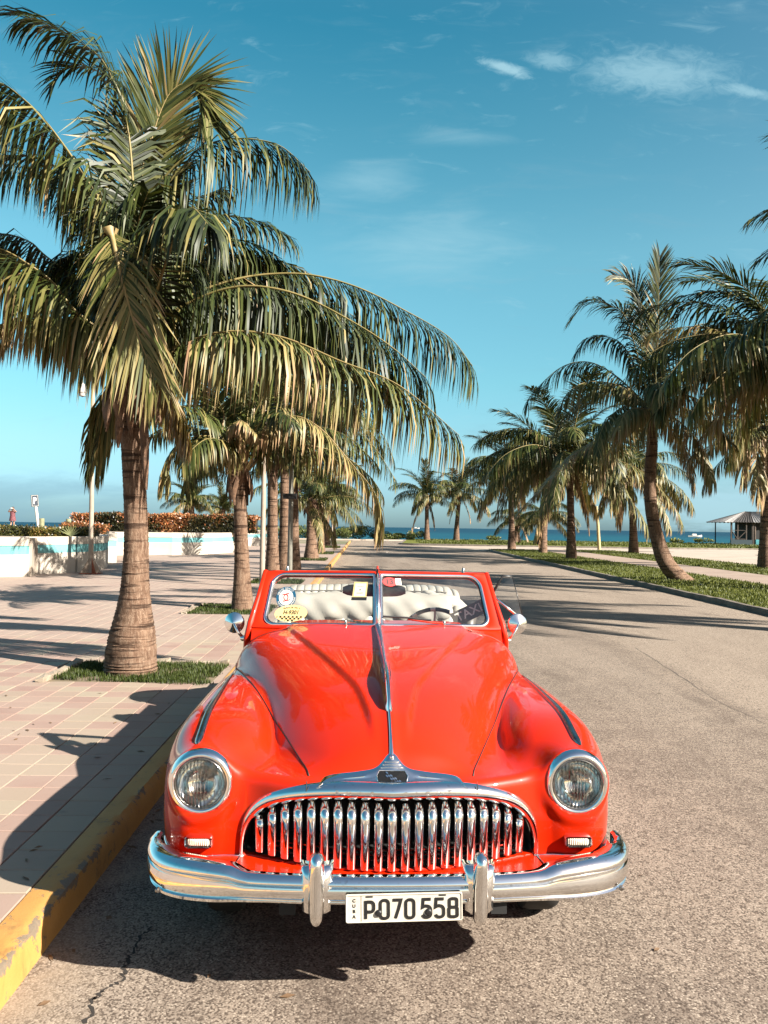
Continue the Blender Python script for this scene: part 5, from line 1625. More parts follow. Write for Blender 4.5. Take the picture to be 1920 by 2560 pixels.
# unit-length frond library: elevation classes, several shapes each; local +X outwards
LIB = {}
def make_lib():
    sd = 100
    for cls, (e0, D, hang, tint, tipb) in {'spear': (82, 22, .10, .26, .12), 'up': (68, 62, .30, .24, .18), 'mid': (48, 84, .62, .24, .26), 'flat': (26, 80, .85, .31, .38), 'low': (4, 66, .95, .40, .45), 'droop': (-24, 46, .95, .50, .42), 'dead': (-58, 26, 1.0, .86, .2)}.items():
        for v in range(4):
            sd += 1; rg = np.random.default_rng(sd); P = [np.zeros(3)]; az = 0
            for k in range(10):
                e = R(e0 + rg.normal(0, 1) - D * ((k + .5) / 10) ** 1.25); az += rg.normal(0, .05) + (v - 1.5) * .015
                P.append(P[-1] + np.array([math.cos(e) * math.cos(az), math.cos(e) * math.sin(az), math.sin(e)]) / 10)
            LIB[cls, v] = frond_mesh('frond', P, (.245 if cls != 'dead' else .15), 84, hang, sd, tint + rg.normal(0, .03), tipb, w=.0058, r0=.0068, gap=.10, nplace=3)
make_lib()
_oi = [0]
def lib_frond(parent, crown, cls, az, length, roll=0.0):
    _oi[0] += 1
    o = bpy.data.objects.new('frond', LIB[cls, _oi[0] % 4]); link(o, parent)
    o.location = crown; o.scale = (length,) * 3
    o.rotation_euler = (roll, random.gauss(0, .05), az); return o
def trunk(name, parent, path, radii, ring=.07, n=16, seed=1, smoothn=6):
    rg = np.random.default_rng(seed); C = np.array(catmull(path, 12))
    sl = np.concatenate([[0], np.cumsum(np.linalg.norm(np.diff(C, axis=0), axis=1))]); L = sl[-1]
    m = max(6, int(L / ring * 2)); ts = np.linspace(0, L, m); P = []
    ph = rg.uniform(0, 6)
    for i, s in enumerate(ts):
        c = np.array([np.interp(s, sl, C[:, a]) for a in range(3)])
        r_ = np.interp(s / L, np.linspace(0, 1, len(radii)), radii)
        step = 1 + (.014 if i % 2 == 0 else -.012) + rg.normal(0, .010)
        P.append([tuple(c + np.array([math.cos(a), math.sin(a), 0]) * r_ * step * (1 + .025 * math.sin(3 * a + ph + s) + rg.normal(0, .006)) + np.array([0, 0, .006 * math.sin(a * 2 + i)])) for a in np.linspace(0, 2 * PI, n, endpoint=False)])
    mb = MB(); mb.grid(P, closed_v=True); mb.add(P[-1], [tuple(range(n))])
    return mb.build(name, BARK, parent, smooth=R(50))
def crown_base(parent, crown, r_, seed, detail=True, scale=1.0):
    """leaf sheaths, fibre and hanging husks under the crown"""
    rg = np.random.default_rng(seed); c = Vector(crown)
    mb = MB(); P = []
    for k, (h, q) in enumerate(((-.45, .9), (-.30, 1.15), (-.12, 1.45), (.05, 1.35), (.25, .95), (.45, .5))):
        P.append([tuple(c + Vector((math.cos(a), math.sin(a), 0)) * r_ * q * (1 + rg.normal(0, .10)) + Vector((0, 0, h * scale))) for a in np.linspace(0, 2 * PI, 12, endpoint=False)])
    mb.grid(P, closed_v=True); mb.add(P[-1], [tuple(range(12))]); mb.build('leaf_sheath', HUSK, parent, smooth=R(30))
    for k in range(9 if detail else 4):                          # stubs of cut leaf stalks
        a = k * 2.4 + rg.uniform(-.3, .3); d = Vector((math.cos(a), math.sin(a), 0)); L = rg.uniform(.22, .5) * scale
        mb = MB(); mb.tube([c + d * r_ * .8 + Vector((0, 0, -.18 * scale)), c + d * (r_ + L * .35) + Vector((0, 0, .05 * scale)), c + d * (r_ + L * .75) + Vector((0, 0, .28 * scale))], [(r_ * .55, r_ * .22), (r_ * .42, r_ * .2), (r_ * .22, r_ * .12)], 7)
        mb.build('leaf_base', PETIOLE, parent, smooth=True)
    for k in range(12 if detail else 5):                          # hanging strips of husk
        a = rg.uniform(0, 6.28); d = Vector((math.cos(a), math.sin(a), 0)); L = rg.uniform(.3, .75) * scale; w = rg.uniform(.025, .07) * scale; s = Vector((-d.y, d.x, 0)); rows = []
        for q in range(6):
            t = q / 5; p = c + d * (r_ * 1.25 + .10 * math.sin(t * 2.2) * scale) + Vector((0, 0, -.05 * scale - L * t)) + s * (.04 * math.sin(t * 5 + k))
            ww = w * (.6 + .8 * math.sin(PI * min(1, t * .9 + .1))); rows.append([p - s * ww, p + d * .012, p + s * ww])
        mb = MB(); mb.grid(rows); mb.build('husk', HUSK, parent, smooth=True)
def palm(label, base, trunk_pts, radii, fl, spec, seed, group, detail=False, wind_az=None, skip=()):
    """spec: list of (class, count); trunk_pts relative to the base"""
    random.seed(seed); rg = np.random.default_rng(seed)
    t = thing('palm_tree', label, 'palm tree', base, 0, group)
    trunk('trunk', t, trunk_pts, radii, seed=seed, ring=.09, n=12)
    crown = Vector(trunk_pts[-1]); crown_base(t, crown, radii[-1] * 1.05, seed, detail)
    az = rg.uniform(0, 6.28)
    for cls, cnt in spec:
        for k in range(cnt):
            az += 2.39996 + rg.normal(0, .15)
            L = fl * rg.uniform(.85, 1.12) * (.9 if cls in ('spear', 'dead') else 1.0)
            a = az
            if wind_az is not None and cls in ('up', 'mid', 'flat'):          # fronds lean down wind
                a = az + .35 * math.sin(wind_az - az)
            lib_frond(t, crown + Vector((0, 0, .12)), cls, a, L)
    return t, crown
def px_frond(parent, base, Y, pts, leaf, n, hang, seed, tint=.25, tipb=.3, w=.021, r0=.024, **kw):
    """a frond that follows points measured on the photograph: (px, py, depth beyond the trunk)"""
    P = [at_y(x, y, Y + d) - Vector(base) for x, y, d in pts]
    me = frond_mesh('frond', [tuple(p) for p in P], leaf, n, hang, seed, tint, tipb, w=w, r0=r0, **kw)
    o = bpy.data.objects.new('frond', me); link(o, parent); return o

# ---- the big palm at the left
def big_palm():
    Y = 9.35; base = Vector((at_y(327, 1684, Y).x, Y, .146))
    t = thing('palm_tree', 'big coconut palm with a swollen foot, nearest to the car on the pavement', 'palm tree', base, 0, 'palms along the left pavement')
    def rel(px, py, d=0.0): return tuple(at_y(px, py, Y + d) - base)
    trunk('trunk', t, [(0, 0, -.02), rel(328, 1630), rel(336, 1500), rel(340, 1350), rel(336, 1220), rel(330, 1100), rel(330, 1000), rel(330, 930)],
          [.290, .284, .255, .205, .165, .148, .138, .132, .128, .126, .126, .126, .126, .126, .128, .135], ring=.036, n=44, seed=5)
    crown = Vector(rel(330, 925)); crown_base(t, crown, .165, 9, True, .95)
    fr = lambda pts, leaf, n, hang, seed, w=.0145, **kw: px_frond(t, base, Y, pts, leaf * (1.14 if hang > .7 else 1), int(n * (1.65 if hang > .7 else 1.45)), hang, seed, w=w, **kw)
    # right-hand side
    fr([(340, 900, 0), (411, 799, -.1), (501, 745, -.2), (592, 718, -.3), (682, 721, -.4), (773, 748, -.4), (893, 811, -.5), (984, 871, -.5), (1066, 945, -.5)], .92, 118, 1.02, 1, tint=.19, tipb=.34, w=.0135, r0=.030)
    fr([(342, 890, .3), (400, 790, .5), (471, 742, .6), (562, 706, .7), (658, 687, .8), (773, 687, .8), (893, 718, .8), (1014, 777, .8), (1122, 842, .7), (1182, 915, .6)], .88, 118, 1.0, 2, tint=.15, tipb=.30, w=.0135, r0=.028)
    fr([(345, 880, 1.1), (410, 760, 1.3), (483, 690, 1.5), (562, 654, 1.6), (634, 645, 1.6), (713, 657, 1.6), (790, 692, 1.6)], .75, 90, .75, 3, tint=.30, tipb=.2)
    fr([(350, 930, -.2), (430, 872, -.4), (560, 830, -.6), (700, 842, -.7), (850, 902, -.8), (1000, 965, -.8), (1148, 1088, -.8)], .80, 110, 1.0, 4, tint=.36, tipb=.45, w=.0130)
    fr([(345, 900, .9), (420, 830, 1.0), (540, 790, 1.1), (700, 800, 1.2), (860, 850, 1.2), (980, 930, 1.2)], .85, 105, 1.0, 5, tint=.24, tipb=.42)
    fr([(345, 905, .6), (420, 850, .8), (520, 800, .9), (640, 780, 1.0), (760, 800, 1.0), (900, 870, 1.0)], .85, 105, 1.0, 50, tint=.16, tipb=.36)
    fr([(342, 890, 1.3), (420, 740, 1.6), (540, 690, 1.8), (660, 690, 1.9), (800, 740, 1.9), (930, 820, 1.8)], .80, 100, 1.0, 51, tint=.12, tipb=.3)
    # upper right, arching over
    fr([(335, 900, 0), (342, 700, .0), (386, 531, .1), (434, 458, .1), (482, 386, .2), (531, 357, .2), (603, 346, .2), (699, 364, .2), (775, 430, .2)], .92, 115, .90, 6, tint=.17, tipb=.26, w=.0135, r0=.028)
    fr([(335, 890, .7), (350, 720, .9), (400, 620, 1.1), (470, 560, 1.3), (560, 540, 1.4), (650, 555, 1.4), (728, 592, 1.4)], .70, 95, .70, 7, tint=.20, tipb=.2)
    # young upright frond with its blade folded over
    fr([(333, 900, .1), (345, 620, .1), (357, 420, .1), (379, 350, .1), (400, 283, .1), (426, 232, .1), (460, 210, .1), (498, 232, .1), (533, 318, .1)], .82, 130, .16, 8, tint=.37, tipb=.06, w=.0135, spread=.92, upnormal=np.array([.25, -.85, .35]), t0=.30)
    fr([(335, 900, .9), (372, 640, 1.0), (430, 450, 1.1), (490, 330, 1.2), (530, 300, 1.2)], .70, 80, .35, 9, tint=.20)
    # upper left
    fr([(328, 900, 0), (338, 640, -.1), (330, 420, -.1), (312, 290, -.1), (262, 160, -.1), (195, 102, -.1), (122, 64, -.1), (60, 44, -.1)], .85, 115, .50, 10, tint=.15, tipb=.25, w=.0150, r0=.028)
    fr([(328, 900, .5), (338, 600, .5), (330, 330, .5), (300, 245, .5), (262, 192, .5), (205, 162, .5), (156, 176, .5), (130, 214, .5)], .62, 90, .35, 11, tint=.12, tipb=.2, spread=1.15)
    fr([(325, 900, -.4), (310, 720, -.6), (270, 545, -.7), (207, 434, -.8), (159, 362, -.8), (106, 294, -.8), (55, 244, -.8), (0, 207, -.8), (-90, 190, -.7)], .92, 115, .80, 12, tint=.20, tipb=.30, w=.0150, r0=.028)
    fr([(328, 900, .8), (300, 700, 1.0), (240, 540, 1.1), (170, 440, 1.2), (80, 390, 1.2), (-30, 395, 1.2)], .80, 95, .75, 13, tint=.14, tipb=.25)
    # left, drooping to the frame edge
    fr([(322, 910, -.3), (262, 838, -.5), (183, 772, -.7), (135, 709, -.8), (72, 661, -.9), (0, 622, -.9), (-90, 610, -.9), (-220, 650, -.9)], .85, 115, .98, 14, tint=.30, tipb=.42, w=.0135)
    fr([(325, 900, .7), (240, 740, .9), (116, 641, 1.0), (72, 603, 1.0), (0, 584, 1.0), (-120, 600, 1.0)], .85, 100, .92, 15, tint=.18, tipb=.3)
    fr([(322, 920, .2), (240, 850, .4), (150, 800, .5), (60, 790, .6), (-40, 830, .6)], .62, 90, 1.0, 16, tint=.55, tipb=.35)
    # frond snapped at its middle, blade hanging towards us
    fr([(318, 930, -.4), (300, 800, -.8), (285, 660, -1.1), (276, 583, -1.25)], .30, 10, .8, 17, tint=.5, r0=.034, t0=.9)
    fr([(276, 575, -1.28), (286, 610, -1.34), (299, 675, -1.4), (318, 748, -1.4), (347, 844, -1.36), (388, 945, -1.3)], .80, 50, .38, 18, tint=.46, tipb=.25, w=.0120, r0=.030, t0=.02, spread=.80, upnormal=np.array([.1, -1, .25]))
    # inner fronds filling the heart of the crown
    for k, (pts, ti) in enumerate(((((330, 900, 1.0), (300, 640, 1.4), (250, 480, 1.7), (170, 420, 1.9)), .10), (((335, 900, 1.0), (390, 640, 1.5), (450, 520, 1.9), (560, 470, 2.1)), .10),
                                   (((332, 900, .6), (340, 620, 1.0), (330, 480, 1.5), (300, 400, 1.9)), .10), (((335, 910, .5), (430, 720, 1.1), (560, 640, 1.7), (680, 650, 2.1)), .14),
                                   (((335, 905, -.3), (400, 700, -.9), (450, 560, -1.3), (480, 520, -1.6), (520, 560, -2.0)), .14), (((332, 905, -.2), (330, 700, -.6), (345, 560, -.9), (370, 480, -1.1)), .16))):
        fr(list(pts), .75, 84, .75, 30 + k, tint=ti, tipb=.2)
    for k, (pts, ti) in enumerate(((((332, 900, .3), (365, 720, .6), (400, 640, .9), (450, 610, 1.2), (520, 640, 1.4), (560, 720, 1.5)), .12), (((330, 900, .4), (280, 720, .7), (230, 640, .9), (170, 640, 1.1), (110, 700, 1.2)), .12),
                                   (((332, 895, .8), (345, 700, 1.4), (350, 540, 2.0), (340, 460, 2.4)), .10), 
                                   (((338, 900, .4), (450, 700, .8), (520, 610, 1.1), (600, 600, 1.3), (690, 640, 1.4), (730, 700, 1.4)), .14))):
        fr(list(pts), .78, 84, .85, 60 + k, tint=ti, tipb=.25)
    # old fronds hanging under the crown
    fr([(315, 935, .3), (280, 985, .6), (255, 1060, .8), (240, 1160, .9)], .55, 60, .9, 40, tint=.30, tipb=.25)
    fr([(348, 940, .3), (400, 960, .6), (440, 1010, .8), (470, 1100, .9)], .50, 60, 1.0, 42, tint=.60, tipb=.3)
    # long dry spathes and husks at the trunk
    for k, (x0, y0, x1, y1, w) in enumerate(((350, 955, 370, 1225, .050), (312, 950, 300, 1120, .055), (335, 950, 330, 1090, .05), (365, 940, 402, 1060, .04), (300, 935, 262, 1080, .03))):
        a, b = Vector(rel(x0, y0, -.18)), Vector(rel(x1, y1, -.22)); rows = []
        for q in range(9):
            u = q / 8; p = a.lerp(b, u) + Vector((.02 * math.sin(u * 4 + k), -.05 * math.sin(u * PI), 0)); ww = w * math.sin(PI * min(1, .12 + u * .86)) ** .7
            rows.append([p + Vector((-ww, 0, 0)), p + Vector((-ww * .3, -.035, 0)), p + Vector((ww * .4, -.03, 0)), p + Vector((ww, .01, 0))])
        mb = MB(); mb.grid(rows); mb.build('spathe', HUSK, t, smooth=True)
    # pale sheath hanging in the left of the crown
    c = Vector(rel(190, 880, -.4)); rows = []
    for q in range(8):
        u = q / 7; rows.append([c + Vector((.14 * s * math.sin(PI * (.1 + .8 * u)), -.04 * (1 - s * s), .17 - .36 * u + .05 * s)) for s in (-1, -.4, .4, 1)])
    mb = MB(); mb.grid(rows); mb.build('fibre_sheath', simple('pale_sheath', (.42, .30, .24), .8, var=.3, scale=20, bump=.5), t, smooth=True)
    for k, (x, y) in enumerate(((262, 850), (285, 800), (402, 862), (345, 820), (300, 880))):
        mb = MB(); a = Vector(rel(330, 960, -.1)); b = Vector(rel(x, y, -.35)); mb.tube([a, a.lerp(b, .5) + Vector((0, -.03, -.02)), b], [(.075, .035), (.055, .028), (.035, .02)], 8); mb.build('leaf_base', PETIOLE, t, smooth=True)
big_palm()

# ---- the rest of the left row
GL_ = 'palms along the left pavement'; GR_ = 'palms on the right-hand verge'; GS_ = 'palms by the sea'
def left_palm(label, px, py, Y, crown_py, r_, fl, spec, seed, crown_px=None):
    b = at_y(px, py, Y); b = Vector((b.x, Y, .146)); c = at_y(crown_px or px, crown_py, Y) - b
    return palm(label, b, [(0, 0, -.02), (c.x * .25, 0, c.z * .33), (c.x * .6, 0, c.z * .66), tuple(c)], [r_ * 1.75, r_ * 1.35, r_ * 1.1, r_, r_, r_ * .95, r_ * .95], fl, spec, seed, GL_, detail=Y < 30)
t, c = left_palm('second palm of the left row, its trunk beside the windscreen', 606, 1528, 16.4, 1165, .135, 3.0, [('spear', 1), ('up', 5), ('mid', 6), ('flat', 3)], 61, 598)
pb = t.location; Yp = 16.4
for k, (pts, lf, ti) in enumerate(((((600, 1150, -.1), (560, 1100, -.4), (500, 1090, -.6), (445, 1110, -.7), (422, 1150, -.7), (412, 1205, -.7)), .75, .42),
                                   (((605, 1150, -.1), (660, 1070, -.4), (730, 1040, -.6), (800, 1070, -.7), (880, 1160, -.7), (940, 1240, -.6), (950, 1330, -.5)), .8, .58),
                                   (((600, 1150, 0), (560, 1030, -.2), (500, 960, -.3), (440, 950, -.4), (390, 1000, -.4)), .8, .42),
                                   (((602, 1150, 0), (640, 1000, 0), (700, 940, .1), (780, 960, .1), (830, 1040, .1)), .8, .40),
                                   (((600, 1150, -.3), (590, 1080, -.8), (600, 1050, -1.2), (640, 1085, -1.5)), .38, .60))):
    px_frond(t, pb, Yp, pts, lf, 85, .95, 200 + k, tint=ti, tipb=.35, w=.022, r0=.024)
left_palm('third palm of the left row, standing behind the rope-like pole', 681, 1452, 24.6, 1120, .15, 3.7, [('up', 4), ('mid', 7), ('flat', 5), ('low', 1)], 62)
t, c = left_palm('fourth palm of the left row, close beside the grey pole', 711, 1438, 28.2, 1040, .15, 4.2, [('up', 4), ('mid', 7), ('flat', 6), ('low', 1)], 63)
for k, (pts, ti) in enumerate(((((711, 1030, 0), (760, 980, 0), (830, 985, .1), (910, 1030, .1), (960, 1090, .1), (985, 1150, .1)), .34), (((711, 1035, 0), (780, 1010, -.3), (850, 1040, -.5), (930, 1110, -.6), (990, 1200, -.6)), .30))):
    px_frond(t, t.location, 28.2, pts, 1.0, 80, .9, 220 + k, tint=ti, tipb=.3, w=.026, r0=.03)
left_palm('fifth left palm, a squat trunk half hidden behind the grey pole', 735, 1428, 32.0, 1190, .17, 3.0, [('up', 3), ('mid', 5), ('flat', 4)], 64)
left_palm('low young palm with a bright green crown at the far kerb', 778, 1399, 42.0, 1265, .24, 3.4, [('spear', 1), ('up', 5), ('mid', 5), ('flat', 3), ('droop', 2)], 65)
left_palm('slim far palm behind the low young palm by the kerb', 801, 1383, 52.0, 1255, .2, 3.6, [('up', 3), ('mid', 4), ('flat', 4), ('low', 3)], 66)
left_palm('farthest palm of the left row, bending over the kerb end', 817, 1368, 68.0, 1265, .2, 4.0, [('up', 3), ('mid', 4), ('flat', 4), ('low', 3), ('dead', 2)], 67)

# ---- right-hand verge
def leaning_palm():
    Y = 29.0; b = ground(1697, 1450, .118); Y = b.y; base = Vector((b.x, Y, .118))
    t = thing('palm_tree', 'tall palm with a strongly leaning, curved trunk on the right verge', 'palm tree', base, 0, GR_)
    rel = lambda px, py, d=0: tuple(at_y(px, py, Y + d) - base)
    trunk('trunk', t, [(0.25, 0, -.1), rel(1684, 1430), rel(1658, 1392), rel(1636, 1316), rel(1626, 1247), rel(1626, 1180), rel(1630, 1120), rel(1630, 1060), rel(1628, 1015)],
          [.50, .40, .31, .26, .235, .22, .21, .20, .20, .20, .19, .19, .18], ring=.09, n=18, seed=71)
    crown = Vector(rel(1628, 1012)); crown_base(t, crown, .2, 72, True, 1.4)
    L = [([(1632, 1010, 0), (1643, 877, 0), (1647, 735, 0), (1649, 640, .1)], .95, .10, .18, .1), ([(1630, 1010, 0), (1610, 830, .2), (1596, 735, .3), (1567, 697, .4), (1530, 686, .4)], .95, .3, .14, .2),
         ([(1625, 1010, 0), (1567, 801, -.2), (1520, 763, -.3), (1472, 752, -.4), (1425, 803, -.4)], 1.0, .45, .10, .2), ([(1625, 1010, .5), (1567, 877, .6), (1520, 842, .8), (1472, 844, .8), (1440, 882, .8)], 1.0, .75, .10, .2),
         ([(1622, 1012, -.4), (1543, 963, -.9), (1472, 955, -1.2), (1425, 977, -1.4), (1396, 1025, -1.4)], 1.1, .9, .42, .2), ([(1620, 1015, 0), (1540, 940, .4), (1470, 905, .6), (1400, 920, .7), (1330, 985, .7), (1318, 1015, .7)], 1.1, .85, .24, .25),
         ([(1622, 1025, -.6), (1590, 1020, -1.6), (1562, 1035, -2.2), (1545, 1072, -2.6)], 1.1, .9, .5, .3), ([(1622, 1030, -.3), (1520, 1086, -.8), (1425, 1143, -1.0), (1354, 1219, -1.1), (1300, 1278, -1.1)], .95, .55, .62, .35),
         ([(1635, 1012, 0), (1686, 948, .2), (1757, 906, .3), (1828, 893, .4), (1918, 915, .4)], 1.1, .85, .5, .4), ([(1635, 1020, -.3), (1710, 988, -.7), (1771, 1020, -.9), (1805, 1077, -1.0), (1843, 1118, -1.0)], 1.0, .9, .42, .45),
         ([(1636, 1030, 0), (1690, 1085, .2), (1720, 1150, .3), (1735, 1215, .3)], .9, .8, .62, .3), ([(1632, 1010, .8), (1690, 860, 1.2), (1750, 810, 1.5), (1820, 830, 1.7)], 1.0, .7, .12, .2),
         ([(1630, 1010, .4), (1640, 850, .6), (1600, 760, 1.0), (1560, 780, 1.4)], 1.0, .6, .10, .2), ([(1625, 1015, .8), (1540, 960, 1.4), (1450, 1000, 1.9), (1380, 1080, 2.2)], 1.05, .95, .3, .3), ([(1630, 1020, -.5), (1640, 960, -1.5), (1650, 970, -2.6), (1655, 1040, -3.3)], 1.0, .9, .3, .3)]
    for k, (pts, lf, hang, ti, tb) in enumerate(L):
        px_frond(t, base, Y, pts, lf * (1.15 if k == 0 else 1), 96, hang, 300 + k, tint=ti, tipb=tb, w=.024, r0=.040, **(dict(upnormal=np.array([.15, -1, .1]), spread=.85) if k in (0, 1) else {}))
    for k in range(4): lib_frond(t, crown, 'droop' if k % 2 else 'low', k * 1.6 + .5, 4.2)
leaning_palm()
def right_palm(label, px, py, crown_py, r_, fl, spec, seed, z=.118, crown_px=None, grp=GR_, Y=None, tr=None):
    b = ground(px, py, z) if Y is None else Vector((at_y(px, py, Y).x, Y, z))
    c = at_y(crown_px or px, crown_py, b.y) - b
    return palm(label, b, tr or [(0, 0, -.02), (c.x * .10, 0, c.z * .3), (c.x * .5, 0, c.z * .66), tuple(c)], [r_ * 1.5, r_ * 1.15, r_ * .95, r_ * .9, r_ * .88, r_ * .85], fl, spec, seed, grp, wind_az=PI)
right_palm('stout straight palm in the middle of the right verge', 1428, 1396, 1150, .235, 5.9, [('up', 4), ('mid', 7), ('flat', 9), ('low', 8), ('droop', 4), ('dead', 2)], 81, crown_px=1422)
right_palm('palm leaning to the right, next beyond the stout straight palm', 1357, 1382, 1165, .23, 5.6, [('up', 4), ('mid', 6), ('flat', 9), ('low', 8), ('droop', 3)], 82, crown_px=1385)
right_palm('last palm of the right verge, near its rounded far end', 1279, 1372, 1185, .25, 4.7, [('up', 4), ('mid', 7), ('flat', 9), ('low', 8), ('droop', 3), ('dead', 2)], 83, crown_px=1274)
right_palm('palm on the second verge, left of the leaning palm, beyond the path', 1584, 1383, 1180, .28, 5.6, [('up', 3), ('mid', 6), ('flat', 7), ('low', 7), ('droop', 4), ('dead', 2)], 84, crown_px=1572)
t, c = right_palm('dark trunk at the right picture edge, in front of the beach hut', 1915, 1421, 1085, .27, 4.6, [('up', 4), ('mid', 5), ('flat', 5), ('low', 4), ('droop', 3)], 85)
for k, pts in enumerate(([(1912, 1080, -.4), (1880, 1085, -1.4), (1860, 1130, -1.8), (1858, 1200, -2.0)], [(1912, 1085, -.4), (1890, 1120, -1.5), (1895, 1180, -2.0), (1900, 1250, -2.2)])):
    px_frond(t, t.location, t.location.y, pts, 1.3, 70, .8, 340 + k, tint=.6, tipb=.3, w=.036, r0=.04)
# palms whose trunks stand outside the frame, their fronds or shadows reach into it
t, c = palm('palm outside the right edge whose long orange fronds cross the leaning palm', (12.1, 25.0, .115), [(0, 0, 0), (.1, 0, 2.4), (-.05, 0, 4.8), (.1, 0, 6.9)], [.42, .3, .24, .22, .2, .2], 5.2, [('up', 5), ('mid', 7), ('flat', 8), ('low', 6), ('droop', 4)], 86, GR_, detail=True)
for k, (pts, ti, hg) in enumerate((([(1985, 900, 0), (1918, 862, 0), (1840, 840, .1), (1757, 818, .1), (1690, 820, .1), (1612, 838, .1)], .58, .75), ([(1985, 890, .3), (1918, 800, .4), (1850, 745, .5), (1780, 728, .5), (1700, 742, .5)], .14, .5), ([(1985, 900, -.3), (1930, 930, -.4), (1860, 960, -.5), (1800, 1010, -.6)], .55, .8), ([(1985, 900, .5), (1920, 905, .7), (1830, 900, .8), (1740, 940, .9), (1690, 1000, .9)], .5, .8))):
    px_frond(t, t.location, 25.0, pts, .95, 84, hg, 360 + k, tint=ti, tipb=.3, w=.028, r0=.036)
t, c = palm('nearest right-hand palm, only frond tips showing at the upper right edge', (10.4, 14.2, .115), [(0, 0, 0), (-.1, 0, 2.0), (.1, 0, 4.0), (.0, 0, 5.7)], [.40, .28, .22, .2, .2, .19], 4.3, [('up', 5), ('mid', 7), ('flat', 8), ('low', 6), ('droop', 3)], 87, GR_)
for k, pts in enumerate(([(2440, 760, 0), (2250, 590, 0), (2080, 520, 0), (1950, 520, 0), (1885, 545, 0)], [(2440, 760, .3), (2260, 650, .3), (2090, 590, .3), (1960, 610, .3), (1900, 650, .3)])):
    px_frond(t, t.location, 14.2, pts, .8, 90, .5, 380 + k, tint=.16, tipb=.3, w=.022, r0=.026)
# ---- by the sea
right_palm('left one of the two slim palms on the lawn by the sea', 1067, 1348, 1243, .30, 5.2, [('spear', 1), ('up', 5), ('mid', 5), ('flat', 5), ('low', 3), ('dead', 2)], 91, z=.13, grp=GS_, Y=112)
right_palm('right one of the two slim palms on the lawn by the sea', 1141, 1345, 1235, .32, 5.6, [('spear', 1), ('up', 5), ('mid', 5), ('flat', 5), ('low', 4), ('dead', 2)], 92, z=.13, crown_px=1149, grp=GS_, Y=114)
right_palm('short bent palm by the sea between two verge palms', 1350, 1358, 1290, .36, 4.2, [('mid', 4), ('flat', 5), ('low', 5), ('droop', 3)], 93, z=.13, crown_px=1366, grp=GS_, Y=92)
right_palm('short palm with a shaggy trunk by the sea, behind the last verge palm', 1290, 1351, 1300, .42, 4.0, [('mid', 4), ('flat', 4), ('low', 5), ('dead', 2)], 94, z=.13, crown_px=1296, grp=GS_, Y=104)
# ------------------------------------------------------------------ plaza wall, terrace, hedges
WHITEW = m_concrete('white_wall_paint', (.50, .455, .40), (.57, .53, .475), .8, .15, (.40, .34, .27), .35)
BLUEW = m_concrete('blue_wall_paint', (.14, .42, .46), (.18, .47, .51), .9, .15, (.18, .36, .38), .3)
TERR = m_concrete('terrace_paving', (.36, .31, .26), (.43, .38, .32), .4)
def leafmat(name, stops):
    m, t, b, out = new_mat(name)
    at = t.node('ShaderNodeAttribute', attribute_name='tint'); col = t.ramp(at.outputs['Fac'], stops)
    t.set(b.inputs['Base Color'], col); b.inputs['Roughness'].default_value = .4
    tr = t.node('ShaderNodeBsdfTranslucent'); t.set(tr.inputs[0], col)
    mx = t.node('ShaderNodeMixShader'); mx.inputs[0].default_value = .2
    t.l.new(b.outputs[0], mx.inputs[1]); t.l.new(tr.outputs[0], mx.inputs[2]); t.l.new(mx.outputs[0], out.inputs[0])
    return m
HEDGEM = leafmat('hedge_leaves', [(0, (.020, .024, .010)), (.35, (.05, .05, .016)), (.55, (.13, .095, .03)), (.72, (.30, .10, .035)), (.9, (.42, .14, .05)), (1, (.50, .27, .12))])
LOWM = leafmat('low_hedge_leaves', [(0, (.03, .04, .010)), (.5, (.10, .11, .022)), (.8, (.24, .20, .04)), (1, (.42, .22, .07))])
SHRUBM = leafmat('shrub_leaves', [(0, (.035, .05, .012)), (.5, (.10, .13, .03)), (1, (.24, .26, .06))])
def leaf_cloud(name, pts, size, mat, tint, parent=None, seed=1, up=.3):
    rg = np.random.default_rng(seed); n = len(pts); pts = np.asarray(pts)
    d = rg.normal(0, 1, (n, 3)); d[:, 2] = np.abs(d[:, 2]) * .8 + up; d /= np.linalg.norm(d, axis=1, keepdims=True)
    s = np.cross(d, rg.normal(0, 1, (n, 3))); s /= np.linalg.norm(s, axis=1, keepdims=True)
    L = size * rg.uniform(.6, 1.3, n)[:, None]
    V = np.concatenate([pts, pts + d * L * .5 - s * L * .26, pts + d * L, pts + d * L * .5 + s * L * .26]); i = np.arange(n)
    me = mesh_np(name, V, [np.stack([i, i + n, i + 2 * n, i + 3 * n], 1)], mat, False, None, obj=False)
    a = me.attributes.new('tint', 'FLOAT', 'POINT'); t = np.clip(np.asarray(tint) + rg.normal(0, .10, n), 0, 1); a.data.foreach_set('value', np.tile(t, 4).astype(np.float32))
    o = bpy.data.objects.new(name, me); return link(o, parent)
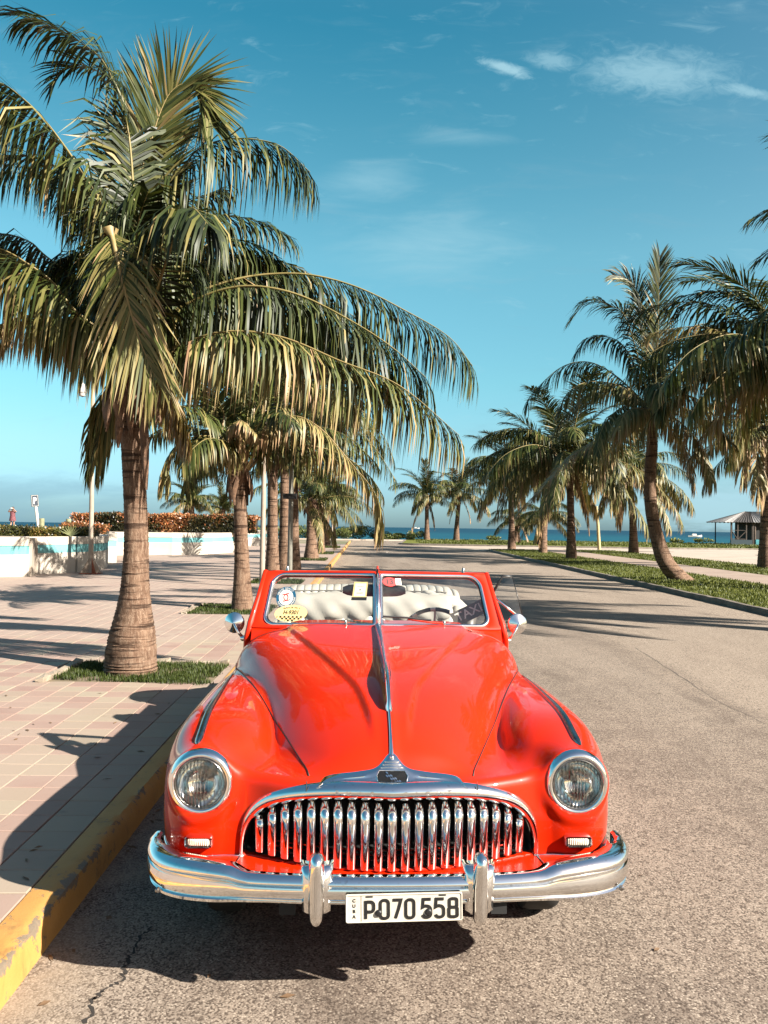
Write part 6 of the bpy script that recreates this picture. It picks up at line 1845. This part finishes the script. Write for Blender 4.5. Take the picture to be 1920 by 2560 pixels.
def wall():
    t = thing('plaza_wall', 'low curving white wall with a turquoise band along the plaza', 'wall', (0, 0, 0))
    top = 1.36
    def section(pts, z0=.12, lip=.02):
        P = [Vector((p[0], p[1])) for p in pts]; m = len(P); N_ = []
        for i in range(m):
            d = P[min(i + 1, m - 1)] - P[max(i - 1, 0)]; d.normalize(); N_.append(Vector((d.y, -d.x)))
        N_ = [n if n.y < 0 or n.x > 0.5 else n for n in N_]
        def strip(name, mat, z_a, z_b, off, thick):
            rows = [[(p.x + n.x * off, p.y + n.y * off, z_a), (p.x + n.x * off, p.y + n.y * off, z_b), (p.x - n.x * thick, p.y - n.y * thick, z_b), (p.x - n.x * thick, p.y - n.y * thick, z_a)] for p, n in zip(P, N_)]
            mb = MB(); mb.grid(rows, closed_v=True); mb.add(rows[0], [(0, 1, 2, 3)]); mb.add(rows[-1], [(0, 1, 2, 3)]); mb.build(name, mat, t, smooth=R(30))
        strip('wall_base', WHITEW, z0, .825, 0, .25); strip('turquoise_band', BLUEW, .825, 1.10, -.008, .25); strip('wall_top', WHITEW, 1.10, top, lip, .25)
    G = lambda x, y: tuple(ground(x, y, .15).xy)
    a0 = G(0, 1443); a1 = G(72, 1441.5)
    section([(a0[0] - 14, a0[1] - 3.2), (a0[0] - 6, a0[1] - .7), a0, a1])
    section([G(62, 1437), G(110, 1434.5), G(188, 1430)], lip=.012)
    section([G(193, 1429.7), G(230, 1426.5), G(258, 1422.5), G(268, 1418), G(270, 1411)], lip=.012)
    section([G(262, 1406.5), G(291, 1406.0)], lip=.012)
    section([G(286, 1388), G(330, 1387), G(367, 1387), G(430, 1387.5), G(500, 1386), G(560, 1382.5), G(596, 1379)], lip=.01)
    section([G(598, 1366), G(640, 1364), G(674, 1361.5)], lip=.01)
    # the raised ground behind
    poly = [(-90, 16), (a0[0] - 14, a0[1] - 3.0), (a0[0] - 6, a0[1] - .5), (a0[0], a0[1] + .2), (a1[0], a1[1] + .2), (G(80, 1437)[0], G(80, 1437)[1] + .2), G(190, 1424), G(262, 1404), G(289, 1400), G(293, 1386), G(430, 1385.5), G(560, 1380.5), G(598, 1364.5), G(672, 1360), (-12, 92), (-90, 92)]
    sheet('terrace', poly, 1.325, TERR, thick=1.2)
    mb = MB()
    return t
wall()
rg0 = np.random.default_rng(41)
def hedge(name, label, cat, x0, x1, Y, z0, z1, depth, n, size, mat, tfun, seed, bulge=.12):
    rg = np.random.default_rng(seed); a, b = at_y(x0, 1320, Y), at_y(x1, 1320, Y)
    X = rg.uniform(a.x, b.x, n); face = rg.random(n); y = np.where(face < .55, Y + rg.uniform(-.10, .15, n), Y + rg.uniform(0, depth, n))
    topw = z1 + bulge * np.sin(X * 1.7 + seed) * .4 + rg.normal(0, .05, n)
    z = np.where(face < .55, z0 + (topw - z0) * rg.random(n), topw - rg.uniform(0, .15, n))
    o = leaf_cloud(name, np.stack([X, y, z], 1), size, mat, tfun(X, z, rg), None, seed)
    tag(o, label, cat)
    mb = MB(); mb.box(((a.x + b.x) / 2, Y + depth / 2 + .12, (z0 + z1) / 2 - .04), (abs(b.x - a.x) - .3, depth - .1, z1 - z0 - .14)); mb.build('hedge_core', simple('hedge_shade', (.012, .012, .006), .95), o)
    return o
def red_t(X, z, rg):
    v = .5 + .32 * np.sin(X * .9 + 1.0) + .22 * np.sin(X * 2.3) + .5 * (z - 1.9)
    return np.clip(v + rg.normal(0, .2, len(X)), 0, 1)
hedge('red_hedge', 'clipped hedge with red and orange leaves behind the white wall', 'hedge', 176, 640, 51, 1.30, 2.36, 1.6, 15000, .16, HEDGEM, red_t, 5)
hedge('low_hedge', 'low green and yellow hedge on top of the wall at the left edge', 'hedge', -120, 236, 29.2, 1.30, 1.62, .9, 9000, .075, LOWM, lambda X, z, rg: np.clip(.45 + .25 * np.sin(X * 3) + rg.normal(0, .25, len(X)), 0, 1), 6, .05)
hedge('low_hedge', 'short bank of orange leaves below the red hedge, behind the flagpole', 'hedge', 150, 262, 38, 1.30, 1.72, 1.0, 3500, .11, HEDGEM, lambda X, z, rg: np.clip(.72 + rg.normal(0, .2, len(X)), 0, 1), 7, .1)
def bush(label, px, Y, z0, w, h, n, size, mat, ti, seed, group):
    rg = np.random.default_rng(seed); c = at_y(px, 1320, Y); P = []; T_ = []
    lobes = [(rg.uniform(-.65, .65), rg.uniform(-.3, .3), rg.uniform(.25, .7), rg.uniform(.3, .5)) for _ in range(7)]
    for k in range(n):
        lx, ly, lz, lr = lobes[rg.integers(7)]; d = rg.normal(0, 1, 3); d /= np.linalg.norm(d); q = lr * rg.uniform(.7, 1.05)
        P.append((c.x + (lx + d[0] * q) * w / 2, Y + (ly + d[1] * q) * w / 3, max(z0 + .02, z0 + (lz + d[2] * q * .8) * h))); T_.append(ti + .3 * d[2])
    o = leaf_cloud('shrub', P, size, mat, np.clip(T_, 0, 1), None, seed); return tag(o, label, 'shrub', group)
SG = 'wild shrubs along the shore'
for k, (px, w, h, n, lab) in enumerate(((660, 6, 1.9, 900, 'leftmost wild shrub by the shore, behind the left palm trunks'), (705, 5, 2.2, 900, 'tall wild shrub by the shore between the palm trunks'), (762, 6, 2.0, 900, 'wild shrub by the shore behind the low young palm'),
                                        (838, 4.5, 1.7, 800, 'wild shrub by the shore just right of the palm row'), (890, 5.0, 2.0, 900, 'largest wild shrub at the end of the road'), (944, 4.5, 1.2, 700, 'low wild shrub at the end of the road before the sea'),
                                        (993, 5.0, 1.0, 700, 'low wide shrub right of the road end'), (1040, 2.6, 1.3, 500, 'small round shrub left of the two slim palms'))):
    bush(lab, px, 114 + (k % 3) * 2, .0, w, h, n * 3, .22, SHRUBM, .5, 500 + k, SG)
for k, (px, lab) in enumerate(((1238, 'small shrub at the shore right of the two slim palms'), (1690, 'low tuft of shore grass left of the beach hut'), (1760, 'low tuft of shore grass in front of the hut porch'))):
    bush(lab, px, 119, .1, 3.0, .7, 300, .3, SHRUBM, .6, 520 + k, SG)
def fan_palm(label, px, Y, z, h, fl, n, seed):
    random.seed(seed); b = at_y(px, 1300, Y); t = thing('bushy_palm', label, 'palm', (b.x, Y, 1.325), 0, 'bushy low palms behind the hedge')
    trunk('trunk', t, [(0, 0, 0), (0, 0, h * .5), (0, 0, h)], [.25, .22, .2], seed=seed, ring=.12, n=9)
    for k in range(n): lib_frond(t, (0, 0, h), ('spear', 'up', 'up', 'mid', 'flat', 'mid', 'low')[k % 7], k * 2.4 + .2, fl * random.uniform(.8, 1.1))
fan_palm('wide bushy palm behind the red hedge, left of the second palm trunk', 478, 58, 0, 2.0, 2.2, 38, 3)
fan_palm('smaller bushy palm right beside the wide one behind the red hedge', 556, 60, 0, 1.7, 1.8, 28, 4)
# agave-like tuft on the low hedge
mb = MB(); c = at_y(178, 1340, 28.6)
for k in range(9):
    a = -1.1 + k * .28; L = .42; d = Vector((math.sin(a), -.2, math.cos(a))); s = Vector((math.cos(a), 0, -math.sin(a))) * .018
    mb.add([c - s, c + s, c + d * L * .5 + s, c + d * L * .5 - s, c + d * L], [(0, 1, 2, 3), (3, 2, 4)])
tag(mb.build('agave', simple('agave_green', (.30, .33, .16), .5)), 'small pale spiky agave in the low hedge by the flagpole', 'agave')

# ------------------------------------------------------------------ poles and sign
POLEW = m_concrete('pole_paint', (.33, .275, .225), (.42, .36, .30), 3.0, .2, (.25, .14, .08), .5)
POLEG = simple('grey_steel', (.17, .17, .15), .5, var=.2, scale=6)
RUST = simple('rusty_red', (.34, .10, .05), .8, var=.4, scale=12)
def pole(label, px, py, z0, Y, top_z, r_, mat, lean=0.0):
    b = at_y(px, py, Y) if Y else ground(px, py, z0); b.z = z0
    t = thing('lamp_pole' if False else 'street_pole', label, 'pole', b, 0, 'poles along the plaza')
    mb = MB(); mb.tube([(lean * z_ , 0, z_) for z_ in np.linspace(0, top_z - z0, 8)], [r_ * (1 - .35 * k / 7) for k in range(8)], 12); mb.build('shaft', mat, t, smooth=R(60))
    return t, b
t, b = pole('pale tapering pole with a dome camera, standing by the white wall', 227, 1434, .148, None, 7.2, .085, POLEW, -.010)
for k in range(4):
    a = PI / 4 + k * PI / 2
    mb = MB(); mb.prism([(.07, 0), (.36, 0), (.36, .03), (.08, .50), (.07, .50)], .012, Matrix.Rotation(a, 4, 'Z') @ Matrix.Rotation(R(90), 4, 'X')); mb.build('gusset', RUST if k % 2 else POLEW, t)
mb = MB(); mb.box((0, 0, .012), (.60, .60, .02)); mb.build('base_plate', RUST, t)
cz = at_y(206, 975, b.y); ca = at_y(228, 955, b.y)
mb = MB(); pts = [Vector((-.055, 0, ca.z - .6 - b.z)), Vector((-.06, 0, ca.z - b.z + .15)), Vector((-.16, 0, ca.z + .27 - b.z)), Vector((cz.x - b.x + .03, 0, ca.z + .22 - b.z)), Vector((cz.x - b.x, 0, cz.z + .22 - b.z))]
mb.tube(catmull(pts, 6), .022, 8); mb.build('camera_arm', POLEG, t, smooth=True)
mb = MB(); mb.lathe([(.03, .24), (.10, .18), (.155, .02), (.16, -.06), (.14, -.10), (.13, -.10), (.10, -.20), (.0, -.24)], 18, Matrix.Translation((cz.x - b.x, 0, cz.z - b.z))); mb.build('dome_camera', simple('camera_grey', (.55, .55, .55), .35), t, smooth=R(40))
pole('slender ribbed pole right behind the second palm trunk', 655, 1452, .148, 22.5, 6.2, .075, POLEW)
t, b = pole('grey steel pole with a small box, between the left palm trunks', 724, 1440, .148, 26.0, 6.0, .085, POLEG)
zb = at_y(724, 1241, 26.0).z - .148
mb = MB(); mb.box((-.02, -.10, zb), (.42, .16, .17)); mb.build('control_box', BLACKPL, t, bevel=.01)
pole('thin stake beside the low young palm at the kerb', 790, 1386, .148, 44, 3.4, .06, POLEW)
pole('thin stake near the farthest palm of the left row', 830, 1362, .148, 66, 3.6, .06, POLEW)
p = ground(1498, 1374, .12); t = thing('wooden_post', 'slender leaning yellow post on the right verge', 'post', p)
mb = MB(); h = 1.83 + (1326 - 1266) * p.y / FPX - .12; mb.tube([(0, 0, 0), (-.12, 0, h * .5), (-.28, 0, h)], [.16, .14, .12], 8); mb.build('shaft', simple('yellow_wood', (.50, .40, .20), .7, var=.2, scale=5), t, smooth=R(50))
# parking sign
Yp = 50.0; b = at_y(97, 1326, Yp); b.z = 1.325
t = thing('parking_sign', 'dark blue parking sign with a white P on a slightly leaning white post', 'sign', b)
W1 = simple('sign_white', (.75, .74, .70), .5); NAVY = simple('sign_navy', (.010, .022, .045), .5)
tp = at_y(87, 1252, Yp) - b
mb = MB(); mb.tube([(0, 0, 0), (tp.x * .8, 0, tp.z * .85)], .085, 10); mb.build('post', W1, t, smooth=R(60))
M = Matrix.Translation((tp.x, 0, tp.z)) @ Matrix.Rotation(R(-5), 4, 'Y') @ Matrix.Rotation(R(28), 4, 'Z')
mb = MB(); mb.box((0, 0, 0), (.40, .22, .70)); mb.v = [tuple(M @ Vector(v)) for v in mb.v]; mb.build('sign_box', NAVY, t)
M2 = M @ Matrix.Translation((0, -.113, 0)) @ Matrix.Rotation(R(90), 4, 'X')
mb = MB(); v, f = stroke([(-.17, -.32), (.17, -.32), (.17, .32), (-.17, .32)], .014, .006, True); mb.add([M2 @ Vector(q) for q in v], f); mb.build('sign_border', W1, t)
mb = MB()
for q, pts in enumerate(([(-.06, -.20), (-.06, .20)], [(-.04, .18), (.015, .18), (.06, .145), (.07, .09), (.06, .035), (.015, 0), (-.04, 0)])):
    v, f = stroke(pts, .052, .006 + .002 * q); mb.add([M2 @ Vector(p_) for p_ in v], f)
mb.build('sign_lettering', W1, t)
for px, top, lab in ((104, 1296, 'greenish round wooden bollard right of the parking sign'), (171, 1297, 'greenish round wooden bollard by the end of the red hedge')):
    b = at_y(px, 1322, 46); t = thing('bollard', lab, 'bollard', (b.x, 46, 1.325), 0, 'wooden bollards on the terrace')
    h = at_y(px, top, 46).z - 1.325
    mb = MB(); mb.lathe([(.14, 0), (.14, h - .03), (.125, h), (.0, h + .005)], 16); mb.build('post', simple('bollard_wood', (.20, .21, .12), .8, var=.2, scale=8), t, smooth=R(40))
# floor drain grille on the plaza
g0, g1 = ground(372, 1423, .156), ground(486, 1427, .156)
t = thing('drain_grate', 'long narrow drain grating across the plaza near the wall', 'drain', g0)
for k in range(28):
    p = (g1 - g0) * ((k + .5) / 28); mb = MB(); mb.box(p, (.05, .26, .012)); mb.build('grate_bar', POLEG, t)

# ------------------------------------------------------------------ beach hut
def hut():
    Y = 113.0; WOOD = simple('dark_planks', (.055, .042, .034), .85, var=.4, scale=3); TEAL = simple('teal_paint', (.03, .24, .30), .7, var=.2, scale=3); TIN = simple('tin_roof', (.24, .24, .245), .5, .3, var=.15, scale=2); TINR = simple('rusted_tin_roof', (.014, .010, .008), .85, var=.5, scale=2)
    PLANK = simple('grey_planks', (.20, .155, .13), .85, var=.3, scale=3)
    x = lambda px: at_y(px, 1340, Y).x; z = lambda py, px=1850: at_y(px, py, Y).z
    c = Vector((x(1855), Y, .12)); t = thing('beach_hut', 'wooden beach hut with a porch and a partly rusted hipped tin roof', 'hut', c)
    def bx(name, x0, x1, z0, z1, y0, y1, m):
        mb = MB(); mb.box(((x(x0) + x(x1)) / 2 - c.x, (y0 + y1) / 2, (z0 + z1) / 2 - c.z), (x(x1) - x(x0), y1 - y0, z1 - z0)); return mb.build(name, m, t)
    ez = z(1306); rz = z(1279); fl = .12
    # hipped roof with corrugations, the left slope rusted dark
    L, Rr = x(1787) - c.x, x(1975) - c.x; y0, y1 = -3.2, 3.2; rl, rr_ = x(1862) - c.x, x(1905) - c.x; e_, r_ = ez - c.z, rz - c.z
    def slope(name, a, b, p, q, n, mat):
        mb = MB(); rows = []
        for k in range(n * 4 + 1):
            u = k / (n * 4); bmp = .05 * math.cos(2 * PI * k / 4)
            lo = Vector(a).lerp(Vector(b), u); hi = Vector(p).lerp(Vector(q), u); rows.append([lo + Vector((0, 0, bmp)), hi + Vector((0, 0, bmp))])
        mb.grid(rows); o = mb.build(name, mat, t); m = o.modifiers.new('thick', 'SOLIDIFY'); m.thickness = .05
    mid = x(1862) - c.x
    slope('roof_slope', (x(1858) - c.x, y0, e_), (Rr, y0, e_), (rl + .7, 0, r_), (rr_, 0, r_), 16, TIN)
    slope('roof_slope_rusted', (x(1810) - c.x, y0 + .04, e_ + .01), (x(1858) - c.x, y0, e_), (rl, 0, r_ + .02), (rl + .7, 0, r_), 7, TINR)
    slope('roof_slope_left', (L, y1, e_), (L, y0, e_ - .02), (rl, 0, r_), (rl, 0, r_), 8, TIN)
    slope('roof_slope_porch', (L, y0, e_ - .02), (x(1810) - c.x, y0 + .04, e_), (rl - .02, 0, r_), (rl, 0, r_), 3, TIN)
    slope('roof_slope_back', (Rr, y1, e_), (L, y1, e_), (rr_, 0, r_), (rl, 0, r_), 18, TIN)
    for px in (1806, 1822, 1843): bx('porch_post', px - 1.3, px + 1.3, fl, ez, -2.9, -2.75, WOOD)
    for px in (1808, 1850): bx('porch_post', px - 1.0, px + 1.0, fl, ez, 2.6, 2.75, WOOD)
    bx('porch_rail', 1806, 1843, z(1326.5), z(1325.3), -2.88, -2.8, WOOD); bx('porch_rail', 1806, 1843, z(1348), z(1346.5), -2.88, -2.8, WOOD)
    for a, b_ in ((1807, 1821), (1843, 1823)):
        mb = MB(); mb.tube([(x(a) - c.x, -2.84, z(1327) - c.z), (x(b_) - c.x, -2.84, z(1347) - c.z)], .06, 6); mb.build('porch_brace', WOOD, t)
    bx('porch_skirt', 1805, 1857, fl, z(1349), -2.95, -2.86, simple('porch_skirt_blue', (.012, .035, .05), .8))
    bx('porch_floor', 1805, 1860, fl, fl + .12, -2.85, 2.8, WOOD)
    # walls
    for k in range(4): bx('wall_plank', 1857 + k * 2.2, 1857 + k * 2.2 + 2.1, fl, ez, -2.8 - .02 * (k % 2), -2.6, WOOD)
    bx('doorway', 1866, 1902, z(1348), ez, -2.4, -2.3, BLACK); bx('door_jamb', 1864.5, 1866.2, z(1348), ez - .6, -2.86, -2.5, PLANK)
    bx('counter_wall', 1866, 1903, fl, z(1348), -2.9, -2.5, TEAL); bx('hatch', 1887, 1894, fl, z(1353), -2.93, -2.88, simple('hatch_brown', (.20, .12, .08), .8))
    for k in range(9): bx('wall_plank', 1903 + k * 3.4, 1903 + k * 3.4 + 3.1, fl, ez, -2.85 - .03 * (k % 2), -2.6, PLANK)
    bx('back_wall', 1858, 1934, fl, ez, 2.5, 2.7, WOOD); bx('side_wall', 1857, 1859, fl, ez, -2.6, 2.5, WOOD)
hut()
# ------------------------------------------------------------------ boats
def boat(label, px, py, Y, L):
    c = at_y(px, py, Y); t = thing('boat', label, 'boat', (c.x, Y, -1.5), 0, 'small boats on the sea')
    mb = MB(); P = []
    for u in np.linspace(-1, 1, 9):
        w = L * .14 * (1 - max(0, u) ** 2.5); P.append([(u * L / 2, -w, L * .10 + .05 * L * max(0, u) ** 2), (u * L / 2, -w * .6, -.1), (u * L / 2, w * .6, -.1), (u * L / 2, w, L * .10 + .05 * L * max(0, u) ** 2)])
    mb.grid(P); mb.add(P[0], [(0, 1, 2, 3)]); mb.grid([[r_[0], r_[3]] for r_ in P]); mb.build('hull', W1, t)
    mb = MB(); mb.box((-.05 * L, 0, L * .16), (L * .28, L * .18, L * .12)); mb.build('cabin', W1, t, bevel=.05)
boat('small white motorboat on the sea, left of the beach hut', 1737, 1337.5, 520, 9)
boat('tiny white boat on the horizon above the two slim palms', 1040, 1317.5, 2600, 22)
# ------------------------------------------------------------------ person taking a photograph
def person():
    Y = 66.0; b = at_y(31, 1318, Y); b.z = 1.325
    t = thing('person', 'distant person in a patterned red dress raising a phone to take a picture', 'person', b, R(12))
    SKIN = simple('skin', (.36, .20, .145), .6); HAIR = simple('hair_brown', (.05, .028, .02), .7); 
    m, nt, bb, out = new_mat('patterned_dress'); tc = nt.node('ShaderNodeTexCoord').outputs['Object']
    nt.set(bb.inputs['Base Color'], nt.mix(nt.smooth(nt.noise(tc, 22, 3, .6), .47, .55), (.085, .014, .024), (.22, .075, .09))); bb.inputs['Roughness'].default_value = .8
    J = dict(pel=(0, 0, .88), chest=(0, .0, 1.22), neck=(0, 0, 1.40), head=(0, -.03, 1.55), htop=(0, -.02, 1.66),
             hl=(-.09, 0, .84), kl=(-.10, -.02, .46), al=(-.11, .0, .08), tl=(-.12, -.14, .03), hr=(.09, 0, .84), kr=(.10, -.01, .46), ar=(.10, .02, .08), tr=(.12, -.12, .03),
             sl=(-.17, 0, 1.33), el=(-.30, -.16, 1.30), wl=(-.13, -.30, 1.52), pl=(-.06, -.33, 1.57), sr=(.17, 0, 1.33), er=(.30, -.16, 1.30), wr=(.13, -.30, 1.53), pr=(.06, -.33, 1.58))
    E = [('pel', 'chest'), ('chest', 'neck'), ('neck', 'head'), ('head', 'htop'), ('pel', 'hl'), ('hl', 'kl'), ('kl', 'al'), ('al', 'tl'), ('pel', 'hr'), ('hr', 'kr'), ('kr', 'ar'), ('ar', 'tr'), ('chest', 'sl'), ('sl', 'el'), ('el', 'wl'), ('wl', 'pl'), ('chest', 'sr'), ('sr', 'er'), ('er', 'wr'), ('wr', 'pr')]
    rad = dict(pel=.15, chest=.14, neck=.055, head=.092, htop=.07, hl=.10, kl=.065, al=.045, tl=.035, hr=.10, kr=.065, ar=.045, tr=.035, sl=.07, el=.045, wl=.032, pl=.036, sr=.07, er=.045, wr=.032, pr=.036)
    # fingers wrapped round the phone: five short chains per hand
    for s, side in ((-1, 'l'), (1, 'r')):
        for k in range(5):
            n1, n2 = f'f{side}{k}a', f'f{side}{k}b'
            J[n1] = (s * (.065 - .004 * k), -.365, 1.60 - .022 * k) if k else (s * .05, -.36, 1.54)
            J[n2] = (s * (.035 - .003 * k), -.392, 1.605 - .022 * k) if k else (s * .03, -.375, 1.575)
            E += [('p' + side, n1), (n1, n2)]; rad[n1] = .010; rad[n2] = .008
    names = list(J); me = bpy.data.meshes.new('body'); me.from_pydata([J[n] for n in names], [(names.index(a), names.index(c_)) for a, c_ in E], [])
    o = bpy.data.objects.new('body', me); link(o, t); me.materials.append(SKIN)
    sk = o.modifiers.new('skin', 'SKIN'); sk.use_smooth_shade = True
    for i, n in enumerate(names): me.skin_vertices[0].data[i].radius = (rad[n], rad[n])
    me.skin_vertices[0].data[0].use_root = True
    sb = o.modifiers.new('sub', 'SUBSURF'); sb.levels = sb.render_levels = 1
    mb = MB(); P = []
    for z_, rx, ry in ((.58, .26, .20), (.72, .235, .185), (.90, .21, .165), (1.02, .185, .15), (1.20, .20, .155), (1.32, .20, .13), (1.37, .13, .10)):
        P.append([(rx * math.cos(a) * (1 + .03 * math.sin(6 * a)), ry * math.sin(a) * (1 + .03 * math.sin(6 * a)), z_) for a in np.linspace(0, 2 * PI, 24, endpoint=False)])
    mb.grid(P, closed_v=True); mb.build('dress', m, t, smooth=True)
    mb = MB(); mb.lathe([(.0, .135), (.06, .125), (.10, .08), (.112, .0), (.10, -.10), (.075, -.19)], 18, Matrix.Translation((0, .01, 1.58))); 
    mb.v = [v for v in mb.v]; mb.build('hair', HAIR, t, smooth=True)
    for s in (-1, 1):
        mb = MB(); mb.lathe([(0, .01), (.010, .006), (.012, 0)], 8, Matrix.Translation((s * .034, -.118, 1.565)) @ Matrix.Rotation(R(90), 4, 'X')); mb.build('eye', BLACKPL, t)
    mb = MB(); mb.tube([(-.025, -.12, 1.505), (0, -.127, 1.502), (.025, -.12, 1.505)], .006, 5); mb.build('mouth', simple('lips', (.3, .08, .07), .5), t)
    mb = MB(); mb.tube([(0, -.105, 1.57), (0, -.135, 1.535)], [.010, .016], 6); mb.build('nose', SKIN, t)
    ph = thing('phone', 'pale phone held up by the distant person in the red dress', 'phone', t.matrix_basis @ Vector((0, -.38, 1.585)), R(12))
    mb = MB(); mb.box((0, 0, 0), (.15, .012, .085)); mb.build('phone_body', W1, ph, bevel=.003)
person()

# ------------------------------------------------------------------ base colours of every non-metal surface scaled for exposure, warmed against the teal skylight
ALB = (0.66, 0.625, 0.585)
for m in bpy.data.materials:
    if not m.use_nodes: continue
    nt = m.node_tree; t = NT(nt)
    if m.name.startswith(('car_paint',)): continue
    for n in list(nt.nodes):
        sock = n.inputs.get('Base Color') if n.type == 'BSDF_PRINCIPLED' else n.inputs.get('Color') if n.type in ('BSDF_TRANSLUCENT', 'BSDF_DIFFUSE') else None
        if sock is None: continue
        if n.type == 'BSDF_PRINCIPLED' and n.inputs['Metallic'].default_value > .5: continue
        if sock.is_linked:
            src = sock.links[0].from_socket
            sock_new = t.mix(1.0, src, ALB, 'MULTIPLY'); nt.links.new(sock_new, sock)
        else:
            c = sock.default_value; sock.default_value = (c[0] * ALB[0], c[1] * ALB[1], c[2] * ALB[2], 1)
